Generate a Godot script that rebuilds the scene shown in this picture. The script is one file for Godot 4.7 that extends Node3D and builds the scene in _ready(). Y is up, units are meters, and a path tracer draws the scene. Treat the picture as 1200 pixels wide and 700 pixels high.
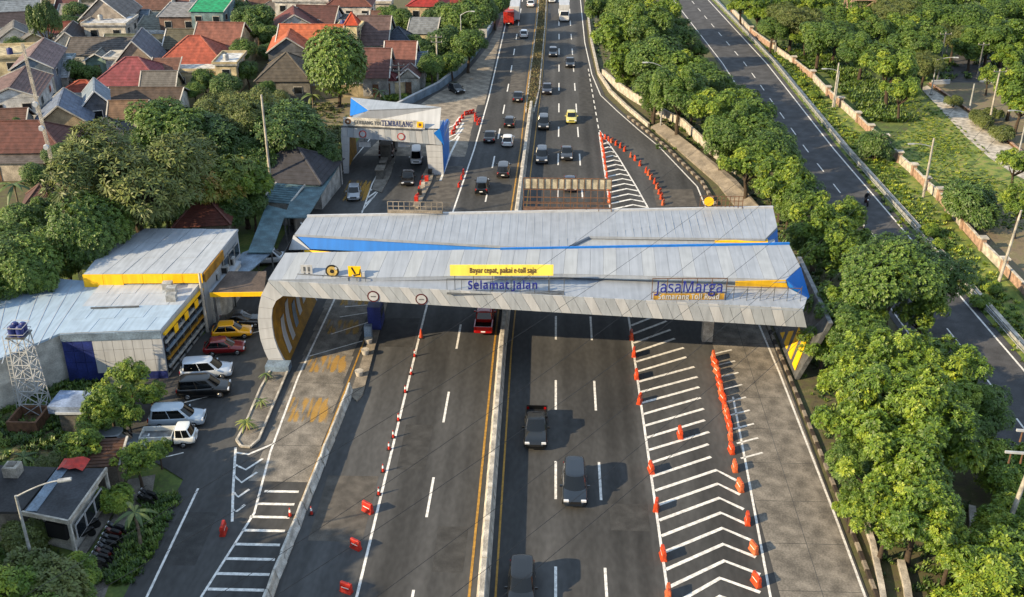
extends Node3D
# Toll gate over a highway seen from a drone. World: the highway runs along -Z, X is to the right, metres.
const FOC := 1250.0
const CAM_H := 50.8
var cam_rt := Vector3.RIGHT
var cam_up := Vector3.UP
var cam_fw := Vector3.FORWARD
var used := {}
var mats := {}
var texs := {}
var rng := RandomNumberGenerator.new()

# survey helper: the point of the place, at height h above the ground, that the photograph shows at (u, v)
func gp(u: float, v: float, h := 0.0) -> Vector3:
	var d := cam_rt * ((u - 600.0) / FOC) + cam_up * ((350.0 - v) / FOC) + cam_fw
	return Vector3(0, CAM_H, 0) + d * ((h - CAM_H) / d.y)

class MB:
	var v := PackedVector3Array()
	var n := PackedVector3Array()
	var c := PackedColorArray()
	var t := PackedVector2Array()
	var ix := PackedInt32Array()
	var col := Color(1, 1, 1)
	func tri(a: Vector3, b: Vector3, d: Vector3) -> void:
		var nn := (b - a).cross(d - a).normalized()
		var k := v.size()
		for p in [a, b, d]:
			v.append(p); n.append(nn); c.append(col); t.append(Vector2(p.x, p.z))
		ix.append_array(PackedInt32Array([k, k + 2, k + 1]))
	func quad(a: Vector3, b: Vector3, d: Vector3, e: Vector3) -> void:
		var nn := (d - a).cross(e - b).normalized()
		var k := v.size()
		v.append(a); v.append(b); v.append(d); v.append(e)
		for i in 4:
			n.append(nn); c.append(col)
		t.append(Vector2(a.x, a.z)); t.append(Vector2(b.x, b.z)); t.append(Vector2(d.x, d.z)); t.append(Vector2(e.x, e.z))
		ix.append_array(PackedInt32Array([k, k + 2, k + 1, k, k + 3, k + 2]))
	func box(o: Vector3, s: Vector3, b := Basis.IDENTITY) -> void:
		var x := b.x * s.x * 0.5
		var y := b.y * s.y * 0.5
		var z := b.z * s.z * 0.5
		quad(o - x - y + z, o + x - y + z, o + x + y + z, o - x + y + z)
		quad(o + x - y - z, o - x - y - z, o - x + y - z, o + x + y - z)
		quad(o + x - y + z, o + x - y - z, o + x + y - z, o + x + y + z)
		quad(o - x - y - z, o - x - y + z, o - x + y + z, o - x + y - z)
		quad(o - x + y + z, o + x + y + z, o + x + y - z, o - x + y - z)
		quad(o - x - y - z, o + x - y - z, o + x - y + z, o - x - y + z)
	# box with chamfered top
	func cbox(o: Vector3, s: Vector3, ch := 0.05, b := Basis.IDENTITY) -> void:
		var r0 := PackedVector3Array(); var r1 := PackedVector3Array(); var r2 := PackedVector3Array()
		for q in [[-1, 1], [1, 1], [1, -1], [-1, -1]]:
			r0.append(o + b * Vector3(q[0] * s.x / 2, -s.y / 2, q[1] * s.z / 2))
			r1.append(o + b * Vector3(q[0] * s.x / 2, s.y / 2 - ch, q[1] * s.z / 2))
			r2.append(o + b * Vector3(q[0] * (s.x / 2 - ch), s.y / 2, q[1] * (s.z / 2 - ch)))
		for i in 4:
			var j := (i + 1) % 4
			quad(r0[i], r0[j], r1[j], r1[i])
			quad(r1[i], r1[j], r2[j], r2[i])
		quad(r2[0], r2[1], r2[2], r2[3])
		quad(r0[3], r0[2], r0[1], r0[0])
	# bar from a to b
	func bar(a: Vector3, b: Vector3, w: float, h: float) -> void:
		var d := b - a
		var l := d.length()
		if l < 0.001: return
		var z := d / l
		var up := Vector3.UP if absf(z.y) < 0.95 else Vector3.RIGHT
		var x := up.cross(z).normalized()
		var y := z.cross(x)
		box((a + b) * 0.5, Vector3(w, h, l), Basis(x, y, z))
	# polygon slab: pts are the top outline (any plane-ish), counter-clockwise seen from above, thickness down
	func slab(pts: Array, th: float) -> void:
		var pl := PackedVector2Array()
		for p in pts: pl.append(Vector2(p.x, p.z))
		var tr := Geometry2D.triangulate_polygon(pl)
		var dn := Vector3(0, -th, 0)
		for i in range(0, tr.size(), 3):
			var a: Vector3 = pts[tr[i]]; var b: Vector3 = pts[tr[i + 1]]; var d: Vector3 = pts[tr[i + 2]]
			if (b - a).cross(d - a).y < 0:
				var q := b; b = d; d = q
			tri(a, b, d)
			if th > 0.0: tri(a + dn, d + dn, b + dn)
		if th <= 0.0: return
		var area := 0.0
		for i in pl.size():
			area += pl[i].cross(pl[(i + 1) % pl.size()])
		for i in pts.size():
			var a: Vector3 = pts[i]; var b: Vector3 = pts[(i + 1) % pts.size()]
			if area > 0: quad(b + dn, a + dn, a, b)
			else: quad(a + dn, b + dn, b, a)
	# solid from vertical wall polygon p (list of points in order), thick along t
	func plate(p: Array, th: Vector3) -> void:
		var m := p.size()
		var nn := Vector3.ZERO
		for i in range(1, m - 1): nn += (p[i] - p[0]).cross(p[i + 1] - p[0])
		var flip := nn.dot(th) > 0
		for i in range(1, m - 1):
			if flip:
				tri(p[0], p[i + 1], p[i]); tri(p[0] + th, p[i] + th, p[i + 1] + th)
			else:
				tri(p[0], p[i], p[i + 1]); tri(p[0] + th, p[i + 1] + th, p[i] + th)
		for i in m:
			var a: Vector3 = p[i]; var b: Vector3 = p[(i + 1) % m]
			if flip: quad(a, b, b + th, a + th)
			else: quad(b, a, a + th, b + th)
	func loft(rings: Array, closed := true, caps := true) -> void:
		var k := v.size()
		var m: int = rings[0].size()
		var nr := rings.size()
		for r in rings:
			for p in r:
				v.append(p); n.append(Vector3.ZERO); c.append(col); t.append(Vector2(p.x, p.z))
		var mm := m if closed else m - 1
		for i in nr - 1:
			for j in mm:
				var j2 := (j + 1) % m
				var a := k + i * m + j; var b := k + i * m + j2
				var d := k + (i + 1) * m + j2; var e := k + (i + 1) * m + j
				var nn := (v[d] - v[a]).cross(v[e] - v[b])
				for q in [a, b, d, e]: n[q] += nn
				ix.append_array(PackedInt32Array([a, d, b, a, e, d]))
		for i in nr * m: n[k + i] = n[k + i].normalized()
		if caps:
			for i in range(1, m - 1):
				tri(rings[0][0], rings[0][i + 1], rings[0][i])
				tri(rings[nr - 1][0], rings[nr - 1][i], rings[nr - 1][i + 1])
	func tube(pts: Array, rad: Array, k := 6) -> void:
		var rings := []
		var x := Vector3.ZERO
		for i in pts.size():
			var d: Vector3 = (pts[mini(i + 1, pts.size() - 1)] - pts[maxi(i - 1, 0)]).normalized()
			if x == Vector3.ZERO:
				x = (Vector3.RIGHT if absf(d.x) < 0.8 else Vector3.UP)
			x = (x - d * x.dot(d)).normalized()
			var y := d.cross(x)
			var r := PackedVector3Array()
			for j in k:
				var a := TAU * j / k
				r.append(pts[i] + (x * cos(a) + y * sin(a)) * rad[mini(i, rad.size() - 1)])
			rings.append(r)
		loft(rings)
	func mesh() -> ArrayMesh:
		var arr := []
		arr.resize(Mesh.ARRAY_MAX)
		arr[Mesh.ARRAY_VERTEX] = v; arr[Mesh.ARRAY_NORMAL] = n; arr[Mesh.ARRAY_COLOR] = c
		arr[Mesh.ARRAY_TEX_UV] = t; arr[Mesh.ARRAY_INDEX] = ix
		var m := ArrayMesh.new()
		m.add_surface_from_arrays(Mesh.PRIMITIVE_TRIANGLES, arr)
		return m

func numbered(called: String) -> String:
	used[called] = used.get(called, 0) + 1
	return called if used[called] == 1 else "%s_%03d" % [called, used[called] - 1]
func put(called: String, mesh: Mesh, m: Material, parent: Node = null) -> MeshInstance3D:
	var o := MeshInstance3D.new()
	o.mesh = mesh
	o.material_override = m
	if parent == null or parent == self:
		o.name = numbered(called); add_child(o)
	else:
		o.name = called; parent.add_child(o, true)
	return o
func obj(called: String, mb: MB, m: Material, parent: Node = null) -> MeshInstance3D:
	return put(called, mb.mesh(), m, parent)
func tag(o: Node, label: String, category: String, group := "", kind := "") -> Node:
	o.set_meta("label", label); o.set_meta("category", category)
	if group != "": o.set_meta("group", group)
	if kind != "": o.set_meta("kind", kind)
	return o
func thing(called: String, label: String, category: String, at := Vector3.ZERO, turn := 0.0, group := "") -> Node3D:
	var o := Node3D.new()
	o.name = numbered(called); add_child(o)
	o.position = at; o.rotation.y = turn
	tag(o, label, category, group)
	return o
func copy(o: Node, called: String, label := "") -> Node3D:
	var c: Node3D = o.duplicate()
	c.name = numbered(called); add_child(c)
	if label != "": c.set_meta("label", label)
	return c
func struct(called: String, mb: MB, m: Material) -> MeshInstance3D:
	var o := obj(called, mb, m)
	o.set_meta("kind", "structure")
	return o
func boxpart(called: String, o: Vector3, s: Vector3, m: Material, parent: Node, b := Basis.IDENTITY) -> MeshInstance3D:
	var mb := MB.new(); mb.box(o, s, b)
	return obj(called, mb, m, parent)
func barpart(called: String, a: Vector3, b: Vector3, w: float, h: float, m: Material, parent: Node) -> MeshInstance3D:
	var mb := MB.new(); mb.bar(a, b, w, h)
	return obj(called, mb, m, parent)
func tubepart(called: String, pts: Array, rad: Array, m: Material, parent: Node, k := 6) -> MeshInstance3D:
	var mb := MB.new(); mb.tube(pts, rad, k)
	return obj(called, mb, m, parent)

# ---------- materials ----------
func lin(r: float, g: float, b: float) -> Color:
	return Color(r, g, b).linear_to_srgb()
func mat(key: String, col: Color, rough := 0.8, metal := 0.0) -> StandardMaterial3D:
	if mats.has(key): return mats[key]
	var m := StandardMaterial3D.new()
	m.albedo_color = col; m.roughness = rough; m.metallic = metal
	mats[key] = m
	return m
# grey-scale grain, lo..1, several octaves from coarse patches to fine grit
func grain(key: String, size: int, coarse: float, fine: float, lo: float, sd: int) -> ImageTexture:
	if texs.has(key): return texs[key]
	var a := FastNoiseLite.new(); a.seed = sd; a.frequency = coarse; a.fractal_octaves = 4
	var b := FastNoiseLite.new(); b.seed = sd + 7; b.frequency = fine; b.fractal_octaves = 2
	var da := a.get_seamless_image(size, size).get_data()
	var db := b.get_seamless_image(size, size).get_data()
	var out := PackedByteArray(); out.resize(size * size)
	for i in size * size:
		var x := (da[i] * 0.62 + db[i] * 0.38) / 255.0
		x = clampf((x - 0.2) / 0.6, 0, 1)
		out[i] = int(255.0 * (lo + (1.0 - lo) * x))
	var t := ImageTexture.create_from_image(Image.create_from_data(size, size, false, Image.FORMAT_L8, out))
	texs[key] = t
	return t
# colour ramp over noise: cols at 0..1
func ramp_tex(key: String, size: int, coarse: float, fine: float, cols: Array, sd: int) -> ImageTexture:
	if texs.has(key): return texs[key]
	var a := FastNoiseLite.new(); a.seed = sd; a.frequency = coarse; a.fractal_octaves = 4
	var b := FastNoiseLite.new(); b.seed = sd + 7; b.frequency = fine; b.fractal_octaves = 2
	var da := a.get_seamless_image(size, size).get_data()
	var db := b.get_seamless_image(size, size).get_data()
	var out := PackedByteArray(); out.resize(size * size * 3)
	var gr := Gradient.new()
	gr.offsets = PackedFloat32Array([0.0]); gr.colors = PackedColorArray([cols[0]])
	var offs := PackedFloat32Array(); var cc := PackedColorArray()
	for i in cols.size():
		offs.append(float(i) / (cols.size() - 1)); cc.append(cols[i])
	gr.offsets = offs; gr.colors = cc
	var lut := []
	for i in 256: lut.append(gr.sample(i / 255.0))
	for i in size * size:
		var x := (da[i] * 0.66 + db[i] * 0.34) / 255.0
		var q: Color = lut[int(clampf((x - 0.2) / 0.6, 0, 1) * 255)]
		out[i * 3] = q.r8; out[i * 3 + 1] = q.g8; out[i * 3 + 2] = q.b8
	var t := ImageTexture.create_from_image(Image.create_from_data(size, size, false, Image.FORMAT_RGB8, out))
	texs[key] = t
	return t
# surface with a world-space texture that repeats every `every` metres
func tmat(key: String, col: Color, tex: Texture2D, every: float, rough := 0.85, metal := 0.0) -> StandardMaterial3D:
	if mats.has(key): return mats[key]
	var m := mat(key, col, rough, metal)
	m.albedo_texture = tex
	m.uv1_triplanar = true; m.uv1_world_triplanar = true
	m.uv1_scale = Vector3.ONE / every
	return m
func pmat(key: String, col: Color, rough := 0.5, every := 11.0, metal := 0.0) -> StandardMaterial3D:
	if not texs.has("panel_streaks"):
		# rain streaks and soft dirt on sheet metal: noise drawn out along the fall of the sheet
		var a := FastNoiseLite.new(); a.seed = 61; a.frequency = 0.035; a.fractal_octaves = 4
		var b := FastNoiseLite.new(); b.seed = 67; b.frequency = 0.008; b.fractal_octaves = 3
		var ia := a.get_seamless_image(512, 32); ia.resize(512, 512, Image.INTERPOLATE_CUBIC)
		var da := ia.get_data(); var db := b.get_seamless_image(512, 512).get_data()
		var o := PackedByteArray(); o.resize(512 * 512)
		for i in 512 * 512:
			var x := clampf((da[i] * 0.6 + db[i] * 0.4) / 255.0 * 1.7 - 0.3, 0, 1)
			o[i] = int(255.0 * (0.89 + 0.11 * x))
		texs["panel_streaks"] = ImageTexture.create_from_image(Image.create_from_data(512, 512, false, Image.FORMAT_L8, o))
	return tmat(key, col, texs["panel_streaks"], every, rough, metal)
func gmat(key: String, col: Color, rough := 0.85, every := 9.0, metal := 0.0) -> StandardMaterial3D:
	return tmat(key, col, grain("grain_common", 512, 0.006, 0.06, 0.62, 11), every, rough, metal)
func _ready() -> void:
	rng.seed = 20240
	# ---- camera ----
	var cam := Camera3D.new()
	cam.name = "camera"
	cam.position = Vector3(0, CAM_H, 0)
	cam.rotation_order = EULER_ORDER_YXZ
	cam.rotation = Vector3(-atan(629.0 / FOC), atan(52.0 / (FOC / cos(atan(629.0 / FOC)))), 0)
	cam.fov = rad_to_deg(2.0 * atan(350.0 / FOC))
	cam.near = 0.5; cam.far = 2000.0
	add_child(cam)
	cam.current = true
	cam_rt = cam.basis.x; cam_up = cam.basis.y; cam_fw = -cam.basis.z
	# ---- sky and exposure ----
	var env := Environment.new()
	env.background_mode = Environment.BG_SKY
	var sky := Sky.new()
	var sm := ProceduralSkyMaterial.new()
	sm.sky_top_color = Color(0.52, 0.59, 0.67)
	sm.sky_horizon_color = Color(0.78, 0.80, 0.83)
	sm.sky_curve = 0.12
	sm.ground_bottom_color = Color(0.25, 0.25, 0.22)
	sm.ground_horizon_color = Color(0.62, 0.68, 0.72)
	sm.sun_angle_max = 0.0
	sky.sky_material = sm
	env.sky = sky
	env.background_energy_multiplier = 1.3
	env.tonemap_mode = Environment.TONE_MAPPER_LINEAR
	env.tonemap_exposure = 1.98
	env.sdfgi_enabled = true; env.ssao_enabled = true; env.ssil_enabled = true
	var we := WorldEnvironment.new()
	we.name = "environment"; we.environment = env
	add_child(we)
	# ---- late sun from behind the camera on the left ----
	var sun := DirectionalLight3D.new()
	sun.name = "sun"
	add_child(sun)
	sun.look_at_from_position(Vector3.ZERO, Vector3(1.9, -1.0, -1.0))
	sun.light_energy = 1.5
	sun.light_color = Color(1.0, 0.90, 0.73)
	sun.light_angular_distance = 0.5
	sun.shadow_enabled = true
	# ---- the place ----
	build_materials()
	build_ground()
	build_roads()
	build_barriers()
	build_gantry()
	build_tembalang()
	build_office()
	build_houses()
	build_right_side()
	build_trees()
	build_vehicles()
	build_small()
func build_materials() -> void:
	var paint_t := grain("paint_wear", 512, 0.02, 0.09, 0.74, 31)
	tmat("white_paint", Color(0.93, 0.92, 0.90), paint_t, 5.0, 0.7)
	tmat("yellow_paint", Color(0.70, 0.53, 0.20), paint_t, 5.0, 0.7)
	gmat("concrete", Color(0.53, 0.505, 0.47), 0.9, 6.0)
	gmat("concrete_warm", Color(0.60, 0.56, 0.505), 0.9, 6.0)
	gmat("concrete_pale", Color(0.80, 0.77, 0.72), 0.85, 4.0)
	gmat("concrete_dark", Color(0.40, 0.39, 0.37), 0.9, 5.0)
	gmat("white_wall", Color(0.84, 0.83, 0.80), 0.8, 5.0)
	gmat("cream_wall", Color(0.80, 0.73, 0.58), 0.8, 5.0)
	gmat("pink_wall", Color(0.72, 0.60, 0.52), 0.85, 3.0)
	pmat("panel_grey", Color(0.61, 0.635, 0.665), 0.45, 7.0)
	pmat("panel_white", Color(0.69, 0.70, 0.715), 0.45, 11.0)
	pmat("panel_blue", Color(0.04, 0.42, 0.76), 0.45, 11.0)
	gmat("panel_navy", Color(0.16, 0.22, 0.50), 0.5, 7.0)
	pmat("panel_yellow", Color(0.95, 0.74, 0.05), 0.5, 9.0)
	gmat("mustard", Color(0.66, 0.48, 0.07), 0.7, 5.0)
	pmat("roof_white", Color(0.67, 0.70, 0.74), 0.5, 7.0)
	gmat("roof_blue_grey", Color(0.50, 0.58, 0.66), 0.5, 7.0)
	gmat("roof_teal", Color(0.36, 0.48, 0.52), 0.6, 6.0)
	gmat("steel", Color(0.50, 0.51, 0.52), 0.45, 3.0, 0.5)
	gmat("steel_pale", Color(0.74, 0.75, 0.75), 0.5, 3.0, 0.2)
	gmat("rust", Color(0.46, 0.33, 0.24), 0.85, 2.0)
	gmat("orange_faded", Color(0.85, 0.42, 0.24), 0.65, 1.3)
	gmat("orange_plastic", Color(0.88, 0.31, 0.13), 0.5, 2.0)
	gmat("red_plastic", Color(0.80, 0.18, 0.11), 0.5, 2.0)
	gmat("black_paint", Color(0.07, 0.07, 0.07), 0.7, 2.0)
	gmat("bark", Color(0.30, 0.25, 0.20), 0.95, 1.5)
	gmat("bark_pale", Color(0.50, 0.45, 0.38), 0.95, 1.5)
	gmat("soil", Color(0.40, 0.31, 0.22), 0.95, 7.0)
	mat("rubber", Color(0.045, 0.045, 0.045), 0.9)
	mat("glass_dark", Color(0.05, 0.06, 0.07), 0.08, 0.0)
	mat("window_glass", Color(0.10, 0.12, 0.14), 0.12, 0.0)
	mat("chrome", Color(0.75, 0.75, 0.76), 0.25, 0.9)
	mat("lamp_clear", Color(0.85, 0.86, 0.88), 0.15, 0.3)
	mat("lamp_red", Color(0.55, 0.03, 0.03), 0.25)
	mat("plate_white", Color(0.85, 0.85, 0.85), 0.5)
	mat("dark_trim", Color(0.06, 0.06, 0.065), 0.6)
	mat("wire", Color(0.10, 0.10, 0.11), 0.6)
	mat("dark_opening", Color(0.04, 0.04, 0.045), 0.9)
	var g1 := ramp_tex("grass", 512, 0.008, 0.08, [lin(0.075, 0.07, 0.03), lin(0.055, 0.085, 0.02), lin(0.085, 0.125, 0.024), lin(0.13, 0.15, 0.035)], 5)
	tmat("grass", Color(1, 1, 1), g1, 17.0, 0.95)
	var g1b := ramp_tex("lawn", 512, 0.014, 0.13, [lin(0.035, 0.06, 0.014), lin(0.075, 0.12, 0.02), lin(0.13, 0.18, 0.028), lin(0.22, 0.22, 0.055), lin(0.16, 0.13, 0.06)], 9)
	tmat("lawn", Color(1, 1, 1), g1b, 14.0, 0.95)
	var g2 := ramp_tex("earth", 512, 0.01, 0.09, [lin(0.10, 0.085, 0.055), lin(0.17, 0.13, 0.085), lin(0.13, 0.12, 0.06), lin(0.24, 0.19, 0.12)], 15)
	tmat("earth", Color(1, 1, 1), g2, 13.0, 0.95)
	var g3 := ramp_tex("litter", 512, 0.012, 0.11, [lin(0.05, 0.045, 0.025), lin(0.09, 0.075, 0.04), lin(0.07, 0.08, 0.025), lin(0.15, 0.12, 0.07)], 19)
	tmat("litter", Color(1, 1, 1), g3, 9.0, 0.95)
	tmat("asphalt_plain", Color(0.29, 0.28, 0.275), grain("asphalt_grain", 512, 0.01, 0.12, 0.68, 23), 12.0, 0.9)
	tmat("asphalt_dark", Color(0.30, 0.30, 0.31), grain("asphalt_grain", 512, 0.01, 0.12, 0.68, 23), 12.0, 0.9)

func sheet(called: String, pts: Array, y: float, m: Material, parent: Node = null) -> MeshInstance3D:
	var mb := MB.new()
	var q := []
	for p in pts: q.append(Vector3(p.x, y, p.y) if p is Vector2 else Vector3(p.x, y, p.z))
	mb.slab(q, 0.0)
	var o := obj(called, mb, m, parent)
	if parent == null: o.set_meta("kind", "structure")
	return o
func px(list: Array, h := 0.0) -> Array:
	var q := []
	for a in list: q.append(gp(a[0], a[1], h))
	return q

func build_ground() -> void:
	sheet("ground", [Vector2(-420, 60), Vector2(420, 60), Vector2(420, -620), Vector2(-420, -620)], -0.06, mats["grass"])
	sheet("tree_belt_ground", [Vector2(22.0, -30), Vector2(36.5, -30), Vector2(35.5, -100), Vector2(33, -150), Vector2(31, -215), Vector2(28, -290), Vector2(7, -290), Vector2(7, -215), Vector2(9, -178), Vector2(17, -151), Vector2(21, -130)], -0.03, mats["litter"])
	sheet("verge", [Vector2(45, -30), Vector2(51, -30), Vector2(50.2, -118), Vector2(50.5, -150), Vector2(46, -200), Vector2(41, -225), Vector2(37.5, -290), Vector2(35.5, -290), Vector2(40.5, -205), Vector2(41.8, -150)], -0.034, mats["lawn"])
	sheet("lawn", px([[1040, 172], [1100, 120], [1150, 165], [1200, 215], [1200, 240], [1110, 236], [1075, 200]]), -0.02, mats["lawn"])
	sheet("bare_earth", px([[1105, 236], [1170, 235], [1230, 250], [1230, 350], [1195, 338], [1150, 290]]), -0.024, mats["earth"])
	sheet("garden_soil", px([[1085, 97], [1190, 93], [1230, 110], [1230, 205], [1195, 185], [1140, 140]]), -0.026, mats["earth"])
	sheet("side_street", px([[1090, 97], [1125, 60], [1240, 62], [1240, 96], [1180, 96]]), -0.015, mats["asphalt_dark"])
	sheet("footpath", px([[1079, 103], [1087, 100], [1150, 143], [1205, 187], [1205, 212], [1190, 205], [1160, 185], [1132, 160]]), -0.01, mats["concrete_pale"])
	sheet("dirt_plot", px([[318, 118], [470, 108], [480, 122], [445, 150], [395, 150], [355, 160], [330, 135]]), -0.03, mats["earth"])
	sheet("village_ground", [Vector2(-190, -175), Vector2(-60, -120), Vector2(-45, -150), Vector2(-40, -178), Vector2(-27, -182), Vector2(-24, -300), Vector2(-230, -300)], -0.04, mats["litter"])
	sheet("yard", px([[0, 460], [90, 438], [196, 432], [242, 396], [252, 402], [212, 470], [175, 520], [120, 545], [0, 520]]), -0.028, mats["grass"])
	sheet("yard_earth", px([[0, 585], [20, 500], [110, 500], [150, 540], [60, 560]]), -0.022, mats["litter"])
	sheet("motorbike_path", px([[80, 700], [118, 640], [150, 562], [182, 556], [176, 590], [140, 650], [118, 712]]), -0.016, mats["concrete"])
	sheet("grass_bank", px([[118, 712], [140, 650], [176, 590], [188, 556], [205, 560], [226, 568], [168, 705]]), -0.012, mats["grass"])

func road_image() -> ImageTexture:
	var w := 640
	var h := 1024
	var a := FastNoiseLite.new(); a.seed = 3; a.frequency = 0.012; a.fractal_octaves = 4
	var b := FastNoiseLite.new(); b.seed = 4; b.frequency = 0.2; b.fractal_octaves = 2
	var s := FastNoiseLite.new(); s.seed = 6; s.frequency = 0.03; s.fractal_octaves = 3
	var da := a.get_image(w, h).get_data()
	var db := b.get_image(w, h).get_data()
	# streaks: noise stretched along the road
	var si := s.get_image(w, 64)
	si.resize(w, h, Image.INTERPOLATE_CUBIC)
	var ds := si.get_data()
	# oil and tyre bands: x centre, half width, strength
	var bands := [[-10.9, 0.55, 0.16], [-9.7, 0.4, 0.10], [-7.6, 0.5, 0.14], [-6.2, 0.5, 0.12], [-1.8, 0.5, 0.08], [-0.2, 0.5, 0.08], [2.0, 0.5, 0.10], [3.4, 0.5, 0.10], [5.6, 0.6, 0.20], [7.0, 0.5, 0.22], [18.2, 0.5, 0.20], [-21.2, 0.5, 0.12], [-14.8, 0.6, 0.1]]
	var prof := PackedFloat32Array(); prof.resize(w)
	for i in w:
		var x := -36.0 + 60.0 * (i + 0.5) / w
		var d := 0.0
		for q in bands:
			var k: float = (x - q[0]) / q[1]
			d += q[2] * exp(-k * k)
		if x > 7.9 and x < 8.4: d -= 0.06
		if x < -12.9 and x > -18: d -= 0.08
		prof[i] = d
	var out := PackedByteArray(); out.resize(w * h * 3)
	for j in h:
		for i in w:
			var k := j * w + i
			var st := ds[k] / 255.0
			var f := 1.0 + (da[k] / 255.0 - 0.5) * 0.42 + (db[k] / 255.0 - 0.5) * 0.26 + (st - 0.5) * 0.42 - prof[i] * (0.75 + st * 1.2)
			f = clampf(f, 0.45, 1.5)
			out[k * 3] = clampi(int(60.0 * f), 0, 255)
			out[k * 3 + 1] = clampi(int(60.0 * f), 0, 255)
			out[k * 3 + 2] = clampi(int(60.0 * f), 0, 255)
	return ImageTexture.create_from_image(Image.create_from_data(w, h, false, Image.FORMAT_RGB8, out))

func stripe(parent: Node, called: String, a: Vector2, b: Vector2, w: float, m: Material, y := 0.034) -> void:
	var d := (b - a).normalized()
	var s := Vector2(-d.y, d.x) * w * 0.5
	var mb := MB.new()
	mb.slab([Vector3(a.x - s.x, y, a.y - s.y), Vector3(b.x - s.x, y, b.y - s.y), Vector3(b.x + s.x, y, b.y + s.y), Vector3(a.x + s.x, y, a.y + s.y)], 0.0)
	obj(called, mb, m, parent)
func polystripe(parent: Node, called: String, pts: Array, w: float, m: Material, y := 0.034) -> void:
	var mb := MB.new()
	for i in pts.size() - 1:
		var a: Vector2 = pts[i]; var b: Vector2 = pts[i + 1]
		var d0 := (pts[i + 1] - pts[maxi(i - 1, 0)] as Vector2).normalized()
		var d1 := (pts[mini(i + 2, pts.size() - 1)] - pts[i] as Vector2).normalized()
		var s := Vector2(-d0.y, d0.x) * w * 0.5
		var s2 := Vector2(-d1.y, d1.x) * w * 0.5
		mb.slab([Vector3(a.x - s.x, y, a.y - s.y), Vector3(b.x - s2.x, y, b.y - s2.y), Vector3(b.x + s2.x, y, b.y + s2.y), Vector3(a.x + s.x, y, a.y + s.y)], 0.0)
	obj(called, mb, m, parent)
func g2(u: float, v: float) -> Vector2:
	var p := gp(u, v)
	return Vector2(p.x, p.z)
func g2s(l: Array) -> Array:
	var q := []
	for a in l: q.append(g2(a[0], a[1]))
	return q
func lerp_x(tab: Array, z: float) -> float:
	for i in tab.size() - 1:
		if z <= tab[i].y and z >= tab[i + 1].y:
			var t: float = (z - tab[i].y) / (tab[i + 1].y - tab[i].y)
			return lerpf(tab[i].x, tab[i + 1].x, t)
	return tab[-1].x if z < tab[-1].y else tab[0].x

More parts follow.
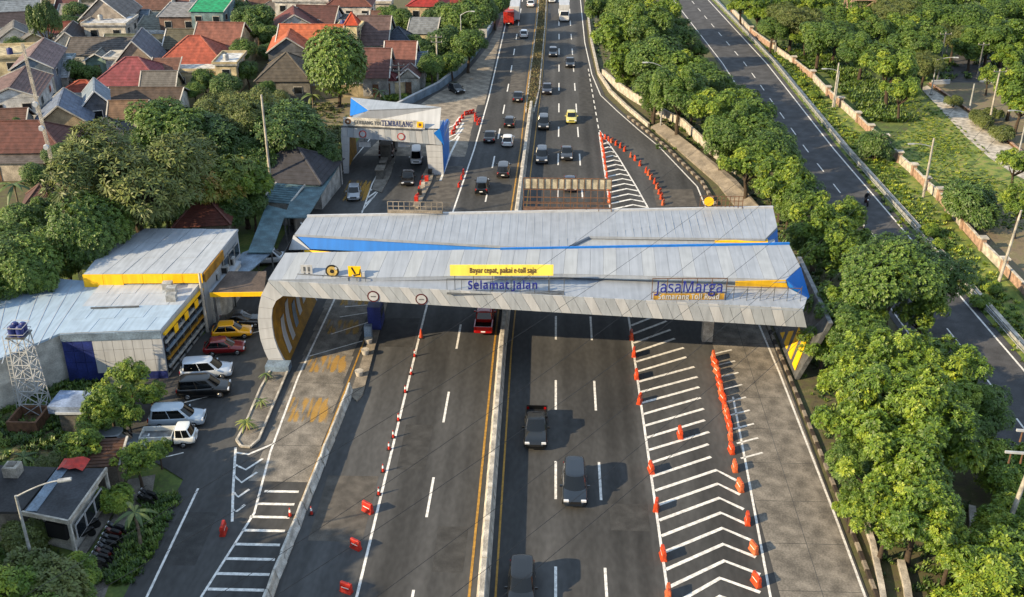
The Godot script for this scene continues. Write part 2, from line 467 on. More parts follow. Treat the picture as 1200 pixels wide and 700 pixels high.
func build_roads() -> void:
	var rm := mat("road", Color(1, 1, 1), 0.88)
	rm.albedo_texture = road_image()
	var pts := [Vector2(-28.3, -30), Vector2(22.2, -30), Vector2(22.2, -108), Vector2(20.8, -127), Vector2(20.6, -135), Vector2(18.5, -144), Vector2(16.8, -151.6), Vector2(14.3, -159.7), Vector2(11.5, -169.5), Vector2(9.2, -178.4), Vector2(8.1, -192), Vector2(7.4, -217), Vector2(7.4, -330), Vector2(-11.2, -330), Vector2(-12.1, -245), Vector2(-12.6, -227), Vector2(-14.1, -209), Vector2(-16.3, -192.6), Vector2(-19.2, -181), Vector2(-22.6, -173.2), Vector2(-26, -168), Vector2(-28.5, -158), Vector2(-29.8, -139), Vector2(-31.9, -122), Vector2(-31.5, -108), Vector2(-34.5, -100), Vector2(-34.0, -92), Vector2(-36.0, -86), Vector2(-37.5, -78), Vector2(-34, -72), Vector2(-28.6, -68)]
	var mb := MB.new()
	var q := []
	for p in pts: q.append(Vector3(p.x, 0.02, p.y))
	mb.slab(q, 0.0)
	for i in mb.v.size():
		mb.t[i] = Vector2((mb.v[i].x + 36.0) / 60.0, (-mb.v[i].z - 30.0) / 240.0)
	var road := struct("highway", mb, rm)
	var wp: Material = mats["white_paint"]
	var yp: Material = mats["yellow_paint"]
	# concrete slabs with open joints
	var cs: Material = mats["concrete"]
	for k in 10:
		for j in 2:
			var z0 := -52.0 - k * 5.0
			var x0 := 16.2 + j * 2.95
			sheet("concrete_slab", [Vector2(x0, z0), Vector2(x0 + 2.9, z0), Vector2(x0 + 2.9, z0 - 4.95), Vector2(x0, z0 - 4.95)], 0.026, mats["concrete"], road)
	for k in 8:
		var z0 := -68.0 - k * 5.0
		sheet("concrete_slab", [Vector2(-23.4, z0), Vector2(-18.6, z0), Vector2(-18.4, z0 - 4.95), Vector2(-23.2, z0 - 4.95)], 0.026, cs, road)
	var gl := [Vector2(-21.6, -173.5), Vector2(-18.2, -181.5), Vector2(-15.4, -193), Vector2(-13.2, -209), Vector2(-11.8, -227), Vector2(-11.3, -244)]
	var ll := [Vector2(-12.5, -118), Vector2(-11.7, -135), Vector2(-11.1, -149.4), Vector2(-10.6, -176), Vector2(-10.3, -224), Vector2(-9.8, -330)]
	for k in 13:
		var z0 := -172.0 - k * 5.4
		var z1 := z0 - 5.35
		var a0 := lerp_x(gl, minf(z0, -173.5)); var a1 := lerp_x(gl, minf(z1, -173.6))
		sheet("concrete_slab", [Vector2(a0, z0), Vector2(lerp_x(ll, z0) - 0.3, z0), Vector2(lerp_x(ll, z1) - 0.3, z1), Vector2(a1, z1)], 0.026, mats["concrete_warm"], road)
	for k in 5:
		var z0 := -146.0 - k * 5.2
		sheet("concrete_slab", [Vector2(-27.0 + k * 0.9, z0), Vector2(-12.2, z0), Vector2(-12.1, z0 - 5.15), Vector2(-26.1 + k * 0.9, z0 - 5.15)], 0.026, mats["concrete_warm"], road)
	# repaired patches of asphalt
	var pd := tmat("asphalt_patch", Color(0.25, 0.248, 0.245), grain("asphalt_grain", 512, 0.01, 0.12, 0.68, 23), 7.0, 0.9)
	var pl := tmat("asphalt_patch_pale", Color(0.36, 0.34, 0.315), grain("asphalt_grain", 512, 0.01, 0.12, 0.68, 23), 7.0, 0.9)
	for r in [[-11.9, -9.6, -70.0, -76.5, 0], [-7.8, -5.6, -58.0, -63.0, 0], [-17.2, -13.2, -61.0, -69.0, 1], [5.0, 7.9, -63.0, -66.2, 0], [-8.2, -5.4, -128.0, -139.0, 0], [1.8, 3.9, -133.0, -146.0, 0], [4.8, 7.0, -168.0, -190.0, 0], [-7.2, -4.6, -180.0, -205.0, 1], [-24.6, -27.6, -58.0, -64.0, 0], [13.8, 19.0, -128.0, -134.0, 1], [-17.5, -12.6, -112.0, -128.0, 1], [-15.8, -12.2, -128.2, -142.0, 1], [-16.6, -13.0, -90.0, -96.0, 0]]:
		sheet("asphalt_patch", [Vector2(r[0], r[2]), Vector2(r[1], r[2] + 0.05), Vector2(r[1] + 0.03, r[3]), Vector2(r[0] - 0.03, r[3] + 0.04)], 0.0245, [pd, pl][int(r[4])], road)
	# lane lines
	for tab in [[Vector2(0.9, -40), Vector2(0.9, -100), Vector2(1.35, -165), Vector2(1.5, -217), Vector2(1.6, -330)], [Vector2(4.35, -40), Vector2(4.45, -100), Vector2(4.25, -165), Vector2(4.0, -230), Vector2(4.0, -330)]]:
		for k in range(-4, 18):
			var z := -92.0 - k * 12.72
			stripe(road, "lane_dash", Vector2(lerp_x(tab, z), z), Vector2(lerp_x(tab, z - 5), z - 5), 0.2, wp)
	var lt := [Vector2(-8.9, -40), Vector2(-8.7, -95), Vector2(-7.9, -150), Vector2(-7.4, -190), Vector2(-6.9, -330)]
	for k in range(-4, 18):
		var z := -89.8 - k * 12.9
		stripe(road, "lane_dash", Vector2(lerp_x(lt, z), z), Vector2(lerp_x(lt, z - 5), z - 5), 0.2, wp)
	polystripe(road, "edge_line", [Vector2(-12.65, -40), Vector2(-12.6, -97), Vector2(-12.4, -118), Vector2(-11.7, -135), Vector2(-11.1, -149.4), Vector2(-10.5, -176), Vector2(-10.1, -224), Vector2(-9.6, -330)], 0.2, wp)
	polystripe(road, "edge_line", [Vector2(-4.95, -40), Vector2(-5.1, -90), Vector2(-4.9, -120), Vector2(-4.3, -150), Vector2(-4.2, -182), Vector2(-3.6, -232), Vector2(-3.2, -330)], 0.18, yp)
	polystripe(road, "edge_line", [Vector2(-3.1, -40), Vector2(-3.4, -90), Vector2(-3.0, -120), Vector2(-2.4, -150), Vector2(-1.7, -182), Vector2(-1.2, -232), Vector2(-0.9, -330)], 0.15, yp)
	polystripe(road, "edge_line", [Vector2(8.65, -40), Vector2(8.5, -70), Vector2(8.35, -96), Vector2(8.0, -112), Vector2(7.75, -130), Vector2(7.55, -150), Vector2(7.5, -158)], 0.2, wp)
	for k in 11:
		var z := -160.0 - k * 3.4
		stripe(road, "short_dash", Vector2(7.5 - k * 0.06, z), Vector2(7.45 - k * 0.06, z - 1.9), 0.18, wp)
	polystripe(road, "edge_line", [Vector2(22.0, -40), Vector2(21.95, -66), Vector2(21.7, -86), Vector2(21.4, -96), Vector2(20.6, -112), Vector2(20.0, -127), Vector2(19.8, -135), Vector2(17.8, -144), Vector2(16.1, -151.6), Vector2(13.6, -159.7), Vector2(10.8, -169.5), Vector2(8.5, -178.4), Vector2(7.4, -192), Vector2(6.7, -217), Vector2(6.7, -330)], 0.18, wp)
	# hatched area in front of the gate
	for k in 24:
		var zl := -57.0 - k * 1.82
		var zapex := zl - 2.9
		var xa := lerp_x([Vector2(12.6, -57), Vector2(13.3, -64), Vector2(13.8, -71), Vector2(14.2, -76), Vector2(14.4, -96)], zapex)
		if zl > -68.5:
			polystripe(road, "hatch_stripe", [Vector2(8.65, zl), Vector2(xa, zapex), Vector2(15.2, zapex + 1.35)], 0.3, wp)
		else:
			stripe(road, "hatch_stripe", Vector2(8.5, zl), Vector2(xa - rng.randf_range(0.0, 0.5) - (0.0 if zl > -82 else (-82.0 - zl) * 0.16), zapex - 0.0), 0.29, wp)
	for k in range(1, 5):
		var zl := -57.0 + k * 1.82
		polystripe(road, "hatch_stripe", [Vector2(8.65, zl), Vector2(12.6 - k * 0.25, zl - 2.9), Vector2(15.0 - k * 0.1, zl - 1.55)], 0.3, wp)
	polystripe(road, "edge_line", [Vector2(15.35, -40), Vector2(15.5, -56), Vector2(15.9, -64), Vector2(16.3, -72), Vector2(16.75, -82)], 0.18, wp)
	for k in 9:
		var z := -72.5 - k * 2.15
		stripe(road, "hatch_stripe", Vector2(16.0, z), Vector2(17.9, z - 0.9), 0.2, wp)
	# hatched area behind the gate
	for k in 21:
		var zl := -112.5 - k * 1.98
		var t := k / 20.0
		var xr := lerp_x([Vector2(13.0, -112), Vector2(12.6, -126), Vector2(11.4, -135), Vector2(9.6, -147), Vector2(8.0, -157)], zl)
		var xa := lerpf(7.9, xr, 0.62)
		polystripe(road, "hatch_stripe", [Vector2(7.9 - 0.4 * t, zl), Vector2(xa, zl - 2.3 * (1 - t * 0.6)), Vector2(xr, zl - 1.2 * (1 - t * 0.6))], 0.36, wp)
	polystripe(road, "edge_line", [Vector2(13.1, -108), Vector2(12.8, -126), Vector2(11.6, -135), Vector2(9.8, -147), Vector2(7.6, -159)], 0.2, wp)
	# left ramp
	polystripe(road, "edge_line", [Vector2(-23.6, -50), Vector2(-23.2, -55), Vector2(-21.9, -64), Vector2(-22.6, -72), Vector2(-22.9, -84), Vector2(-22.5, -100), Vector2(-22.6, -112)], 0.18, wp)
	polystripe(road, "edge_line", g2s([[272, 612], [273, 575], [276, 525]]), 0.2, wp)
	polystripe(road, "edge_line", g2s([[150, 745], [172, 700], [232, 573]]), 0.18, wp)
	for c in [[[276, 531], [291, 533], [322, 520]], [[275, 545], [288, 551], [308, 538]], [[274, 558], [283, 566], [301, 554]], [[274, 578], [279, 583], [292, 574]], [[273, 598], [277, 600], [287, 592]]]:
		polystripe(road, "hatch_stripe", g2s(c), 0.22, wp)
	for k in 10:
		var z := -52.5 - k * 1.58
		stripe(road, "rumble_bar", Vector2(lerp_x([Vector2(-23.8, -50), Vector2(-23.2, -55), Vector2(-21.8, -68)], z) + 0.15, z), Vector2(-19.1, z - 0.02), 0.28, wp)
	polystripe(road, "edge_line", [Vector2(-19.05, -50), Vector2(-18.75, -62), Vector2(-18.2, -80), Vector2(-17.9, -92)], 0.15, yp)
	for c in [[[404, 360], [440, 357]], [[398, 372], [436, 366]], [[388, 392], [432, 378]], [[362, 418], [425, 400]]]:
		stripe(road, "rumble_bar", g2(c[0][0], c[0][1]), g2(c[1][0], c[1][1]), 0.14, wp)
	# worn yellow paint on the toll lane
	var img := Image.create(128, 128, false, Image.FORMAT_RGBA8)
	var nz := FastNoiseLite.new(); nz.seed = 44; nz.frequency = 0.035; nz.fractal_octaves = 4
	for j in 128:
		for i in 128:
			var e := minf(minf(i, 127 - i), minf(j, 127 - j)) / 30.0
			var a := clampf(nz.get_noise_2d(i * 1.6, j * 0.16) * 1.5 + minf(e, 1.0) * 0.5 - 0.05, 0, 0.5)
			if e < 0.25: a *= e * 4.0
			img.set_pixel(i, j, Color(0.76, 0.58, 0.20, a))
	var ym := mat("worn_yellow", Color(1, 1, 1), 0.85)
	ym.albedo_texture = ImageTexture.create_from_image(img)
	ym.transparency = BaseMaterial3D.TRANSPARENCY_ALPHA
	for r in [[-22.6, -18.6, -84.8, -88.2], [-22.7, -18.8, -76.4, -80.6], [-22.3, -18.6, -92.2, -95.5], [-22.2, -18.4, -98.5, -102], [-27.2, -23.6, -128, -136]]:
		var m2 := MB.new()
		m2.quad(Vector3(r[0], 0.031, r[2]), Vector3(r[1], 0.031, r[2]), Vector3(r[1], 0.031, r[3]), Vector3(r[0], 0.031, r[3]))
		m2.t = PackedVector2Array([Vector2(0, 0), Vector2(1, 0), Vector2(1, 1), Vector2(0, 1)])
		obj("worn_paint", m2, ym, road)
	# left exit lanes to the second gate
	polystripe(road, "edge_line", g2s([[345, 255], [372, 230], [400, 203], [428, 170], [445, 148]]), 0.16, wp)
	polystripe(road, "edge_line", g2s([[424, 250], [436, 216], [447, 195]]), 0.16, wp)
	polystripe(road, "edge_line", g2s([[424, 248], [442, 226], [455, 205], [462, 190]]), 0.16, wp)
	for c in [[[428, 240], [438, 231]], [[431, 232], [442, 224]], [[433, 224], [447, 217]]]:
		stripe(road, "hatch_stripe", g2(c[0][0], c[0][1]), g2(c[1][0], c[1][1]), 0.25, wp)
	polystripe(road, "edge_line", g2s([[516, 212], [528, 180], [538, 160]]), 0.3, wp)
	for c in [[[522, 157], [534, 151], [541, 140]], [[523, 151], [532, 147], [539, 137]], [[524, 162], [535, 157], [543, 144]], [[522, 168], [533, 163], [543, 150]]]:
		polystripe(road, "hatch_stripe", g2s(c), 0.3, wp)
	# parking bay lines
	for c in [[[228, 423], [283, 410]], [[205, 475], [252, 463]], [[262, 400], [306, 388]], [[178, 540], [215, 531]]]:
		stripe(road, "bay_line", g2(c[0][0], c[0][1]), g2(c[1][0], c[1][1]), 0.14, wp)
	# side road
	var rl := [Vector2(46.2, -20), Vector2(45.5, -60), Vector2(44.6, -88), Vector2(43.9, -103), Vector2(43.3, -116), Vector2(41.7, -151), Vector2(40.6, -201), Vector2(37.2, -261), Vector2(33, -340)]
	var sp := []
	for p in rl: sp.append(Vector2(p.x + 0.8, p.y))
	for i in rl.size():
		var p: Vector2 = rl[rl.size() - 1 - i]
		sp.append(Vector2(p.x - 9.0, p.y))
	var side := sheet("side_road", sp, 0.016, mats["asphalt_dark"])
	polystripe(side, "edge_line", rl, 0.2, wp, 0.024)
	var ml := []
	for p in rl: ml.append(Vector2(p.x - 4.1, p.y))
	for k in 26:
		var z := -76.0 - k * 8.2
		stripe(side, "lane_dash", Vector2(lerp_x(ml, z), z), Vector2(lerp_x(ml, z - 3.4), z - 3.4), 0.16, wp, 0.024)
	var el := []
	for p in rl: el.append(Vector2(p.x - 8.3, p.y))
	polystripe(side, "edge_line", el, 0.16, wp, 0.024)
func along(pts: Array, step: float) -> Array:   # [position, direction] every step metres along a line of Vector2
	var out := []
	var carry := 0.0
	for i in pts.size() - 1:
		var a: Vector2 = pts[i]; var b: Vector2 = pts[i + 1]
		var l := a.distance_to(b)
		var d := (b - a) / l
		var s := carry
		while s < l:
			out.append([a + d * s, d])
			s += step
		carry = s - l
	return out
func v3(p: Vector2, y := 0.0) -> Vector3:
	return Vector3(p.x, y, p.y)
func jersey_mesh(l: float, h: float, wb: float, wt: float) -> ArrayMesh:
	var mb := MB.new()
	var rings := []
	for z in [-l / 2, l / 2]:
		rings.append(PackedVector3Array([Vector3(wb / 2, 0, z), Vector3(wb / 2, 0.12, z), Vector3(wt / 2 + 0.06, h * 0.4, z), Vector3(wt / 2, h - 0.04, z), Vector3(wt / 2 - 0.04, h, z), Vector3(-wt / 2 + 0.04, h, z), Vector3(-wt / 2, h - 0.04, z), Vector3(-wt / 2 - 0.06, h * 0.4, z), Vector3(-wb / 2, 0.12, z), Vector3(-wb / 2, 0, z)]))
	for i in 10:
		var j := (i + 1) % 10
		mb.quad(rings[0][i], rings[1][i], rings[1][j], rings[0][j])
	for i in range(1, 9):
		mb.tri(rings[0][0], rings[0][i], rings[0][i + 1]); mb.tri(rings[1][0], rings[1][i + 1], rings[1][i])
	return mb.mesh()
func place(o: Node3D, p: Vector2, d: Vector2, y := 0.02) -> void:
	o.position = v3(p, y)
	o.rotation.y = atan2(-d.x, -d.y)

func water_barrier_meshes() -> Array:
	var b := MB.new()
	var r := []
	for q in [[0.0, 0.23], [0.1, 0.24], [0.22, 0.17], [0.5, 0.14], [0.62, 0.17], [0.95, 0.12], [1.0, 0.09]]:
		var ring := PackedVector3Array()
		for e in [[-1, 1], [-0.8, 1.06], [0.8, 1.06], [1, 1], [1, -1], [0.8, -1.06], [-0.8, -1.06], [-1, -1]]:
			ring.append(Vector3(e[0] * q[1], q[0], e[1] * (0.5 - q[0] * 0.04)))
		r.append(ring)
	b.loft(r)
	var cap := MB.new()
	cap.tube([Vector3(0, 0.99, 0.3), Vector3(0, 1.05, 0.3)], [0.06, 0.05], 8)
	var band := MB.new()
	for sx in [-1, 1]:
		band.box(Vector3(sx * 0.158, 0.56, 0), Vector3(0.012, 0.1, 0.7))
	return [b.mesh(), cap.mesh(), band.mesh()]

func build_barriers() -> void:
	var wm: Material = mats["concrete_pale"]
	# median wall in lengths
	var tab := [Vector2(-3.95, -40), Vector2(-4.3, -90), Vector2(-4.0, -120), Vector2(-3.5, -150), Vector2(-3.2, -168)]
	var med := thing("median_barrier", "long white concrete barrier wall between the two carriageways", "barrier", Vector3(-4, 0, -60))
	var jm := jersey_mesh(3.94, 1.4, 0.85, 0.42)
	for a in along(tab, 4.0):
		var o := put("barrier_segment", jm, wm, med)
		place(o, a[0] - Vector2(-4, -60), a[1])
	# planted median farther on
	var pl := thing("median_planter", "long planted median strip with clipped dull hedge beyond the barrier wall", "planter", Vector3(-2.6, 0, -200))
	var ka := MB.new()
	var kb := [Vector2(-4.0, -168), Vector2(-3.9, -182), Vector2(-3.3, -232), Vector2(-2.9, -330)]
	var kc := [Vector2(-2.7, -168), Vector2(-2.0, -182), Vector2(-1.5, -232), Vector2(-1.2, -330)]
	for kk in [kb, kc]:
		for i in 3:
			var o := MB.new()
			o.bar(v3(kk[i], 0.13) - Vector3(-2.6, 0, -200), v3(kk[i + 1], 0.13) - Vector3(-2.6, 0, -200), 0.22, 0.24)
			obj("kerb", o, wm, pl)
	var soil := MB.new()
	for i in 3:
		soil.slab([v3(kb[i], 0.16), v3(kc[i], 0.16), v3(kc[i + 1], 0.16), v3(kb[i + 1], 0.16)], 0.0)
	for i in soil.v.size(): soil.v[i] -= Vector3(-2.6, 0, -200)
	obj("soil", soil, mats["soil"], pl)
	var hedge := MB.new()
	for i in 5200:
		var z := rng.randf_range(-300, -169)
		var t := (z + 168) / -132.0
		var x := rng.randf_range(lerp_x(kb, z) + 0.15, lerp_x(kc, z) - 0.15)
		var y := rng.randf_range(0.2, 0.85 + 0.25 * sin(z * 0.7))
		var d := Vector3(rng.randf_range(-1, 1), rng.randf_range(0.1, 1), rng.randf_range(-1, 1)).normalized() * 0.32
		var s := d.cross(Vector3(rng.randf(), rng.randf(), 0.3)).normalized() * 0.12
		var p := Vector3(x, y, z) - Vector3(-2.6, 0, -200)
		var m := rng.randf()
		hedge.col = Color(0.10 + 0.07 * m, 0.095 + 0.05 * m, 0.045 + 0.02 * m)
		hedge.quad(p - s, p + d * 0.5 - s * 0.2 , p + d, p + s)
	var hm := mat("hedge_leaf", Color(1, 1, 1), 0.9); hm.vertex_color_use_as_albedo = true
	tag_stuff(obj("hedge", hedge, hm, pl))
	# jersey pieces along the left toll ramp
	var jm2 := jersey_mesh(1.86, 0.95, 0.62, 0.2)
	var first: MeshInstance3D = null
	for a in along([Vector2(-18.75, -50), Vector2(-18.45, -60), Vector2(-18.05, -70), Vector2(-17.6, -82.5)], 1.92):
		var o := put("concrete_barrier", jm2, [mats["concrete_pale"], mats["white_wall"]][rng.randi() % 2])
		tag(o, "pale concrete barrier block in the row beside the toll ramp", "barrier", "barrier blocks along the toll ramp")
		place(o, a[0], a[1])
		o.rotation.y += rng.randf_range(-0.05, 0.05)
	# toll island at the end of the row
	var isl := thing("toll_island", "narrow kerbed toll island with planters beside the left toll lane", "traffic island", Vector3(-17.4, 0, -90))
	var im := MB.new()
	im.slab(rel(px([[410, 462], [418, 470], [425, 462], [441, 400], [455, 350], [448, 345], [433, 395]], 0.18), isl.position), 0.17)
	obj("kerb", im, mats["concrete_warm"], isl)
	for c in [[421, 440, 0.5], [428, 415, 0.5], [432, 402, 0.4]]:
		var p := gp(c[0], c[1], 0.18) - isl.position
		var pm := MB.new(); pm.tube([p, p + Vector3(0, 0.5, 0)], [0.3, 0.42], 10)
		obj("planter_pot", pm, mats["concrete_pale"], isl)
	var bo := gp(432, 398, 0.18) - isl.position
	boxpart("toll_machine", bo + Vector3(0, 0.8, 0), Vector3(0.7, 1.6, 0.6), mats["roof_blue_grey"], isl)
	boxpart("toll_booth", bo + Vector3(0.3, 1.25, -3.2), Vector3(1.3, 2.5, 2.4), mats["panel_navy"], isl)
	boxpart("booth_window", bo + Vector3(0.3, 1.6, -3.2), Vector3(1.34, 0.8, 1.9), mats["window_glass"], isl)
	# water-filled barriers
	var wb := water_barrier_meshes()
	var proto := Node3D.new()
	put("shell", wb[0], mats["orange_plastic"], proto)
	put("filler_cap", wb[1], mats["red_plastic"], proto)
	put("reflective_band", wb[2], mats["plate_white"], proto)
	var sets := [
		["orange plastic barrier standing on the white left edge of the hatched area", "barriers at the hatched edge", [[740, 400], [743, 420], [746, 446], [749.5, 475], [763, 556], [769, 600], [777, 657], [783, 703], [797, 515]], 0.0],
		["orange plastic barrier in the bent chain beside the right toll lane", "barrier chain beside the right toll lane", [[836, 425], [838, 433], [840, 441], [842, 449], [843.5, 457], [845, 465], [847, 473], [849, 481], [851, 489], [853, 497], [855, 506], [856, 517], [857, 533], [861, 554], [867, 577], [876, 616], [883, 650], [886, 688]], 0.05],
		["red plastic barrier turned askew on the dark lane by the solid line", "askew barriers on the left carriageway", [[431, 603], [417, 646], [406, 697]], 1.15],
		["red plastic barrier standing at the tip of the ramp chevrons", "", [[262, 628]], 0.15],
		["orange plastic barrier in the double row left of the far hatched area", "far hatched area barriers, left rows", [[704, 163], [705, 169], [706, 175], [707, 181], [708, 188], [709, 195], [710, 202], [711, 210], [712, 218], [713, 226], [714, 234], [714, 241], [709, 166], [713, 168]], 0.1],
		["orange plastic barrier in the curved row along the far hatched area", "far hatched area barriers, curved row", [[717, 170], [722, 173], [727, 176], [732, 180], [739, 187], [744, 191], [750, 197], [757, 205], [760, 208], [763, 213], [767, 218], [770, 224], [773, 230], [775, 236], [777, 243]], -0.3],
		["red plastic barrier in the hooked row on the merging ramp tip", "barriers on the merging ramp tip", [[531, 160], [533, 155], [536, 150], [539, 146], [542, 142], [546, 138], [550, 137], [554, 136], [557, 140], [558, 145], [560, 149], [562, 146]], -0.4],
		["red and white barrier scattered near the second gate's exit lane", "barriers by the second gate exit", [[489, 236], [491, 228], [493, 221], [495, 214], [541, 213], [543, 207], [538, 222]], -0.1]]
	for s in sets:
		for q in s[2]:
			var o: Node3D = proto.duplicate()
			o.name = numbered("water_barrier"); add_child(o)
			tag(o, s[0], "barrier", s[1])
			var p := gp(q[0], q[1] - 3.0)
			o.position = Vector3(p.x, 0.02, p.z)
			o.rotation.y = s[3] + rng.randfn() * 0.16
			o.scale = Vector3(0.95, 0.84, 0.9) * rng.randf_range(0.93, 1.05) * (0.8 if q[1] < 300 else 1.0)
			if s[0].begins_with("orange") and rng.randf() < 0.35:
				(o.get_child(0) as MeshInstance3D).material_override = mats["orange_faded"]
			if s[0].begins_with("red"):
				(o.get_child(0) as MeshInstance3D).material_override = mats["red_plastic"]
	proto.free()
	# cones and delineator posts along the left solid line
	var cp := Node3D.new()
	var m1 := MB.new(); m1.cbox(Vector3(0, 0.02, 0), Vector3(0.4, 0.04, 0.4), 0.01); put("base", m1.mesh(), mats["black_paint"], cp)
	var m2 := MB.new(); m2.tube([Vector3(0, 0.04, 0), Vector3(0, 0.36, 0)], [0.12, 0.085], 10); put("body", m2.mesh(), mats["red_plastic"], cp)
	var m3 := MB.new(); m3.tube([Vector3(0, 0.36, 0), Vector3(0, 0.62, 0)], [0.085, 0.055], 10); put("white_band", m3.mesh(), mats["plate_white"], cp)
	var m4 := MB.new(); m4.tube([Vector3(0, 0.62, 0), Vector3(0, 0.75, 0)], [0.055, 0.03], 10); put("tip", m4.mesh(), mats["red_plastic"], cp)
	for q in [[486, 420], [482, 441], [475, 462], [467, 495], [461, 515], [456, 529], [449, 555], [444, 582], [340, 607], [365, 605]]:
		var o: Node3D = cp.duplicate()
		o.name = numbered("traffic_cone"); add_child(o)
		tag(o, "small red and white traffic cone" + (" beside the ramp barrier blocks" if q[0] < 400 else " along the solid white line of the left carriageway"), "traffic cone", "cones beside the ramp barriers" if q[0] < 400 else "cones along the solid line")
		o.position = gp(q[0], q[1] - 2, 0.02)
	cp.free()
	var bc := thing("tall_cone", "taller plain orange traffic cone where the gate's shadow begins", "traffic cone", gp(493.5, 396, 0.02))
	var q1 := MB.new(); q1.cbox(Vector3(0, 0.03, 0), Vector3(0.5, 0.06, 0.5), 0.01); obj("base", q1, mats["black_paint"], bc)
	var q2 := MB.new(); q2.tube([Vector3(0, 0.06, 0), Vector3(0, 1.0, 0)], [0.2, 0.05], 10); obj("body", q2, mats["orange_plastic"], bc)
	# kerb with painted stones, right side
	var kr := thing("painted_kerb", "black and white painted kerb along the right toll lane", "kerb", Vector3(22.4, 0, -70))
	var ks := MB.new(); ks.cbox(Vector3(0, 0.11, 0), Vector3(0.3, 0.24, 0.95), 0.03)
	var ksm := ks.mesh()
	var kd := MB.new(); kd.cbox(Vector3(0, 0.11, 0), Vector3(0.26, 0.24, 0.5), 0.03)
	var i := 0
	for a in along([Vector2(22.75, -42), Vector2(22.75, -66), Vector2(22.45, -86), Vector2(22.2, -97)], 0.98):
		var o := put("kerb_stone", ksm, [mats["concrete_warm"], gmat("kerb_dark", Color(0.24, 0.20, 0.17), 0.85, 2.0)][i % 2], kr)
		place(o, a[0] - Vector2(22.4, -70), a[1])
		i += 1
	var k2 := thing("curved_painted_kerb", "curved kerb of black and white stones on the far right ramp", "kerb", Vector3(18, 0, -148))
	var ks2 := MB.new(); ks2.cbox(Vector3(0, 0.16, 0), Vector3(0.4, 0.32, 0.88), 0.03)
	var ksm2 := ks2.mesh()
	for a in along([Vector2(21.6, -122), Vector2(21.2, -130), Vector2(20.6, -136.5), Vector2(18.8, -144), Vector2(17.0, -151.6), Vector2(14.5, -159.7), Vector2(12.4, -166)], 0.95):
		var o := put("kerb_stone", ksm2, [mats["concrete_warm"], gmat("kerb_dark", Color(0.24, 0.20, 0.17), 0.85, 2.0)][i % 2], k2)
		place(o, a[0] - Vector2(18, -148), a[1])
		i += 1
	# guard walls
	ribbon_wall("ramp_guard_wall", "blue-grey guard wall with pale rail curving beside the merging ramp", "guard wall", [Vector2(-25.5, -167), Vector2(-22.9, -173.2), Vector2(-19.5, -181), Vector2(-16.6, -192.6), Vector2(-14.4, -209), Vector2(-12.9, -227), Vector2(-12.3, -245), Vector2(-11.6, -300)], 1.25, 0.35, mats["roof_blue_grey"], mats["panel_white"])
	ribbon_wall("right_ramp_wall", "low pale concrete wall along the outer edge of the far right ramp", "wall", [Vector2(7.9, -330), Vector2(8.0, -217), Vector2(8.6, -192), Vector2(10.2, -180), Vector2(12.4, -171), Vector2(15.3, -161)], 0.5, 0.3, mats["concrete_pale"], mats["concrete_pale"])
	# sloping concrete drain along the far right ramp
	var dr := MB.new()
	dr.slab([v3(Vector2(15.6, -160.5), 0.3), v3(Vector2(18.5, -151), 0.25), v3(Vector2(22.6, -136), 0.2), v3(Vector2(24.2, -125), 0.2), v3(Vector2(26.6, -125), 0.9), v3(Vector2(24.9, -136), 0.9), v3(Vector2(20.7, -150), 0.9), v3(Vector2(17.2, -161), 0.9)], 0.9)
	tag(obj("drain_slope", dr, mats["concrete_warm"]), "sloping pale concrete drain beside the curved painted kerb", "drain")
	ribbon_wall("belt_wall", "low weathered concrete wall at the foot of the tree belt", "wall", g2s([[706, 90], [722, 104], [742, 118], [772, 135], [800, 150], [830, 178], [862, 205]]), 1.3, 0.25, mats["concrete_pale"], mats["concrete_pale"])
	# concrete ditch edges near the bottom right
	ribbon_wall("ditch_edge", "pale concrete edging of the ditch below the right-hand trees", "kerb", g2s([[1040, 740], [1032, 690], [1022, 640], [1012, 610]]), 0.35, 0.3, mats["concrete_pale"], mats["concrete_pale"])
	ribbon_wall("ditch_edge", "short concrete edging on the earth bank under the largest tree", "kerb", g2s([[1068, 740], [1062, 690], [1055, 662]]), 0.35, 0.4, mats["concrete_pale"], mats["concrete_pale"])
	ribbon_wall("ditch_edge", "worn concrete edging nearest the side road under the largest tree", "kerb", g2s([[1150, 740], [1145, 690], [1140, 640], [1138, 600]]), 0.5, 0.4, mats["concrete_warm"], mats["concrete_pale"])

func tag_stuff(o: Node) -> void:
	o.set_meta("kind", "stuff")
func rel(pts: Array, o: Vector3) -> Array:
	var q := []
	for p in pts: q.append(p - o)
	return q
# wall along a line of Vector2, one panel per length, with a coping
func ribbon_wall(called: String, label: String, category: String, pts: Array, h: float, w: float, m: Material, mc: Material, step := 0.0) -> Node3D:
	var o := v3(pts[0])
	var t := thing(called, label, category, o)
	for i in pts.size() - 1:
		var a: Vector2 = pts[i]; var b: Vector2 = pts[i + 1]
		var n := maxi(1, int(a.distance_to(b) / (step if step > 0.0 else 6.0)))
		for k in n:
			var p := v3(a.lerp(b, float(k) / n), h / 2 - 0.05) - o
			var q := v3(a.lerp(b, float(k + 1) / n), h / 2 - 0.05) - o
			barpart("wall_panel", p, q - (q - p).normalized() * 0.04, w, h + 0.1, m, t)
		barpart("coping", v3(a, h + 0.05) - o, v3(b, h + 0.05) - o, w + 0.1, 0.12, mc, t)
	return t
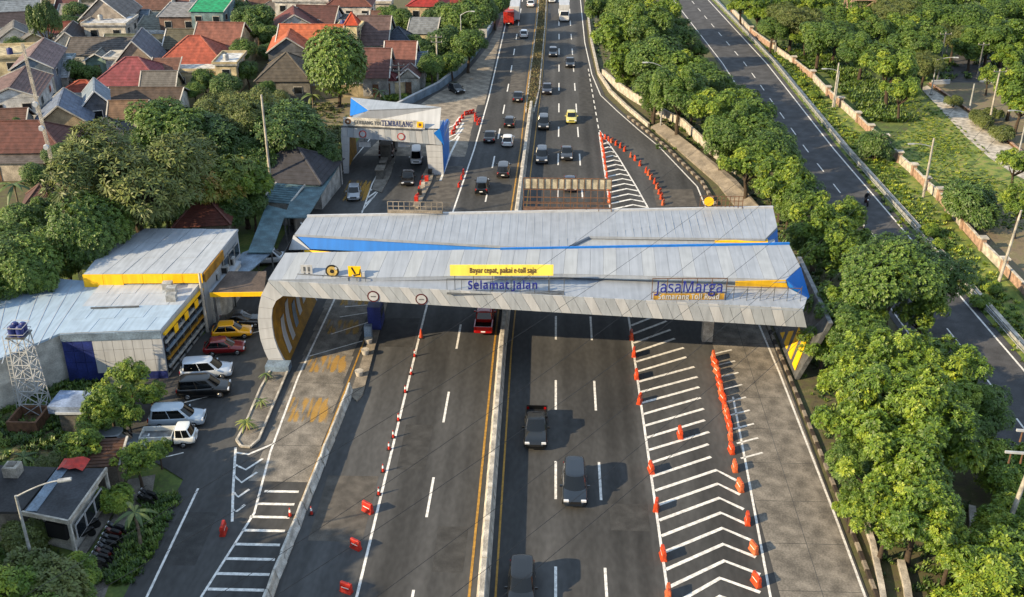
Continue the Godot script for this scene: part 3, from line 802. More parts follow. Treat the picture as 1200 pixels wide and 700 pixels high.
# quad surface split into thin slabs with open joints; corners a b (front, left to right) and c d (back, right to left)
func panelled(called: String, a: Vector3, b: Vector3, c: Vector3, d: Vector3, n: int, th: Vector3, m: Array, parent: Node, gap := 0.02) -> void:
	for i in n:
		var t0 := (i + 0.0) / n
		var t1 := (i + 1.0) / n - gap / maxf(a.distance_to(b), 0.1)
		var mb := MB.new()
		mb.plate([a.lerp(b, t0), a.lerp(b, t1), d.lerp(c, t1), d.lerp(c, t0)], th)
		obj(called, mb, m[i % m.size()], parent)
func text_on(parent: Node, called: String, s: String, at: Vector3, h: float, depth: float, m: Material, b: Basis, font := "Droid Sans", bold := 700, width := 0.0) -> MeshInstance3D:
	var tm := TextMesh.new()
	var f := SystemFont.new()
	f.font_names = PackedStringArray([font]); f.font_weight = bold
	tm.font = f; tm.text = s; tm.font_size = 64; tm.pixel_size = h / 46.0; tm.depth = depth
	tm.curve_step = 4.0
	var o := put(called, tm, m, parent)
	var sx := 1.0
	if width > 0.0: sx = width / maxf(tm.get_aabb().size.x, 0.01)
	o.transform = Transform3D(b * Basis.from_scale(Vector3(sx, 1, 1)), at)
	return o
func disc(parent: Node, called: String, at: Vector3, r0: float, r1: float, th: float, m: Material, b: Basis) -> void:
	var mb := MB.new()
	for i in 24:
		var a0 := TAU * i / 24.0; var a1 := TAU * (i + 1) / 24.0
		var f := b.z * th
		var p0 := at + b.x * cos(a0) * r1 + b.y * sin(a0) * r1 + f
		var p1 := at + b.x * cos(a1) * r1 + b.y * sin(a1) * r1 + f
		var q0 := at + b.x * cos(a0) * r0 + b.y * sin(a0) * r0 + f
		var q1 := at + b.x * cos(a1) * r0 + b.y * sin(a1) * r0 + f
		if r0 < 0.001: mb.tri(at + f, p0, p1)
		else: mb.quad(q0, p0, p1, q1)
		mb.quad(p0 - f, p1 - f, p1, p0)
	obj(called, mb, m, parent)

func build_gantry() -> void:
	var g := thing("toll_gate", "wide grey folded-roof toll gate with blue and yellow trims spanning the highway", "toll gate")
	var pg: Material = mats["panel_grey"]; var pw: Material = mats["panel_white"]
	var grey2 := pmat("panel_grey_2", Color(0.575, 0.605, 0.65), 0.45, 8.0)
	var blue: Material = mats["panel_blue"]; var yel: Material = mats["panel_yellow"]
	var fp := func(u: float, v: float) -> Vector3:   # point on the upright front plane of the left leg
		var d := gp(u, v, 0.0) - Vector3(0, CAM_H, 0)
		return Vector3(0, CAM_H, 0) + d * (-85.9 / d.z)
	var F0: Vector3 = fp.call(331, 347); var F1 := gp(946, 384, 5.9)
	var T0: Vector3 = fp.call(314, 329); var T1 := gp(941, 362, 7.9)
	# front fascia
	panelled("fascia_panel", F0, F1, T1, T0, 52, Vector3(0, 0, -0.12), [pg, pw, pg], g, 0.03)
	var bk := MB.new(); bk.plate([F0 + Vector3(0, 0.05, -0.14), F1 + Vector3(0, 0.05, -0.14), T1 + Vector3(0, -0.05, -0.14), T0 + Vector3(0, -0.05, -0.14)], Vector3(0, 0, -0.1))
	obj("fascia_backing", bk, mats["steel"], g)
	# upper front roof plate
	var A := gp(334, 297, 10.2); var B := gp(925, 287, 9.8); var C := gp(938, 313, 9.2); var D := gp(921, 328, 8.9); var E := gp(660, 321.5, 8.95); var G: Vector3 = T0 + Vector3(0, 0.02, -0.02)
	var up1 := MB.new(); up1.slab([G, E, D, C, B, A], 0.3); obj("roof_plate", up1, grey2, g)
	# roofing sheets laid side by side with open joints
	var foot := func(x: float) -> Vector3:
		if x < E.x: return G.lerp(E, clampf((x - G.x) / (E.x - G.x), 0.0, 1))
		if x < D.x: return E.lerp(D, (x - E.x) / (D.x - E.x))
		return D.lerp(C, clampf((x - D.x) / (C.x - D.x), 0, 1))
	for i in 40:
		var t0 := i / 40.0; var t1 := (i + 0.985) / 40.0
		var lift := Vector3(0, 0.05 + 0.012 * (i % 2), 0)
		var pa: Vector3 = A.lerp(B, t0); var pb: Vector3 = A.lerp(B, t1)
		var fa: Vector3 = foot.call(lerpf(G.x, C.x, t0)); var fb: Vector3 = foot.call(lerpf(G.x, C.x, t1))
		var ma := fa.lerp(pa, 0.5); var mb2 := fb.lerp(pb, 0.5)
		for h in [[fa, fb, mb2, ma], [ma, mb2, pb, pa]]:
			var mb := MB.new(); mb.slab([h[0] + lift, h[1] + lift, h[2] + lift, h[3] + lift], 0.04)
			obj("roof_sheet", mb, [grey2, pg, grey2][(i * 7) % 3], g)
	barpart("blue_ridge", A.lerp(B, 0.42) + Vector3(0, 0.08, 0), B + Vector3(0, 0.14, 0), 0.2, 0.2, blue, g)
	# lower front ledge
	var E2 := gp(560, 320.5, 8.55); var D2 := gp(923, 337, 7.95); var R := gp(942, 362, 7.68)
	var low := MB.new(); low.slab([T0 + Vector3(0, -0.12, -0.05), T1 + Vector3(0, -0.05, -0.02), R, gp(946, 349, 7.9), D2, E2], 0.2)
	obj("ledge", low, grey2, g)
	# risers
	var rs := MB.new(); rs.plate([E + Vector3(0, -0.3, 0.02), gp(865, 331, 8.6), gp(865, 333.5, 8.1), E2 + Vector3(3, -0.02, 0)], Vector3(0, 0, -0.1)); obj("riser", rs, mats["roof_blue_grey"], g)
	var rs2 := MB.new(); rs2.plate([gp(862, 330, 8.7), D + Vector3(0, -0.02, 0.05), D2 + Vector3(0, 0.02, 0.05), gp(862, 336, 7.95)], Vector3(0, 0, -0.08)); obj("yellow_riser", rs2, yel, g)
	var ec := MB.new(); ec.plate([D + Vector3(0.05, 0, 0), C + Vector3(0.05, 0, 0), gp(949, 348, 6.9), gp(945, 352, 7.0), D2 + Vector3(0.05, 0, 0)], Vector3(-0.15, 0, -0.15)); obj("blue_end_panel", ec, blue, g)
	# soffit that closes the whole canopy from below, and the back of it
	var BL := gp(360, 254, 9.6); var BR := gp(906, 243.5, 9.6)
	var so := MB.new()
	so.slab([F0 + Vector3(0.3, 0.35, -0.4), F1 + Vector3(-0.3, 0.35, -0.4), Vector3(BR.x, 6.6, BR.z), Vector3(BL.x, 7.3, BL.z)], 0.25)
	obj("soffit", so, mats["panel_grey"], g)
	# left leg: a bowed, panelled arch
	var lo := px([[319, 431]], 0.0)[0] as Vector3
	var outer := []
	var inner := []
	for q in [[320, 431], [314, 421], [309, 410], [305, 398], [303, 386], [302, 373], [303, 360], [306, 346], [314, 329.6]]: outer.append(fp.call(q[0], q[1]))
	for q in [[338, 431], [331, 420], [325, 408], [321, 396], [319, 384], [318, 373], [319, 362], [323, 353], [331, 347]]: inner.append(fp.call(q[0], q[1]))
	for i in 8:
		var mb := MB.new()
		mb.plate([outer[i], inner[i], inner[i + 1] - Vector3(0, 0.03, 0), outer[i + 1] - Vector3(0, 0.03, 0)], Vector3(0, 0, -0.3))
		obj("leg_panel", mb, pw, g)
		var ob := MB.new()
		var dz := Vector3(0, 0, -13.6)
		ob.quad(outer[i] + dz * 1.0, outer[i] + Vector3(0, 0, -0.02), outer[i + 1] + Vector3(0, 0, -0.02), outer[i + 1] + dz)
		obj("leg_outer_panel", ob, pg, g)
		# inner mustard lining
		var ib := MB.new()
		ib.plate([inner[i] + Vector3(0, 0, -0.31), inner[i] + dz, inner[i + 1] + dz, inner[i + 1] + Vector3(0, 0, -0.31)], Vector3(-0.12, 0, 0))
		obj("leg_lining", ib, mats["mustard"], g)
	var back := MB.new()
	for i in 8: back.plate([outer[i] + Vector3(0, 0, -13.6), inner[i] + Vector3(0, 0, -13.6), inner[i + 1] + Vector3(0, 0, -13.6), outer[i + 1] + Vector3(0, 0, -13.6)], Vector3(0, 0, -0.3))
	obj("leg_back", back, pg, g)
	# white slanting openings on the lining
	var inn := func(z: float, h: float) -> Vector3:
		var k := 0
		while k < 7 and inner[k + 1].y < h: k += 1
		var t: float = clampf((h - inner[k].y) / (inner[k + 1].y - inner[k].y), 0, 1)
		return Vector3(lerpf(inner[k].x, inner[k + 1].x, t) + 0.04, h, z)
	for k in 5:
		var z0 := -87.6 - k * 2.1
		var hh := [3.6, 4.2, 3.0, 3.6, 2.6][k] as float
		var sl := MB.new()
		var h0 := 0.5 + k * 0.25
		for j in 4:
			var ha := h0 + (hh - h0) * j / 4.0; var hb := h0 + (hh - h0) * (j + 1) / 4.0
			var sa := j * 0.28; var sb := (j + 1) * 0.28
			sl.plate([inn.call(z0 - sa, ha), inn.call(z0 - 1.0 - sa, ha), inn.call(z0 - 1.0 - sb, hb), inn.call(z0 - sb, hb)], Vector3(0.06, 0, 0))
		obj("white_inlay", sl, [pw, mats["roof_blue_grey"]][1 if k == 2 else 0], g)
	boxpart("leg_plinth", Vector3(-25.0, 0.35, -85.2), Vector3(2.2, 0.75, 1.2), mats["roof_blue_grey"], g)
	# right leg: leaning lining wall with yellow inlays, outer wall
	var rl0 := Vector3(22.9, 0.05, -85.2); var rl1 := Vector3(22.7, 0.05, -98.5)
	var rw := MB.new(); rw.plate([rl0, rl1, rl1 + Vector3(2.3, 6.4, 0), rl0 + Vector3(2.3, 5.9, 0)], Vector3(0.4, 0, 0)); obj("right_leg_wall", rw, mats["steel"], g)
	for k in 5:
		var z0 := -86.0 - k * 2.0
		var sl := MB.new()
		var w := Vector3(2.3 / 6.0, 1, 0)
		var o := Vector3(22.82, 0.05, 0)
		sl.plate([o + w * 0.5 + Vector3(0, 0, z0), o + w * 0.5 + Vector3(0, 0, z0 - 1.2), o + w * 2.9 + Vector3(0, 0, z0 - 2.1), o + w * 2.9 + Vector3(0, 0, z0 - 0.9)], Vector3(-0.05, 0.01, 0))
		obj("yellow_inlay", sl, yel, g)
	# columns
	for c in [[829, 402, 6.2], [452, 350, 6.9], [587, 362, 6.6]]:
		var p := gp(c[0], c[1])
		boxpart("column", Vector3(p.x, c[2] / 2, p.z - 0.6), Vector3(1.0, c[2], 1.0), mats["concrete_pale"], g)
	# ---- rear roof ----
	var U := [gp(345, 274.5, 9.3), gp(600, 289, 9.05), gp(660, 291.5, 9.0), gp(690, 277, 9.15), gp(897, 280, 9.2), gp(911, 266, 9.4), BR, BL]
	var um := MB.new(); um.slab(U, 0.25); obj("rear_roof_plate", um, grey2, g)
	for i in range(1, 58):
		var t := i / 58.0
		var top := BL.lerp(BR, t)
		var bot: Vector3
		var x := top.x
		if x < U[2].x: bot = U[0].lerp(U[2], clampf((x - U[0].x) / (U[2].x - U[0].x), 0, 1))
		elif x < U[3].x: bot = U[2].lerp(U[3], (x - U[2].x) / (U[3].x - U[2].x))
		else: bot = U[3].lerp(U[4], clampf((x - U[3].x) / (U[4].x - U[3].x), 0, 1))
		barpart("roof_seam", bot, top, 0.05, 0.03, pg, g)
	var L2 := MB.new(); L2.slab([gp(655, 292.5, 8.7), gp(908, 285, 8.7), gp(908, 280, 8.75), gp(897, 283, 8.8), gp(690, 278.5, 8.85)], 0.2); obj("rear_ledge", L2, pg, g)
	var bw := MB.new(); bw.plate([gp(346, 275.5, 9.15), gp(656, 292.2, 8.9), gp(520, 299, 8.0), gp(364, 292, 8.0)], Vector3(0, -0.02, -0.1)); obj("blue_wedge", bw, blue, g)
	var wt := MB.new(); wt.plate([gp(344, 275.5, 9.15), gp(363, 292.5, 8.0), gp(338, 293, 8.0)], Vector3(0.05, -0.05, -0.1)); obj("white_corner", wt, pw, g)
	var ys := MB.new(); ys.plate([gp(356, 292.8, 7.95), gp(396, 296, 7.95), gp(394, 301, 7.6), gp(358, 300, 7.4)], Vector3(0, -0.05, -0.1)); obj("yellow_strip", ys, yel, g)
	var bs := MB.new(); bs.plate([gp(600, 292.6, 8.75), gp(908, 284.8, 8.65), gp(908, 287.8, 8.35), gp(600, 294.6, 8.5)], Vector3(0, -0.03, -0.1)); obj("blue_strip", bs, blue, g)
	var y2 := MB.new(); y2.plate([gp(838, 282, 9.0), gp(900, 280.5, 9.05), gp(900, 285.5, 8.72), gp(838, 284.5, 8.78)], Vector3(0, -0.03, -0.08)); obj("yellow_strip", y2, yel, g)
	var be := MB.new(); be.plate([gp(897, 280.5, 9.0), gp(911, 266.5, 9.2), gp(912, 284, 7.8), gp(908, 287, 7.9)], Vector3(-0.1, -0.05, -0.1)); obj("blue_end_panel", be, blue, g)
	var rb := MB.new(); rb.plate([BL + Vector3(0, -0.25, 0), BR + Vector3(0, -0.25, 0), Vector3(BR.x, 6.4, BR.z), Vector3(BL.x, 7.0, BL.z)], Vector3(0, 0, 0.15)); obj("rear_fascia", rb, pg, g)
	var cp := MB.new(); cp.bar(BL + Vector3(0, 0.08, 0), BR + Vector3(0, 0.08, 0), 0.25, 0.2); obj("parapet", cp, pw, g)
	# gutter of debris between the two roofs: cable tray
	barpart("cable_tray", gp(398, 299.5, 9.2), gp(522, 301.5, 9.2), 0.3, 0.12, mats["steel_pale"], g)
	for i in 12:
		var p := gp(400 + i * 10.5, 300, 9.2)
		boxpart("tray_clip", p + Vector3(0, 0.1, 0), Vector3(0.18, 0.25, 0.5), mats["rust"], g)

	# ---- signs standing on the front roof ----
	var tilt := Basis(Vector3.RIGHT, -0.25)
	var sq := thing("pictogram_sign", "white square pictogram sign on the left end of the toll gate roof", "sign", gp(360, 324, 8.95))
	boxpart("panel", Vector3(0, 0.62, 0), Vector3(1.05, 1.1, 0.1), mats["panel_white"], sq)
	for q in [[-0.2, 0.75], [0.2, 0.75]]:
		boxpart("grey_bar", Vector3(q[0], q[1], 0.06), Vector3(0.18, 0.45, 0.03), mats["steel"], sq)
	for q in [[-0.2, 0.3], [0.2, 0.3]]:
		boxpart("dark_mark", Vector3(q[0], q[1], 0.06), Vector3(0.15, 0.2, 0.03), mats["dark_trim"], sq)
	boxpart("post", Vector3(0, 0.0, -0.02), Vector3(0.5, 0.3, 0.06), mats["steel"], sq)
	var ro := thing("round_emblem", "round black emblem with pale yellow ring on the toll gate roof", "sign", gp(390, 326, 8.9))
	boxpart("post", Vector3(0, 0.05, -0.06), Vector3(0.3, 0.4, 0.05), mats["steel"], ro)
	disc(ro, "black_disc", Vector3(0, 0.72, 0), 0, 0.62, 0.08, mats["black_paint"], Basis.IDENTITY)
	disc(ro, "yellow_ring", Vector3(0, 0.72, 0.02), 0.2, 0.47, 0.09, gmat("ring_yellow", Color(0.93, 0.80, 0.45), 0.5), Basis.IDENTITY)
	boxpart("notch", Vector3(0.36, 1.02, 0.1), Vector3(0.2, 0.24, 0.04), pw, ro, Basis(Vector3(0, 0, 1), 0.6))
	var ye := thing("yellow_emblem", "yellow emblem with dark bent stripe on the toll gate roof", "sign", gp(416, 327, 8.85))
	boxpart("panel", Vector3(0, 0.72, 0), Vector3(1.15, 1.1, 0.08), yel, ye)
	boxpart("dark_stripe", Vector3(-0.1, 0.85, 0.05), Vector3(0.14, 0.7, 0.03), mats["dark_trim"], ye, Basis(Vector3(0, 0, 1), 0.45))
	boxpart("dark_stripe", Vector3(0.12, 0.42, 0.05), Vector3(0.5, 0.12, 0.03), mats["dark_trim"], ye, Basis(Vector3(0, 0, 1), 0.2))
	boxpart("dark_stripe", Vector3(0.48, 0.7, 0.05), Vector3(0.1, 0.6, 0.03), mats["dark_trim"], ye, Basis(Vector3(0, 0, 1), -0.2))
	var tr := MB.new(); tr.plate([Vector3(-0.35, 0.2, 0.045), Vector3(0.0, 0.2, 0.045), Vector3(-0.18, 0.48, 0.045)], Vector3(0, 0, 0.02)); obj("white_triangle", tr, pw, ye)
	boxpart("post", Vector3(0, 0.05, -0.07), Vector3(0.9, 0.35, 0.05), mats["steel"], ye)
	boxpart("side_box", Vector3(0.8, 0.45, 0), Vector3(0.25, 0.5, 0.3), pw, ye)
	var rail := thing("sign_rail", "low steel rail carrying the emblems on the toll gate roof", "railing", gp(350, 326, 8.88))
	var r0 := gp(348, 325.5, 8.95) - rail.position; var r1 := gp(428, 329.5, 8.85) - rail.position
	barpart("rail", r0 + Vector3(0, 0.3, -0.12), r1 + Vector3(0, 0.3, -0.12), 0.05, 0.05, mats["steel"], rail)
	for i in 9:
		var p := r0.lerp(r1, i / 8.0)
		barpart("post", p + Vector3(0, -0.12, -0.12), p + Vector3(0, 0.3, -0.12), 0.05, 0.05, mats["steel"], rail)

	# yellow banner and blue letters
	var bp := gp(588, 341, 8.35)
	var bn := thing("yellow_banner", "long yellow banner with dark lettering above the blue letters on the gate", "banner", bp, 0.04)
	boxpart("board", Vector3(0.0, 2.05, 0), Vector3(9.2, 1.05, 0.08), pmat("banner_yellow", Color(0.97, 0.87, 0.36), 0.6, 9.0), bn)
	text_on(bn, "lettering", "Bayar cepat, pakai e-toll saja", Vector3(0.1, 2.05, 0.06), 0.5, 0.03, mats["rust"], Basis.IDENTITY, "Droid Sans", 700, 5.9)
	for i in 6: barpart("strut", Vector3(-4.2 + i * 1.68, -0.15, -0.1), Vector3(-4.2 + i * 1.68, 1.9, -0.08), 0.06, 0.06, mats["steel"], bn)
	var bl := thing("blue_letters", "row of blue letters in a steel frame under the yellow banner", "sign", bp, 0.04)
	var navy := gmat("letter_blue", Color(0.16, 0.20, 0.58), 0.5, 3.0)
	text_on(bl, "lettering", "Selamat Jalan", Vector3(0.1, 0.72, 0.3), 0.8, 0.1, navy, Basis.IDENTITY, "Droid Sans", 700, 6.2)
	for h in [0.12, 1.3]: barpart("rail", Vector3(-4.9, h, 0.2), Vector3(5.6, h - 0.05, 0.2), 0.05, 0.05, mats["steel"], bl)
	barpart("walkway", Vector3(-4.9, -0.02, 0.25), Vector3(5.6, -0.12, 0.25), 0.7, 0.06, mats["steel"], bl)
	for i in 9: barpart("post", Vector3(-4.9 + i * 1.31, -0.1, 0.2), Vector3(-4.9 + i * 1.31, 1.3, 0.2), 0.05, 0.05, mats["steel"], bl)
	var jp := gp(807, 352, 7.95)
	var js := thing("operator_sign", "blue lettering over a yellow strip in a rusty frame on the right roof", "sign", jp, 0.04)
	text_on(js, "lettering", "JasaMarga", Vector3(0, 1.35, 0.1), 1.1, 0.1, navy, Basis.IDENTITY, "Droid Sans", 400, 6.0)
	boxpart("yellow_strip", Vector3(0, 0.38, 0), Vector3(6.3, 0.6, 0.08), gmat("strip_yellow", Color(0.80, 0.62, 0.22), 0.6, 3.0), js)
	text_on(js, "small_lettering", "Semarang Toll Road", Vector3(0, 0.38, 0.06), 0.5, 0.03, pw, Basis.IDENTITY, "Droid Sans", 700, 5.4)
	for h in [0.75, 2.1]: barpart("rail", Vector3(-3.3, h, -0.1), Vector3(3.3, h, -0.1), 0.06, 0.06, mats["rust"], js)
	for i in 6: barpart("post", Vector3(-3.3 + i * 1.32, -0.15, -0.1), Vector3(-3.3 + i * 1.32, 2.1, -0.1), 0.06, 0.06, mats["rust"], js)
	barpart("walkway", Vector3(-3.3, -0.04, 0.1), Vector3(10.0, -0.3, 0.2), 0.6, 0.06, mats["rust"], js)
	for i in 6:
		barpart("post", Vector3(4.0 + i * 1.2, -0.35, -0.1), Vector3(4.0 + i * 1.2, 1.3, -0.1), 0.05, 0.05, mats["steel"], js)
		barpart("brace", Vector3(4.0 + i * 1.2, 1.1, -0.1), Vector3(3.4 + i * 1.2, -0.2, -0.5), 0.05, 0.05, mats["steel"], js)
	barpart("rail", Vector3(3.3, 1.3, -0.1), Vector3(10.0, 1.1, -0.1), 0.05, 0.05, mats["rust"], js)
	# round limit signs on the fascia
	for q in [[440, 348], [497, 352]]:
		var t: float = (q[0] - 331.0) / 615.0
		var p := F0.lerp(F1, t) + Vector3(0, 0.55, 0.04)
		var rs3 := thing("round_limit_sign", "round white dark-rimmed sign on the gate front, " + ("above the lane divider" if q[0] == 440 else "over the orange cone line"), "sign", p)
		disc(rs3, "rim", Vector3.ZERO, 0.0, 0.55, 0.05, gmat("rim_red", Color(0.35, 0.08, 0.08), 0.5), Basis.IDENTITY)
		disc(rs3, "face", Vector3(0, 0, 0.02), 0.0, 0.43, 0.05, pw, Basis.IDENTITY)
		boxpart("mark", Vector3(0, 0.0, 0.08), Vector3(0.45, 0.1, 0.02), mats["steel"], rs3)

	# ---- frames behind the rear roof ----
	var fr := thing("rear_sign_frame", "pale panel board on a steel lattice standing behind the rear roof", "sign frame", Vector3(0, 0, 0))
	var za := BL.lerp(BR, 0.55).z - 0.6
	var p0 := gp(613, 250, 9.4); var p1 := gp(716, 248, 9.4)
	p0.z = za; p1.z = za
	for i in 13:
		var a := p0.lerp(p1, i / 13.0); var b := p0.lerp(p1, (i + 0.94) / 13.0)
		barpart("board_panel", a + Vector3(0, 2.6, -1.2), b + Vector3(0, 2.6, -1.2), 0.08, 1.15, gmat("panel_cream", Color(0.78, 0.74, 0.64), 0.6, 4.0), fr)
	for i in 14:
		var a := p0.lerp(p1, i / 13.0)
		barpart("post", a + Vector3(0, -0.4, -1.1), a + Vector3(0, 3.2, -1.1), 0.07, 0.07, mats["rust"], fr)
	for h in [0.0, 0.55, 1.1, 1.95, 3.2]:
		barpart("rail", p0 + Vector3(0, h, -1.08), p1 + Vector3(0, h, -1.08), 0.06, 0.08, mats["rust"], fr)
	barpart("walkway", p0 + Vector3(0, 0.0, -0.3), p1 + Vector3(0, 0.0, -0.3), 1.5, 0.08, mats["rust"], fr)
	for i in 8:
		var a := p0.lerp(p1, i / 7.0)
		barpart("front_post", a + Vector3(0, 0, 0.4), a + Vector3(0, 1.0, 0.4), 0.06, 0.06, mats["rust"], fr)
	barpart("front_rail", p0 + Vector3(0, 1.0, 0.4), p1 + Vector3(0, 1.0, 0.4), 0.06, 0.06, mats["rust"], fr)
	barpart("front_rail", p0 + Vector3(0, 0.5, 0.4), p1 + Vector3(0, 0.5, 0.4), 0.05, 0.05, mats["rust"], fr)
	for q in [[392, 545, 246, 246, "low pale railing on the left of the rear roof edge", "a"], [822, 872, 249, 247, "rusty railing with a yellow disc on the right of the rear roof edge", "b"]]:
		var t := thing("roof_railing", q[4], "railing", Vector3.ZERO)
		var x0 := gp(q[0] if q[5] == "b" else 455, 250, 9.6); var x1 := gp(q[1] if q[5] == "b" else 519, 250, 9.6)
		x0.z = BL.lerp(BR, 0.25 if q[5] == "a" else 0.9).z; x1.z = x0.z
		for i in 11:
			var a := x0.lerp(x1, i / 10.0)
			barpart("post", a + Vector3(0, 0.05, 0), a + Vector3(0, 1.35, 0), 0.07, 0.07, mats["concrete_warm"] if q[5] == "a" else mats["rust"], t)
		for h in [0.3, 0.85, 1.35]: barpart("rail", x0 + Vector3(0, h, 0), x1 + Vector3(0, h, 0), 0.05, 0.06, mats["concrete_warm"] if q[5] == "a" else mats["rust"], t)
		if q[5] == "b": disc(t, "yellow_disc", x0.lerp(x1, 0.2) + Vector3(0, 0.8, 0.1), 0, 0.5, 0.06, yel, Basis.IDENTITY)
		else:
			barpart("ornament", x0 + Vector3(0, 0.35, 0.15), x1 + Vector3(0, 0.35, 0.15), 0.2, 0.3, mats["concrete_warm"], t)

func build_tembalang() -> void:
	var g := thing("second_toll_gate", "smaller white toll gate with blue sides spanning the exit lanes", "toll gate")
	var pw: Material = mats["panel_white"]; var pg: Material = mats["panel_grey"]; var blue: Material = mats["panel_blue"]
	var zf := -138.4
	var at := func(u: float, v: float) -> Vector3:   # point on the front plane of this gate
		var a := gp(u, v, 0.0); var d := a - Vector3(0, CAM_H, 0)
		return Vector3(0, CAM_H, 0) + d * ((zf) / d.z)
	var f0: Vector3 = at.call(398, 141); var f1: Vector3 = at.call(518, 167)
	var b0: Vector3 = at.call(409, 158.5); var b1: Vector3 = at.call(499, 170)
	var s0: Vector3 = at.call(400, 148); var s1: Vector3 = at.call(515, 151)
	panelled("fascia_panel", Vector3(f0.x, b0.y - 0.2, zf), Vector3(f1.x, b1.y, zf), s1, s0, 16, Vector3(0, 0, -0.15), [pw, pg], g, 0.03)
	var bk := MB.new(); bk.plate([Vector3(f0.x, b0.y - 0.1, zf - 0.16), Vector3(f1.x, b1.y + 0.1, zf - 0.16), s1 + Vector3(0, -0.05, -0.16), s0 + Vector3(0, -0.05, -0.16)], Vector3(0, 0, -0.1)); obj("fascia_backing", bk, mats["steel"], g)
	# legs
	var la: Vector3 = at.call(400, 204); var ra0: Vector3 = at.call(503, 211); var ra1: Vector3 = at.call(520, 211)
	panelled("leg_panel", Vector3(f0.x, 0.02, zf), Vector3(f0.x, b0.y - 0.25, zf), Vector3(b0.x, b0.y - 0.25, zf), Vector3(la.x + 1.0, 0.02, zf), 5, Vector3(0, 0, -0.5), [pw], g, 0.03)
	panelled("leg_panel", Vector3(ra0.x, 0.02, zf), Vector3(b1.x, b1.y - 0.02, zf), Vector3(f1.x, b1.y - 0.02, zf), Vector3(ra1.x, 0.02, zf), 5, Vector3(0, 0, -0.5), [pw], g, 0.03)
	var dz := Vector3(0, 0, -9.0)
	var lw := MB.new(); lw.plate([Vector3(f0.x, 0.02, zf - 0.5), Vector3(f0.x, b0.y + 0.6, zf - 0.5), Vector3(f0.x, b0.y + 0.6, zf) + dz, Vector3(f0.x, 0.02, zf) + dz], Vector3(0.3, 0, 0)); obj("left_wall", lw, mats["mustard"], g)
	var rw := MB.new(); rw.plate([Vector3(ra1.x, 0.02, zf - 0.5), Vector3(f1.x + 0.1, s1.y - 0.1, zf - 0.5), Vector3(f1.x + 0.1, b1.y + 0.9, zf) + dz, Vector3(ra1.x, 0.02, zf) + dz], Vector3(-0.3, 0, 0)); obj("right_wall", rw, blue, g)
	# folded roof
	var r0 := gp(411, 114, 9.2); var r1 := gp(517, 126, 8.8); var rm := gp(432, 129, 8.9)
	for tri3 in [[s0, s1, r1], [s0, r1, rm]]:
		var rf := MB.new(); rf.slab(tri3, 0.15); obj("roof_plate", rf, pw, g)
	var rf2 := MB.new(); rf2.slab([rm + Vector3(0, 0.02, 0), r1 + Vector3(0, 0.04, 0), r0], 0.15); obj("roof_plate", rf2, pg, g)
	var wd := MB.new(); wd.plate([r0 + Vector3(0, -0.1, 0.05), rm + Vector3(0, -0.08, 0.05), gp(410, 136, 7.9)], Vector3(0, -0.05, -0.1)); obj("blue_wedge", wd, blue, g)
	var so := MB.new(); so.slab([Vector3(f0.x, b0.y + 0.3, zf - 0.3), Vector3(f1.x, b1.y + 0.3, zf - 0.3), Vector3(f1.x + 0.3, b1.y + 0.6, zf) + dz, Vector3(f0.x, b0.y + 0.6, zf) + dz], 0.2); obj("soffit", so, mats["panel_grey"], g)
	var bt := MB.new(); bt.plate([s1 + Vector3(0.05, 0.1, 0.05), Vector3(f1.x + 0.2, s1.y + 0.9, zf - 1.5), Vector3(f1.x + 0.25, b1.y, zf + 0.05), Vector3(f1.x - 1.1, s1.y - 0.6, zf + 0.08)], Vector3(0, 0, -0.06)); obj("blue_corner", bt, blue, g)
	# sign board with lettering
	var c0: Vector3 = at.call(402, 139); var c1: Vector3 = at.call(498, 147)
	var sb := thing("gate_name_board", "white name board with dark lettering and two emblems on the second gate", "sign", Vector3(c0.x, s0.y, zf + 0.15))
	var w := c1.x - c0.x
	var rot := Basis(Vector3(0, 0, 1), -0.04)
	boxpart("board", Vector3(w / 2, 0.55, 0), Vector3(w, 1.15, 0.1), mats["white_wall"], sb, rot)
	boxpart("bracket", Vector3(w / 2, 0.0, -0.07), Vector3(w * 0.9, 0.5, 0.1), mats["steel"], sb, rot)
	text_on(sb, "lettering", "GERBANG TOL", Vector3(w * 0.3, 0.58, 0.07), 0.5, 0.03, mats["steel"], rot, "Droid Sans", 700, w * 0.34)
	text_on(sb, "lettering", "TEMBALANG", Vector3(w * 0.66, 0.5, 0.07), 0.75, 0.03, mats["panel_navy"], rot, "Droid Serif", 700, w * 0.38)
	disc(sb, "round_emblem", Vector3(w * 0.06, 0.75, 0.05), 0.15, 0.42, 0.04, mats["rust"], Basis.IDENTITY)
	boxpart("yellow_emblem", Vector3(w * 0.94, 0.4, 0.08), Vector3(0.8, 0.8, 0.04), mats["panel_yellow"], sb, rot)
	boxpart("emblem_mark", Vector3(w * 0.94, 0.4, 0.11), Vector3(0.35, 0.4, 0.03), mats["rust"], sb, rot)
	for q in [[425, 157, "left"], [470, 160, "right"]]:
		var p: Vector3 = at.call(q[0], q[1])
		p.z += 0.03
		var rs := thing("round_limit_sign", "round red-rimmed sign on the second gate, " + ("over the lane by the mustard wall" if q[2] == "left" else "over the van's lane"), "sign", p)
		disc(rs, "rim", Vector3.ZERO, 0.0, 0.5, 0.05, mats["red_plastic"], Basis.IDENTITY)
		disc(rs, "face", Vector3(0, 0, 0.02), 0.0, 0.38, 0.05, pw, Basis.IDENTITY)
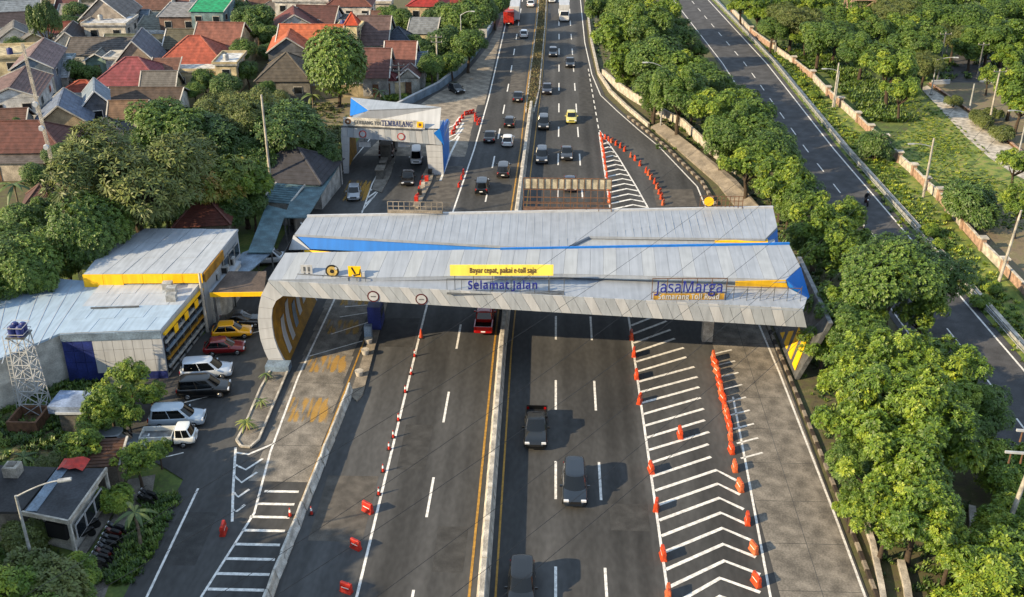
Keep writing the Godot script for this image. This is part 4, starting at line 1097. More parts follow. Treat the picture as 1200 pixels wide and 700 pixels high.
	for q in [[426, 172], [472, 172]]:
		var p: Vector3 = at.call(q[0], q[1])
		var ls := thing("lane_display", "small white lane display hung under the second gate, " + ("left lane" if q[0] < 450 else "right lane"), "sign", p + Vector3(0, 0, -1.0))
		boxpart("panel", Vector3.ZERO, Vector3(1.6, 0.7, 0.15), pw, ls)
		boxpart("hanger", Vector3(0, 1.1, 0), Vector3(0.08, 1.6, 0.08), mats["steel"], ls)
	# toll island with booths
	var isl := thing("exit_toll_island", "dark cluttered toll island between the second gate's lanes", "traffic island", gp(447, 215))
	var im := MB.new(); im.slab(rel(px([[436, 222], [447, 225], [458, 205], [468, 165], [461, 160], [444, 195]], 0.2), isl.position), 0.18); obj("kerb", im, mats["concrete"], isl)
	for q in [[446, 207, 1.0, 1.2], [450, 196, 0.8, 1.0], [453, 187, 1.4, 2.4], [459, 172, 1.4, 2.4]]:
		var p := gp(q[0], q[1], 0.2) - isl.position
		boxpart("booth", p + Vector3(0, q[3] / 2, 0), Vector3(q[2], q[3], 1.8), mats["concrete_dark"], isl)
		boxpart("booth_roof", p + Vector3(0, q[3] + 0.06, 0), Vector3(q[2] + 0.2, 0.12, 2.1), mats["concrete"], isl)
	var is2 := thing("exit_lane_divider", "striped lane divider block beside the second gate's right leg", "traffic island", gp(505, 212))
	var i2 := MB.new(); i2.slab(rel(px([[484, 240], [490, 243], [506, 212], [511, 190], [503, 190], [495, 205]], 0.25), is2.position), 0.23); obj("kerb", i2, mats["concrete_warm"], is2)
	for k in 5:
		var p := gp(488 + k * 4, 236 - k * 8, 0.25) - is2.position
		boxpart("marker_block", p + Vector3(0, 0.35, 0), Vector3(0.5, 0.7, 0.5), [mats["red_plastic"], mats["dark_trim"], mats["concrete_pale"]][k % 3], is2)
func rnd(a: float, b: float) -> float:
	return rng.randf_range(a, b)
# block with vertical walls from a roof outline in world points (all at height h)
func block(called: String, label: String, category: String, roof: Array, h: float, wall: Material, roofm: Material, over := 0.25) -> Node3D:
	var c := Vector3.ZERO
	for p in roof: c += p / roof.size()
	c.y = 0
	var t := thing(called, label, category, c)
	var base := []
	for p in roof:
		var q: Vector3 = p - c
		q.y = 0
		base.append(q - q.normalized() * over + Vector3(0, h - 0.2, 0))
	var mb := MB.new(); mb.slab(base, h - 0.2); obj("wall", mb, wall, t)
	var rm := MB.new()
	var top := []
	for p in roof: top.append(Vector3(p.x - c.x, h, p.z - c.z))
	rm.slab(top, 0.2); obj("roof", rm, roofm, t)
	return t
func window_at(t: Node, o: Vector3, w: float, h: float, b: Basis, frame: Material) -> void:
	var f := boxpart("window", o, Vector3(w + 0.2, h + 0.2, 0.08), frame, t, b)
	boxpart("pane", o + b.z * 0.05, Vector3(w, h, 0.06), mats["window_glass"], f, b)
func mid(a: Vector3, b: Vector3) -> Vector3:
	return (a + b) * 0.5

func build_office() -> void:
	var H1 := 5.0
	# main office: front left, front right, back right, back left
	var a := gp(70, 391, H1); var b := gp(188, 387, H1); var c := gp(236, 331, H1); var d := gp(120, 331, H1)
	var o := block("toll_office", "flat-roofed toll office with pale panelled front and navy corner", "building", [a, b, c, d], H1, mats["panel_grey"], mats["roof_white"], 0.05)
	var op := o.position
	var fx := (b - a).normalized(); var fn := Vector3(-fx.z, 0, fx.x)   # along the front, towards the camera
	var L := a.distance_to(b)
	var fb := Basis(fx, Vector3.UP, fn)
	# roof panel sheets with joints and a bluish reflection painted into the front rows
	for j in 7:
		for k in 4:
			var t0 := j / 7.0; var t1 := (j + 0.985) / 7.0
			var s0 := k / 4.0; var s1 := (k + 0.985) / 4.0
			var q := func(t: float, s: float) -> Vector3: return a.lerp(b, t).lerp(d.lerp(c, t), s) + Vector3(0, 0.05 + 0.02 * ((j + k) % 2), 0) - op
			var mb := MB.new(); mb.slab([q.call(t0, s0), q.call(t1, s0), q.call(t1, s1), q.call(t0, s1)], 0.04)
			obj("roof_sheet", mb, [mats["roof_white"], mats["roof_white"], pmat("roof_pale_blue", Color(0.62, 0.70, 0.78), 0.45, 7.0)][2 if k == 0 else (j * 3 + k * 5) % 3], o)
	# front cladding
	for j in 10:
		for k in 3:
			var x := (j + 0.5) / 10.0
			var p := a.lerp(b, x) - op + fn * 0.06
			p.y = 0.85 + k * 1.2
			var m: Material = mats["panel_white"]
			if x < 0.32: m = mats["panel_navy"]
			var w := L / 10.0 - 0.03
			boxpart("cladding_panel", p + Vector3(0, 0.55, 0), Vector3(w, 1.17, 0.1), m, o, fb)
	boxpart("eave_band", mid(a, b) - op + fn * 0.1 + Vector3(0, -0.4, 0), Vector3(L, 0.75, 0.16), mats["roof_blue_grey"], o, fb)
	boxpart("base_band", Vector3(mid(a, b).x - op.x, 0.42, mid(a, b).z - op.z) + fn * 0.06, Vector3(L, 0.8, 0.1), mats["panel_navy"], o, fb)
	# right flank: louvre bands, railings, pipes
	var sx := (c - b).normalized(); var sn := Vector3(-sx.z, 0, sx.x)
	var S := b.distance_to(c)
	var sb := Basis(sx, Vector3.UP, sn)
	var sm := mid(b, c) - op
	for k in 5:
		boxpart("louvre", Vector3(sm.x, 1.0 + k * 0.85, sm.z) + sn * 0.12, Vector3(S * 0.94, 0.22, 0.22), [mats["panel_yellow"], mats["steel_pale"], mats["roof_blue_grey"], mats["mustard"], mats["steel_pale"]][4 - k], o, sb)
	boxpart("glazing", Vector3(sm.x, 2.2, sm.z) + sn * 0.02, Vector3(S * 0.96, 3.6, 0.06), mats["window_glass"], o, sb)
	for k in 6:
		boxpart("mullion", Vector3(0, 2.3, 0) + (b.lerp(c, (k + 0.5) / 6.0) - op) * Vector3(1, 0, 1) + sn * 0.08, Vector3(0.1, 4.2, 0.14), mats["steel"], o, sb)
	for k in 3:
		boxpart("yellow_panel", (b.lerp(c, 0.25 + k * 0.25) - op) * Vector3(1, 0, 1) + Vector3(0, 3.9, 0) + sn * 0.3, Vector3(0.8, 0.7, 0.08), mats["panel_yellow"], o, sb)
	boxpart("pipe", a.lerp(b, 0.35).lerp(d.lerp(c, 0.35), 0.45) - op + Vector3(0, 0.15, 0), Vector3(L * 0.5, 0.12, 0.14), mats["steel"], o, fb)
	for q in [[0.8, 0.75], [0.86, 0.6], [0.72, 0.85]]:
		boxpart("roof_unit", a.lerp(b, q[0]).lerp(d.lerp(c, q[0]), q[1]) - op + Vector3(0, 0.4, 0), Vector3(0.9, 0.7, 0.8), mats["steel_pale"], o, fb)
	# low white wing on the left
	var wg := block("office_wing", "low white wing with pale roof running out beside the lattice water tower", "building", px([[-60, 436], [-10, 424], [74, 389], [122, 331], [60, 326], [-60, 360]], 4.85), 4.85, mats["white_wall"], pmat("roof_pale_blue", Color(0.62, 0.70, 0.78), 0.45, 7.0), 0.1)
	for k in 8:
		var ra := gp(-40 + k * 14.0, 433 - maxf(0.0, k - 2.1) * 7.2, 4.85) - wg.position
		var rb3 := gp(-30 + k * 19.0, 353 - k * 3.2, 4.85) - wg.position
		barpart("roof_joint", ra + Vector3(0, 0.01, 0), rb3 + Vector3(0, 0.01, 0), 0.06, 0.04, mats["roof_white"], wg)
	var wd := (gp(74, 389, 4.85) - gp(-10, 424, 4.85)).normalized(); wd.y = 0
	boxpart("doorway", gp(12, 418, 2.6) - wg.position + Vector3(0.2, -0.9, 0.3), Vector3(1.6, 3.2, 0.3), mats["dark_opening"], wg, Basis(wd, Vector3.UP, Vector3(-wd.z, 0, wd.x)))
	# rear hall with the yellow fascia
	var H2 := 6.1
	var e := gp(97, 322, H2); var f := gp(237, 321, H2); var g := gp(279, 269, H2); var h := gp(170, 268, H2)
	var r := block("rear_hall", "large pale flat roof hall with bright yellow front fascia behind the office", "building", [e, f, g, h, gp(120, 294, H2)], H2, mats["panel_grey"], mats["roof_white"], 0.1)
	var rp := r.position
	var rx := (f - e).normalized(); var rb := Basis(rx, Vector3.UP, Vector3(-rx.z, 0, rx.x))
	for k in 6:
		var t := (k + 0.5) / 6.0
		var hh := 1.7 if k < 2 else 0.95
		boxpart("fascia_panel", e.lerp(f, t) - rp + rb.z * 0.16 + Vector3(0, 0.06 - hh / 2, 0), Vector3(e.distance_to(f) / 6.0 - 0.03, hh, 0.14), mats["panel_yellow"], r, rb)
	var gx := (g - f).normalized(); var gb := Basis(gx, Vector3.UP, Vector3(-gx.z, 0, gx.x))
	for k in 4:
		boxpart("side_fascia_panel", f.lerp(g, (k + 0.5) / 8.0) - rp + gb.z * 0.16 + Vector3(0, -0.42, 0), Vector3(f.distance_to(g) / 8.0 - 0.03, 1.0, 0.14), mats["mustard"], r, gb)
	for j in 6:
		for k in 3:
			var q := func(t: float, s: float) -> Vector3: return e.lerp(f, t).lerp(h.lerp(g, t), s) + Vector3(0, 0.05 + 0.015 * ((j + k) % 2), 0) - rp
			var mb := MB.new(); mb.slab([q.call(j / 6.0 + 0.004, k / 3.0), q.call((j + 0.985) / 6.0, k / 3.0), q.call((j + 0.985) / 6.0, (k + 0.985) / 3.0), q.call(j / 6.0 + 0.004, (k + 0.985) / 3.0)], 0.04)
			obj("roof_sheet", mb, mats["roof_white"], r)
	for k in 3: window_at(r, (f.lerp(g, 0.55 + k * 0.15) - rp) * Vector3(1, 0, 1) + Vector3(0, 4.4, 0) + gb.z * 0.12, 1.2, 1.2, gb, mats["steel_pale"])
	# lower white terrace with air units, on the right of the hall
	var te := block("side_terrace", "low white flat terrace with air units beside the rear hall", "building", px([[239, 342], [256, 342], [282, 306], [266, 304]], 3.6), 3.6, mats["white_wall"], mats["roof_white"], 0.1)
	for q in [[247, 326], [265, 308], [258, 318]]:
		var un := thing("air_unit", "grey air conditioning box on the white terrace" , "air conditioner", gp(q[0] + 3, q[1] + 2, 3.61), 0.1, "air conditioners on the terrace")
		boxpart("casing", Vector3(0, 0.4, 0), Vector3(1.3, 0.8, 0.7), mats["steel_pale"], un)
		boxpart("grille", Vector3(0.2, 0.4, 0.36), Vector3(0.6, 0.6, 0.03), mats["dark_trim"], un)
	# canopy between office and gate
	var cn := thing("walkway_canopy", "flat brown canopy with yellow front edge between office and toll gate", "canopy", gp(278, 345))
	var cp := rel(px([[246, 344], [309, 343], [312, 318], [268, 318]], 4.2), cn.position)
	var cm := MB.new(); cm.slab(cp, 0.15); obj("roof", cm, gmat("canopy_brown", Color(0.38, 0.33, 0.30), 0.8), cn)
	barpart("yellow_edge", cp[0] + Vector3(0, -0.12, 0.08), cp[1] + Vector3(0, -0.12, 0.08), 0.12, 0.45, mats["panel_yellow"], cn)
	for k in 4:
		var p: Vector3 = [cp[0].lerp(cp[1], 0.05), cp[0].lerp(cp[1], 0.95), cp[3].lerp(cp[2], 0.05), cp[3].lerp(cp[2], 0.95)][k]
		barpart("post", Vector3(p.x, 0, p.z - 0.2), Vector3(p.x, 4.1, p.z - 0.2), 0.18, 0.18, mats["steel"], cn)
	# covered corridor with teal metal roof along the boundary
	var co := thing("covered_corridor", "long teal metal corridor roof with pale boundary wall beside the exit lanes", "building", gp(345, 262))
	for q in [[[360, 255], [398, 192], [384, 175], [343, 226], [333, 255]], [[290, 296], [318, 296], [336, 246], [312, 240]]]:
		var rp2 := rel(px(q, 3.2), co.position)
		var mb := MB.new(); mb.slab(rp2, 0.12); obj("roof_section", mb, mats["roof_teal"], co)
		for p in rp2: barpart("post", Vector3(p.x, 0, p.z), Vector3(p.x, p.y - 0.1, p.z), 0.15, 0.15, mats["steel"], co)
	for i in 14:
		var t0 := i / 14.0
		var p0 := gp(346, 272).lerp(gp(401, 200), t0) - co.position; var p1 := gp(346, 272).lerp(gp(401, 200), (i + 0.96) / 14.0) - co.position
		barpart("wall_panel", p0 + Vector3(0, 1.35, 0), p1 + Vector3(0, 1.35, 0), 0.2, 2.7, mats["concrete"], co)
	var c2 := thing("lower_corridor", "long bluish corridor roof stepping down toward the rear hall", "building", gp(285, 320))
	var rq := rel(px([[262, 318], [292, 318], [318, 296], [300, 290], [284, 296]], 3.0), c2.position)
	var cm2 := MB.new(); cm2.slab(rq, 0.12); obj("roof_section", cm2, mats["roof_blue_grey"], c2)
	for p in rq: barpart("post", Vector3(p.x, 0, p.z), Vector3(p.x, p.y - 0.1, p.z), 0.15, 0.15, mats["steel"], c2)
	# guard post at the lower left
	var H3 := 3.4
	var ga := gp(43, 609, H3); var gb2 := gp(80, 611, H3); var gc := gp(124, 549, H3); var gd := gp(70, 549, H3)
	var gu := block("guard_post", "small white guard post with dark flat roof and porch", "building", [gp(26, 600, H3), gb2, gc, gd], H3, mats["white_wall"], gmat("roof_slate", Color(0.26, 0.27, 0.29), 0.85), 0.9)
	var gp0 := gu.position
	barpart("roof_edge", gb2 - gp0 + Vector3(0.03, -0.08, 0), gc - gp0 + Vector3(0.03, -0.08, 0), 0.15, 0.34, mats["concrete_pale"], gu)
	barpart("roof_edge", gp(26, 600, H3) - gp0 + Vector3(0, -0.08, 0.03), gb2 - gp0 + Vector3(0, -0.08, 0.03), 0.15, 0.34, mats["concrete_pale"], gu)
	barpart("skylight_strip", gp(36, 600, H3) - gp0 + Vector3(0, 0.05, 0), gp(74, 549, H3) - gp0 + Vector3(0, 0.05, 0), 0.8, 0.06, mats["roof_blue_grey"], gu)
	var gx2 := (gc - gb2).normalized(); var gbz := Basis(gx2, Vector3.UP, Vector3(-gx2.z, 0, gx2.x))
	for k in 3: window_at(gu, (gb2.lerp(gc, 0.2 + 0.28 * k) - gp0) * Vector3(1, 0, 1) * 0.86 + Vector3(0, 1.7, 0) + gbz.z * 0.12, 1.2, 1.1, gbz, mats["panel_white"])
	var gfx := (gb2 - gp(26, 600, H3)).normalized(); var gfb := Basis(gfx, Vector3.UP, Vector3(-gfx.z, 0, gfx.x))
	boxpart("opening", (mid(gp(26, 600, H3), gb2) - gp0) * Vector3(1, 0, 1) * 0.84 + Vector3(0.4, 1.9, 0) + gfb.z * 0.1, Vector3(1.6, 1.3, 0.3), mats["dark_opening"], gu, gfb)
	for p in [gb2, gc]:
		barpart("post", Vector3(p.x - gp0.x, 0, p.z - gp0.z) * 0.97, (p - gp0) * Vector3(0.97, 1, 0.97) + Vector3(0, -0.2, 0), 0.2, 0.2, mats["white_wall"], gu)
	var pm := MB.new(); pm.slab(rel(px([[80, 662], [92, 662], [138, 590], [128, 585]], 0.15), gp0), 0.17); obj("porch_floor", pm, mats["concrete"], gu)
	# dark flat house cut by the left border, with water box
	var dh := block("dark_roof_house", "dark flat roofed house beside the guard post", "building", px([[-40, 600], [24, 600], [66, 548], [-10, 545], [-40, 560]], 3.0), 3.0, mats["concrete"], gmat("roof_slate_2", Color(0.24, 0.24, 0.25), 0.85), 0.3)
	var cb := thing("roof_tank", "small pale cube tank standing on the dark roof", "tank", gp(16, 556, 3.02))
	var cbm := MB.new(); cbm.cbox(Vector3(0, 0.45, 0), Vector3(1.1, 0.9, 1.0), 0.06); obj("body", cbm, mats["concrete_pale"], cb)
	boxpart("lid", Vector3(0, 0.94, 0), Vector3(0.6, 0.08, 0.6), mats["concrete"], cb)
	# storage box with blue-white top
	var sbx := block("storage_hut", "small hut with blue-white box roof beside the lattice tower", "hut", px([[64, 484], [98, 484], [102, 463], [70, 463]], 2.2), 2.2, mats["concrete_dark"], mats["roof_white"], 0.3)
	boxpart("roof_box", Vector3(0, 2.35, 0), Vector3(2.9, 0.7, 2.6), gmat("hut_blue", Color(0.55, 0.62, 0.74), 0.6), sbx)

# ---------- houses ----------
func slope(mb: MB, e0: Vector3, e1: Vector3, r1: Vector3, r0: Vector3, n: int) -> void:
	for i in n:
		var t0 := float(i) / n; var t1 := float(i + 1) / n
		var l := Vector3(0, 0.05, 0)
		var a := e0.lerp(r0, t0) + l; var b := e1.lerp(r1, t0) + l
		var c := e1.lerp(r1, t1); var d := e0.lerp(r0, t1)
		if a.distance_to(b) < 0.05 : continue
		if c.distance_to(d) < 0.05: mb.tri(a, b, (c + d) * 0.5)
		else: mb.quad(a, b, c, d)
		mb.quad(a - l, b - l, b, a)
func house(label: String, u: float, v: float, w: float, d: float, rot: float, eave: float, rise: float, typ: String, rc: Color, wc: Color, o := {}) -> Node3D:
	var R := Basis(Vector3.UP, deg_to_rad(rot))
	var p := gp(u, v, eave) + R * Vector3(0, 0, -d / 2)
	p.y = 0
	var t := thing(o.get("name", "house"), label, "house", p, deg_to_rad(rot))
	var wm := gmat("wall_%s" % wc.to_html(), wc, 0.85, 6.0)
	var rm := gmat("roof_%s" % rc.to_html(), rc, 0.8, 4.0)
	var ins := 0.35
	boxpart("wall", Vector3(0, eave / 2, 0), Vector3(w - ins * 2, eave, d - ins * 2), wm, t)
	var mb := MB.new()
	var x := w / 2; var z := d / 2; var e := eave; var r := eave + rise
	var c0 := Vector3(-x, e, z); var c1 := Vector3(x, e, z); var c2 := Vector3(x, e, -z); var c3 := Vector3(-x, e, -z)
	var trim: Material = gmat("trim_" + o.get("trim", "c8c4bc"), Color(o.get("trim", "c8c4bc")), 0.8)
	match typ:
		"gx":   # ridge along x
			var r0 := Vector3(-x, r, 0); var r1 := Vector3(x, r, 0)
			slope(mb, c0, c1, r1, r0, 9); slope(mb, c2, c3, r0, r1, 9)
			for sx in [-1, 1]:
				var gm := MB.new()
				gm.plate([Vector3(sx * (x - ins), e - 0.1, z - ins), Vector3(sx * (x - ins), e - 0.1, -z + ins), Vector3(sx * (x - ins), r - 0.25, 0)], Vector3(-sx * 0.15, 0, 0))
				obj("gable", gm, wm, t)
				barpart("verge_trim", Vector3(sx * x, e + 0.06, z), Vector3(sx * x, r + 0.06, 0), 0.18, 0.16, trim, t)
				barpart("verge_trim", Vector3(sx * x, e + 0.06, -z), Vector3(sx * x, r + 0.06, 0), 0.18, 0.16, trim, t)
			barpart("ridge", r0 + Vector3(0, 0.06, 0), r1 + Vector3(0, 0.06, 0), 0.28, 0.14, rm, t)
		"gz":   # ridge along z, gable to the front
			var r0 := Vector3(0, r, z); var r1 := Vector3(0, r, -z)
			slope(mb, c1, c2, r1, r0, 8); slope(mb, c3, c0, r0, r1, 8)
			for sz in [-1, 1]:
				var gm := MB.new()
				gm.plate([Vector3(-x + ins, e - 0.1, sz * (z - ins)), Vector3(x - ins, e - 0.1, sz * (z - ins)), Vector3(0, r - 0.25, sz * (z - ins))], Vector3(0, 0, -sz * 0.15))
				obj("gable", gm, wm, t)
				barpart("verge_trim", Vector3(-x, e + 0.06, sz * z), Vector3(0, r + 0.06, sz * z), 0.16, 0.2, trim, t)
				barpart("verge_trim", Vector3(x, e + 0.06, sz * z), Vector3(0, r + 0.06, sz * z), 0.16, 0.2, trim, t)
			barpart("ridge", r0 + Vector3(0, 0.06, 0), r1 + Vector3(0, 0.06, 0), 0.28, 0.14, rm, t)
		"hip":
			var k := maxf(0.0, x - z * 0.9)
			var r0 := Vector3(-k, r, 0); var r1 := Vector3(k, r, 0)
			slope(mb, c0, c1, r1, r0, 9); slope(mb, c2, c3, r0, r1, 9)
			slope(mb, c1, c2, r1, r1, 9); slope(mb, c3, c0, r0, r0, 9)
			for q in [[c0, r0], [c1, r1], [c2, r1], [c3, r0]]: barpart("hip_ridge", q[0] + Vector3(0, 0.08, 0), q[1] + Vector3(0, 0.08, 0), 0.22, 0.14, gmat("hipr_%s" % rc.to_html(), rc.lightened(0.12), 0.8, 3.0), t)
			if k > 0.1: barpart("ridge", r0 + Vector3(0, 0.08, 0), r1 + Vector3(0, 0.08, 0), 0.25, 0.14, rm, t)
		"shed":
			slope(mb, c0, c1, c2 + Vector3(0, rise, 0), c3 + Vector3(0, rise, 0), 9)
			for sx in [-1, 1]:
				var gm := MB.new()
				gm.plate([Vector3(sx * (x - ins), e - 0.1, z - ins), Vector3(sx * (x - ins), e - 0.1, -z + ins), Vector3(sx * (x - ins), e + rise - 0.25, -z + ins)], Vector3(-sx * 0.15, 0, 0))
				obj("gable", gm, wm, t)
			barpart("verge_trim", c0 + Vector3(0, 0.06, 0), c3 + Vector3(0, rise + 0.06, 0), 0.18, 0.16, trim, t)
			barpart("verge_trim", c1 + Vector3(0, 0.06, 0), c2 + Vector3(0, rise + 0.06, 0), 0.18, 0.16, trim, t)
		"flat":
			mb.slab([c0 + Vector3(0, 0.1, 0), c1 + Vector3(0, 0.1, 0), c2 + Vector3(0, 0.1, 0), c3 + Vector3(0, 0.1, 0)], 0.2)
			for q in [[c0, c1], [c1, c2], [c2, c3], [c3, c0]]:
				barpart("parapet", q[0] + Vector3(0, 0.3, 0), q[1] + Vector3(0, 0.3, 0), 0.18, 0.4, wm, t)
	obj("roof", mb, rm, t)
	# openings on the front and on the right flank
	var nw: int = o.get("win", int(w / 3.2))
	for i in nw:
		var xx := -w / 2 + w * (i + 0.5) / nw
		if i == 0 and eave < 4.5:
			boxpart("door", Vector3(xx, 1.05, z - ins + 0.04), Vector3(1.0, 2.1, 0.08), mats["rust"], t)
		else: window_at(t, Vector3(xx, eave * 0.55 if eave < 4.5 else 1.6, z - ins + 0.04), 1.3, 1.1, Basis.IDENTITY, trim)
		if eave >= 4.5: window_at(t, Vector3(xx, eave - 1.5, z - ins + 0.04), 1.2, 1.2, Basis.IDENTITY, trim)
	if eave >= 4.5 or rng.randf() < 0.5:
		for k in 2: window_at(t, Vector3(x - ins + 0.04, eave - 1.3, -d / 4 + k * d / 2), 1.0, 1.0, Basis(Vector3.UP, PI / 2), trim)
	return t

func build_houses() -> void:
	var slate := Color(0.33, 0.35, 0.39); var brown := Color(0.42, 0.33, 0.29); var orange := Color(0.76, 0.41, 0.27); var maroon := Color(0.54, 0.27, 0.29)
	var white := Color(0.88, 0.88, 0.87); var cream := Color(0.80, 0.74, 0.60); var grey := Color(0.70, 0.70, 0.69); var redb := Color(0.53, 0.29, 0.23)
	var olive := Color(0.36, 0.35, 0.29)
	house("grey-blue metal roofed house with white ridge at the village edge", 16, 20, 11, 10, 22, 3.6, 2.6, "gx", Color(0.52, 0.56, 0.60), white)
	house("dark brown roofed house in front of the grey-blue metal roof", 14, 31, 11, 8, 18, 3.2, 2.0, "gx", Color(0.27, 0.24, 0.26), white)
	house("small pale gabled house with white barge boards below the dark brown roof", 18, 46, 7, 7, 24, 3.0, 2.2, "gz", Color(0.46, 0.45, 0.44), white)
	house("tall grey gable house with white barge boards behind the white flat block", 120, 24, 9.5, 12, 6, 6.0, 4.2, "gz", Color(0.50, 0.47, 0.45), Color(0.66, 0.62, 0.58), {"trim": "e6e4e0"})
	house("white two-storey flat roofed block below the tall grey gable", 121, 30, 8.5, 8, 3, 6.2, 0, "flat", Color(0.80, 0.81, 0.83), Color(0.80, 0.78, 0.74))
	house("dark slate gable house with white front beside the conifer", 79, 57, 7, 10, 14, 3.4, 3.0, "gz", Color(0.22, 0.21, 0.23), white, {"trim": "e8e6e2"})
	house("wide grey-brown roofed house beside the dark slate gable", 112, 65, 12, 9, 2, 3.2, 2.2, "gx", Color(0.38, 0.36, 0.35), grey)
	house("mint-walled little gable house below the wide grey-brown roof", 112, 72, 4.6, 5, 6, 2.8, 1.3, "gz", Color(0.52, 0.52, 0.50), Color(0.55, 0.66, 0.62), {"trim": "e8e6e2"})
	house("cream flat-topped house with roof terrace by the left street", 10, 68, 10, 9, 12, 6.0, 0, "flat", cream, cream)
	house("tall blue-grey flanked house with pale lean-to roof", 36, 82, 7, 14, 14, 6.2, 2.0, "gz", Color(0.55, 0.46, 0.45), Color(0.46, 0.52, 0.58), {"trim": "d8d8d6"})
	house("pale blue little house beside the blue-grey flanked house", 61, 76, 5, 6, 8, 3.6, 0, "flat", Color(0.72, 0.77, 0.80), Color(0.66, 0.74, 0.78))
	house("maroon hip roofed house with broad front slope", 147, 101, 12, 11, 4, 3.2, 3.4, "hip", maroon, Color(0.70, 0.66, 0.62))
	house("small rust-orange hip roof beside the maroon hip roof", 92, 110, 6.5, 6, 6, 2.8, 1.4, "hip", Color(0.60, 0.26, 0.17), grey)
	house("narrow steep gable house with bright white edges and dark attic opening", 113, 124, 4.2, 8, 22, 4.6, 2.2, "gz", Color(0.50, 0.56, 0.62), Color(0.42, 0.44, 0.48), {"trim": "f0f0f0"})
	house("cream gabled house with slate-blue roof near the tall mast", 72, 150, 8.5, 10, 18, 3.4, 3.2, "gz", Color(0.42, 0.47, 0.56), Color(0.78, 0.70, 0.56), {"trim": "d8d0c0"})
	house("dark slate hip roof low among the trees", 121, 163, 6.5, 7, 12, 3.0, 2.0, "hip", Color(0.25, 0.26, 0.29), grey)
	house("broad red-brown tiled hip roof at the left edge", 8, 180, 15, 10, 4, 3.4, 3.0, "hip", Color(0.41, 0.25, 0.22), Color(0.66, 0.60, 0.55))
	house("grey lean-to roof below the broad red-brown tiles", 12, 192, 9, 4, 3, 2.6, 1.0, "shed", Color(0.40, 0.37, 0.36), Color(0.70, 0.66, 0.60))
	house("white two-storey house with dark windows along its flank", 12, 116, 8, 13, 14, 6.0, 1.6, "gz", Color(0.47, 0.37, 0.35), white)
	house("long low grey roof over dark garages", 76, 122, 11, 5, 4, 3.0, 0.4, "shed", Color(0.50, 0.51, 0.50), Color(0.20, 0.20, 0.21))
	house("long brown ridge roof with white wall under it", 166, 119, 12, 6, 2, 3.0, 1.4, "gx", Color(0.36, 0.30, 0.26), white)
	house("pale grey gable house with slate right slope", 158, 77, 8, 11, 10, 3.4, 4.2, "gz", Color(0.40, 0.42, 0.47), Color(0.66, 0.60, 0.54), {"trim": "dcdcd8"})
	house("bright orange-red hip roof beside the white flat annex", 222, 76, 12, 11, 4, 3.6, 3.8, "hip", Color(0.66, 0.33, 0.25), cream)
	house("olive-brown roof with white verges behind the orange-red hip roof", 211, 58, 7, 8, 0, 3.8, 2.8, "gx", olive, white, {"trim": "e6e4e0"})
	house("plain red-brown roof behind the orange-red hip roof", 250, 60, 9, 11, -3, 4.0, 4.0, "gx", Color(0.52, 0.33, 0.28), cream)
	house("wide white flat-roofed annex in front of the orange-red hip roof", 223, 84, 15, 7, 3, 3.6, 0, "flat", Color(0.84, 0.84, 0.82), cream)
	house("white cube house at the end of the white annex", 263, 76, 4.2, 8, 3, 5.2, 0, "flat", Color(0.85, 0.86, 0.87), cream)
	house("tall grey roofed building with open brown loggia", 207, 20, 8, 10, 2, 6.2, 0.9, "shed", Color(0.55, 0.55, 0.56), Color(0.50, 0.40, 0.36))
	house("building with bright green flat roof sheeting", 241, 14, 7, 9, -2, 7.5, 1.6, "shed", Color(0.10, 0.62, 0.42), Color(0.45, 0.55, 0.58))
	house("long dull red roof beside the green roofed building", 272, 34, 9, 8, 0, 3.4, 2.4, "gx", Color(0.43, 0.22, 0.19), Color(0.6, 0.55, 0.5))
	house("cream little tower house beside the trees", 282, 44, 3.4, 5, 0, 4.6, 0, "flat", cream, cream)
	house("small vivid red roof between the grey roofs", 219, 37, 8, 5, 2, 3.0, 1.2, "gx", Color(0.64, 0.24, 0.22), grey)
	house("grey-green shed roof near the red little roof", 177, 36, 7, 9, 2, 3.4, 1.8, "shed", Color(0.50, 0.51, 0.47), grey)
	house("low flat grey house with white parapet between the slate roofs", 172, 47, 9, 6, 2, 3.4, 0, "flat", Color(0.48, 0.50, 0.52), white)
	house("dark olive roof behind the pale grey gable", 186, 62, 8, 8, 0, 3.2, 2.4, "gx", Color(0.31, 0.32, 0.28), grey)
	house("weathered green-grey roof beside the mint-walled house", 141, 60, 8, 8, 2, 3.2, 2.2, "gx", Color(0.38, 0.40, 0.33), grey)
	house("row of dim brown roofs at the far village edge", 160, 12, 14, 8, 3, 3.4, 2.4, "gx", Color(0.42, 0.30, 0.26), white)
	house("far reddish roof beyond the conifer", 62, 12, 10, 8, 8, 3.2, 2.6, "gx", Color(0.42, 0.27, 0.26), white)
	house("far pale roof at the top of the village street", 85, 18, 7, 8, 8, 3.0, 1.6, "gx", Color(0.62, 0.60, 0.58), white)
	house("orange tiled main roof with long front slope", 360, 57, 12, 10, 0, 5.0, 3.2, "gx", orange, cream)
	house("orange tiled wing with grey gable wall", 337, 62, 7.6, 12, 8, 5.0, 2.6, "gz", orange, Color(0.42, 0.43, 0.45), {"win": 0})
	var ct := house("cream block beside the orange roofs", 406, 36, 4.4, 6, 0, 7.5, 0, "flat", cream, Color(0.82, 0.77, 0.62), {"win": 1})
	house("little orange pyramid roof over a rooftop stair", 411, 30, 2.6, 3, 0, 8.6, 2.0, "hip", Color(0.74, 0.28, 0.16), Color(0.82, 0.77, 0.62), {"win": 0})
	house("mauve-brown roofed house right of the cream block", 434, 54, 6.6, 12, 0, 4.4, 4.2, "gx", Color(0.40, 0.32, 0.31), Color(0.62, 0.70, 0.68))
	house("dark brown hip roof in front of the orange wing", 331, 96, 9.5, 11, 3, 3.4, 3.6, "hip", Color(0.33, 0.30, 0.26), Color(0.45, 0.44, 0.42))
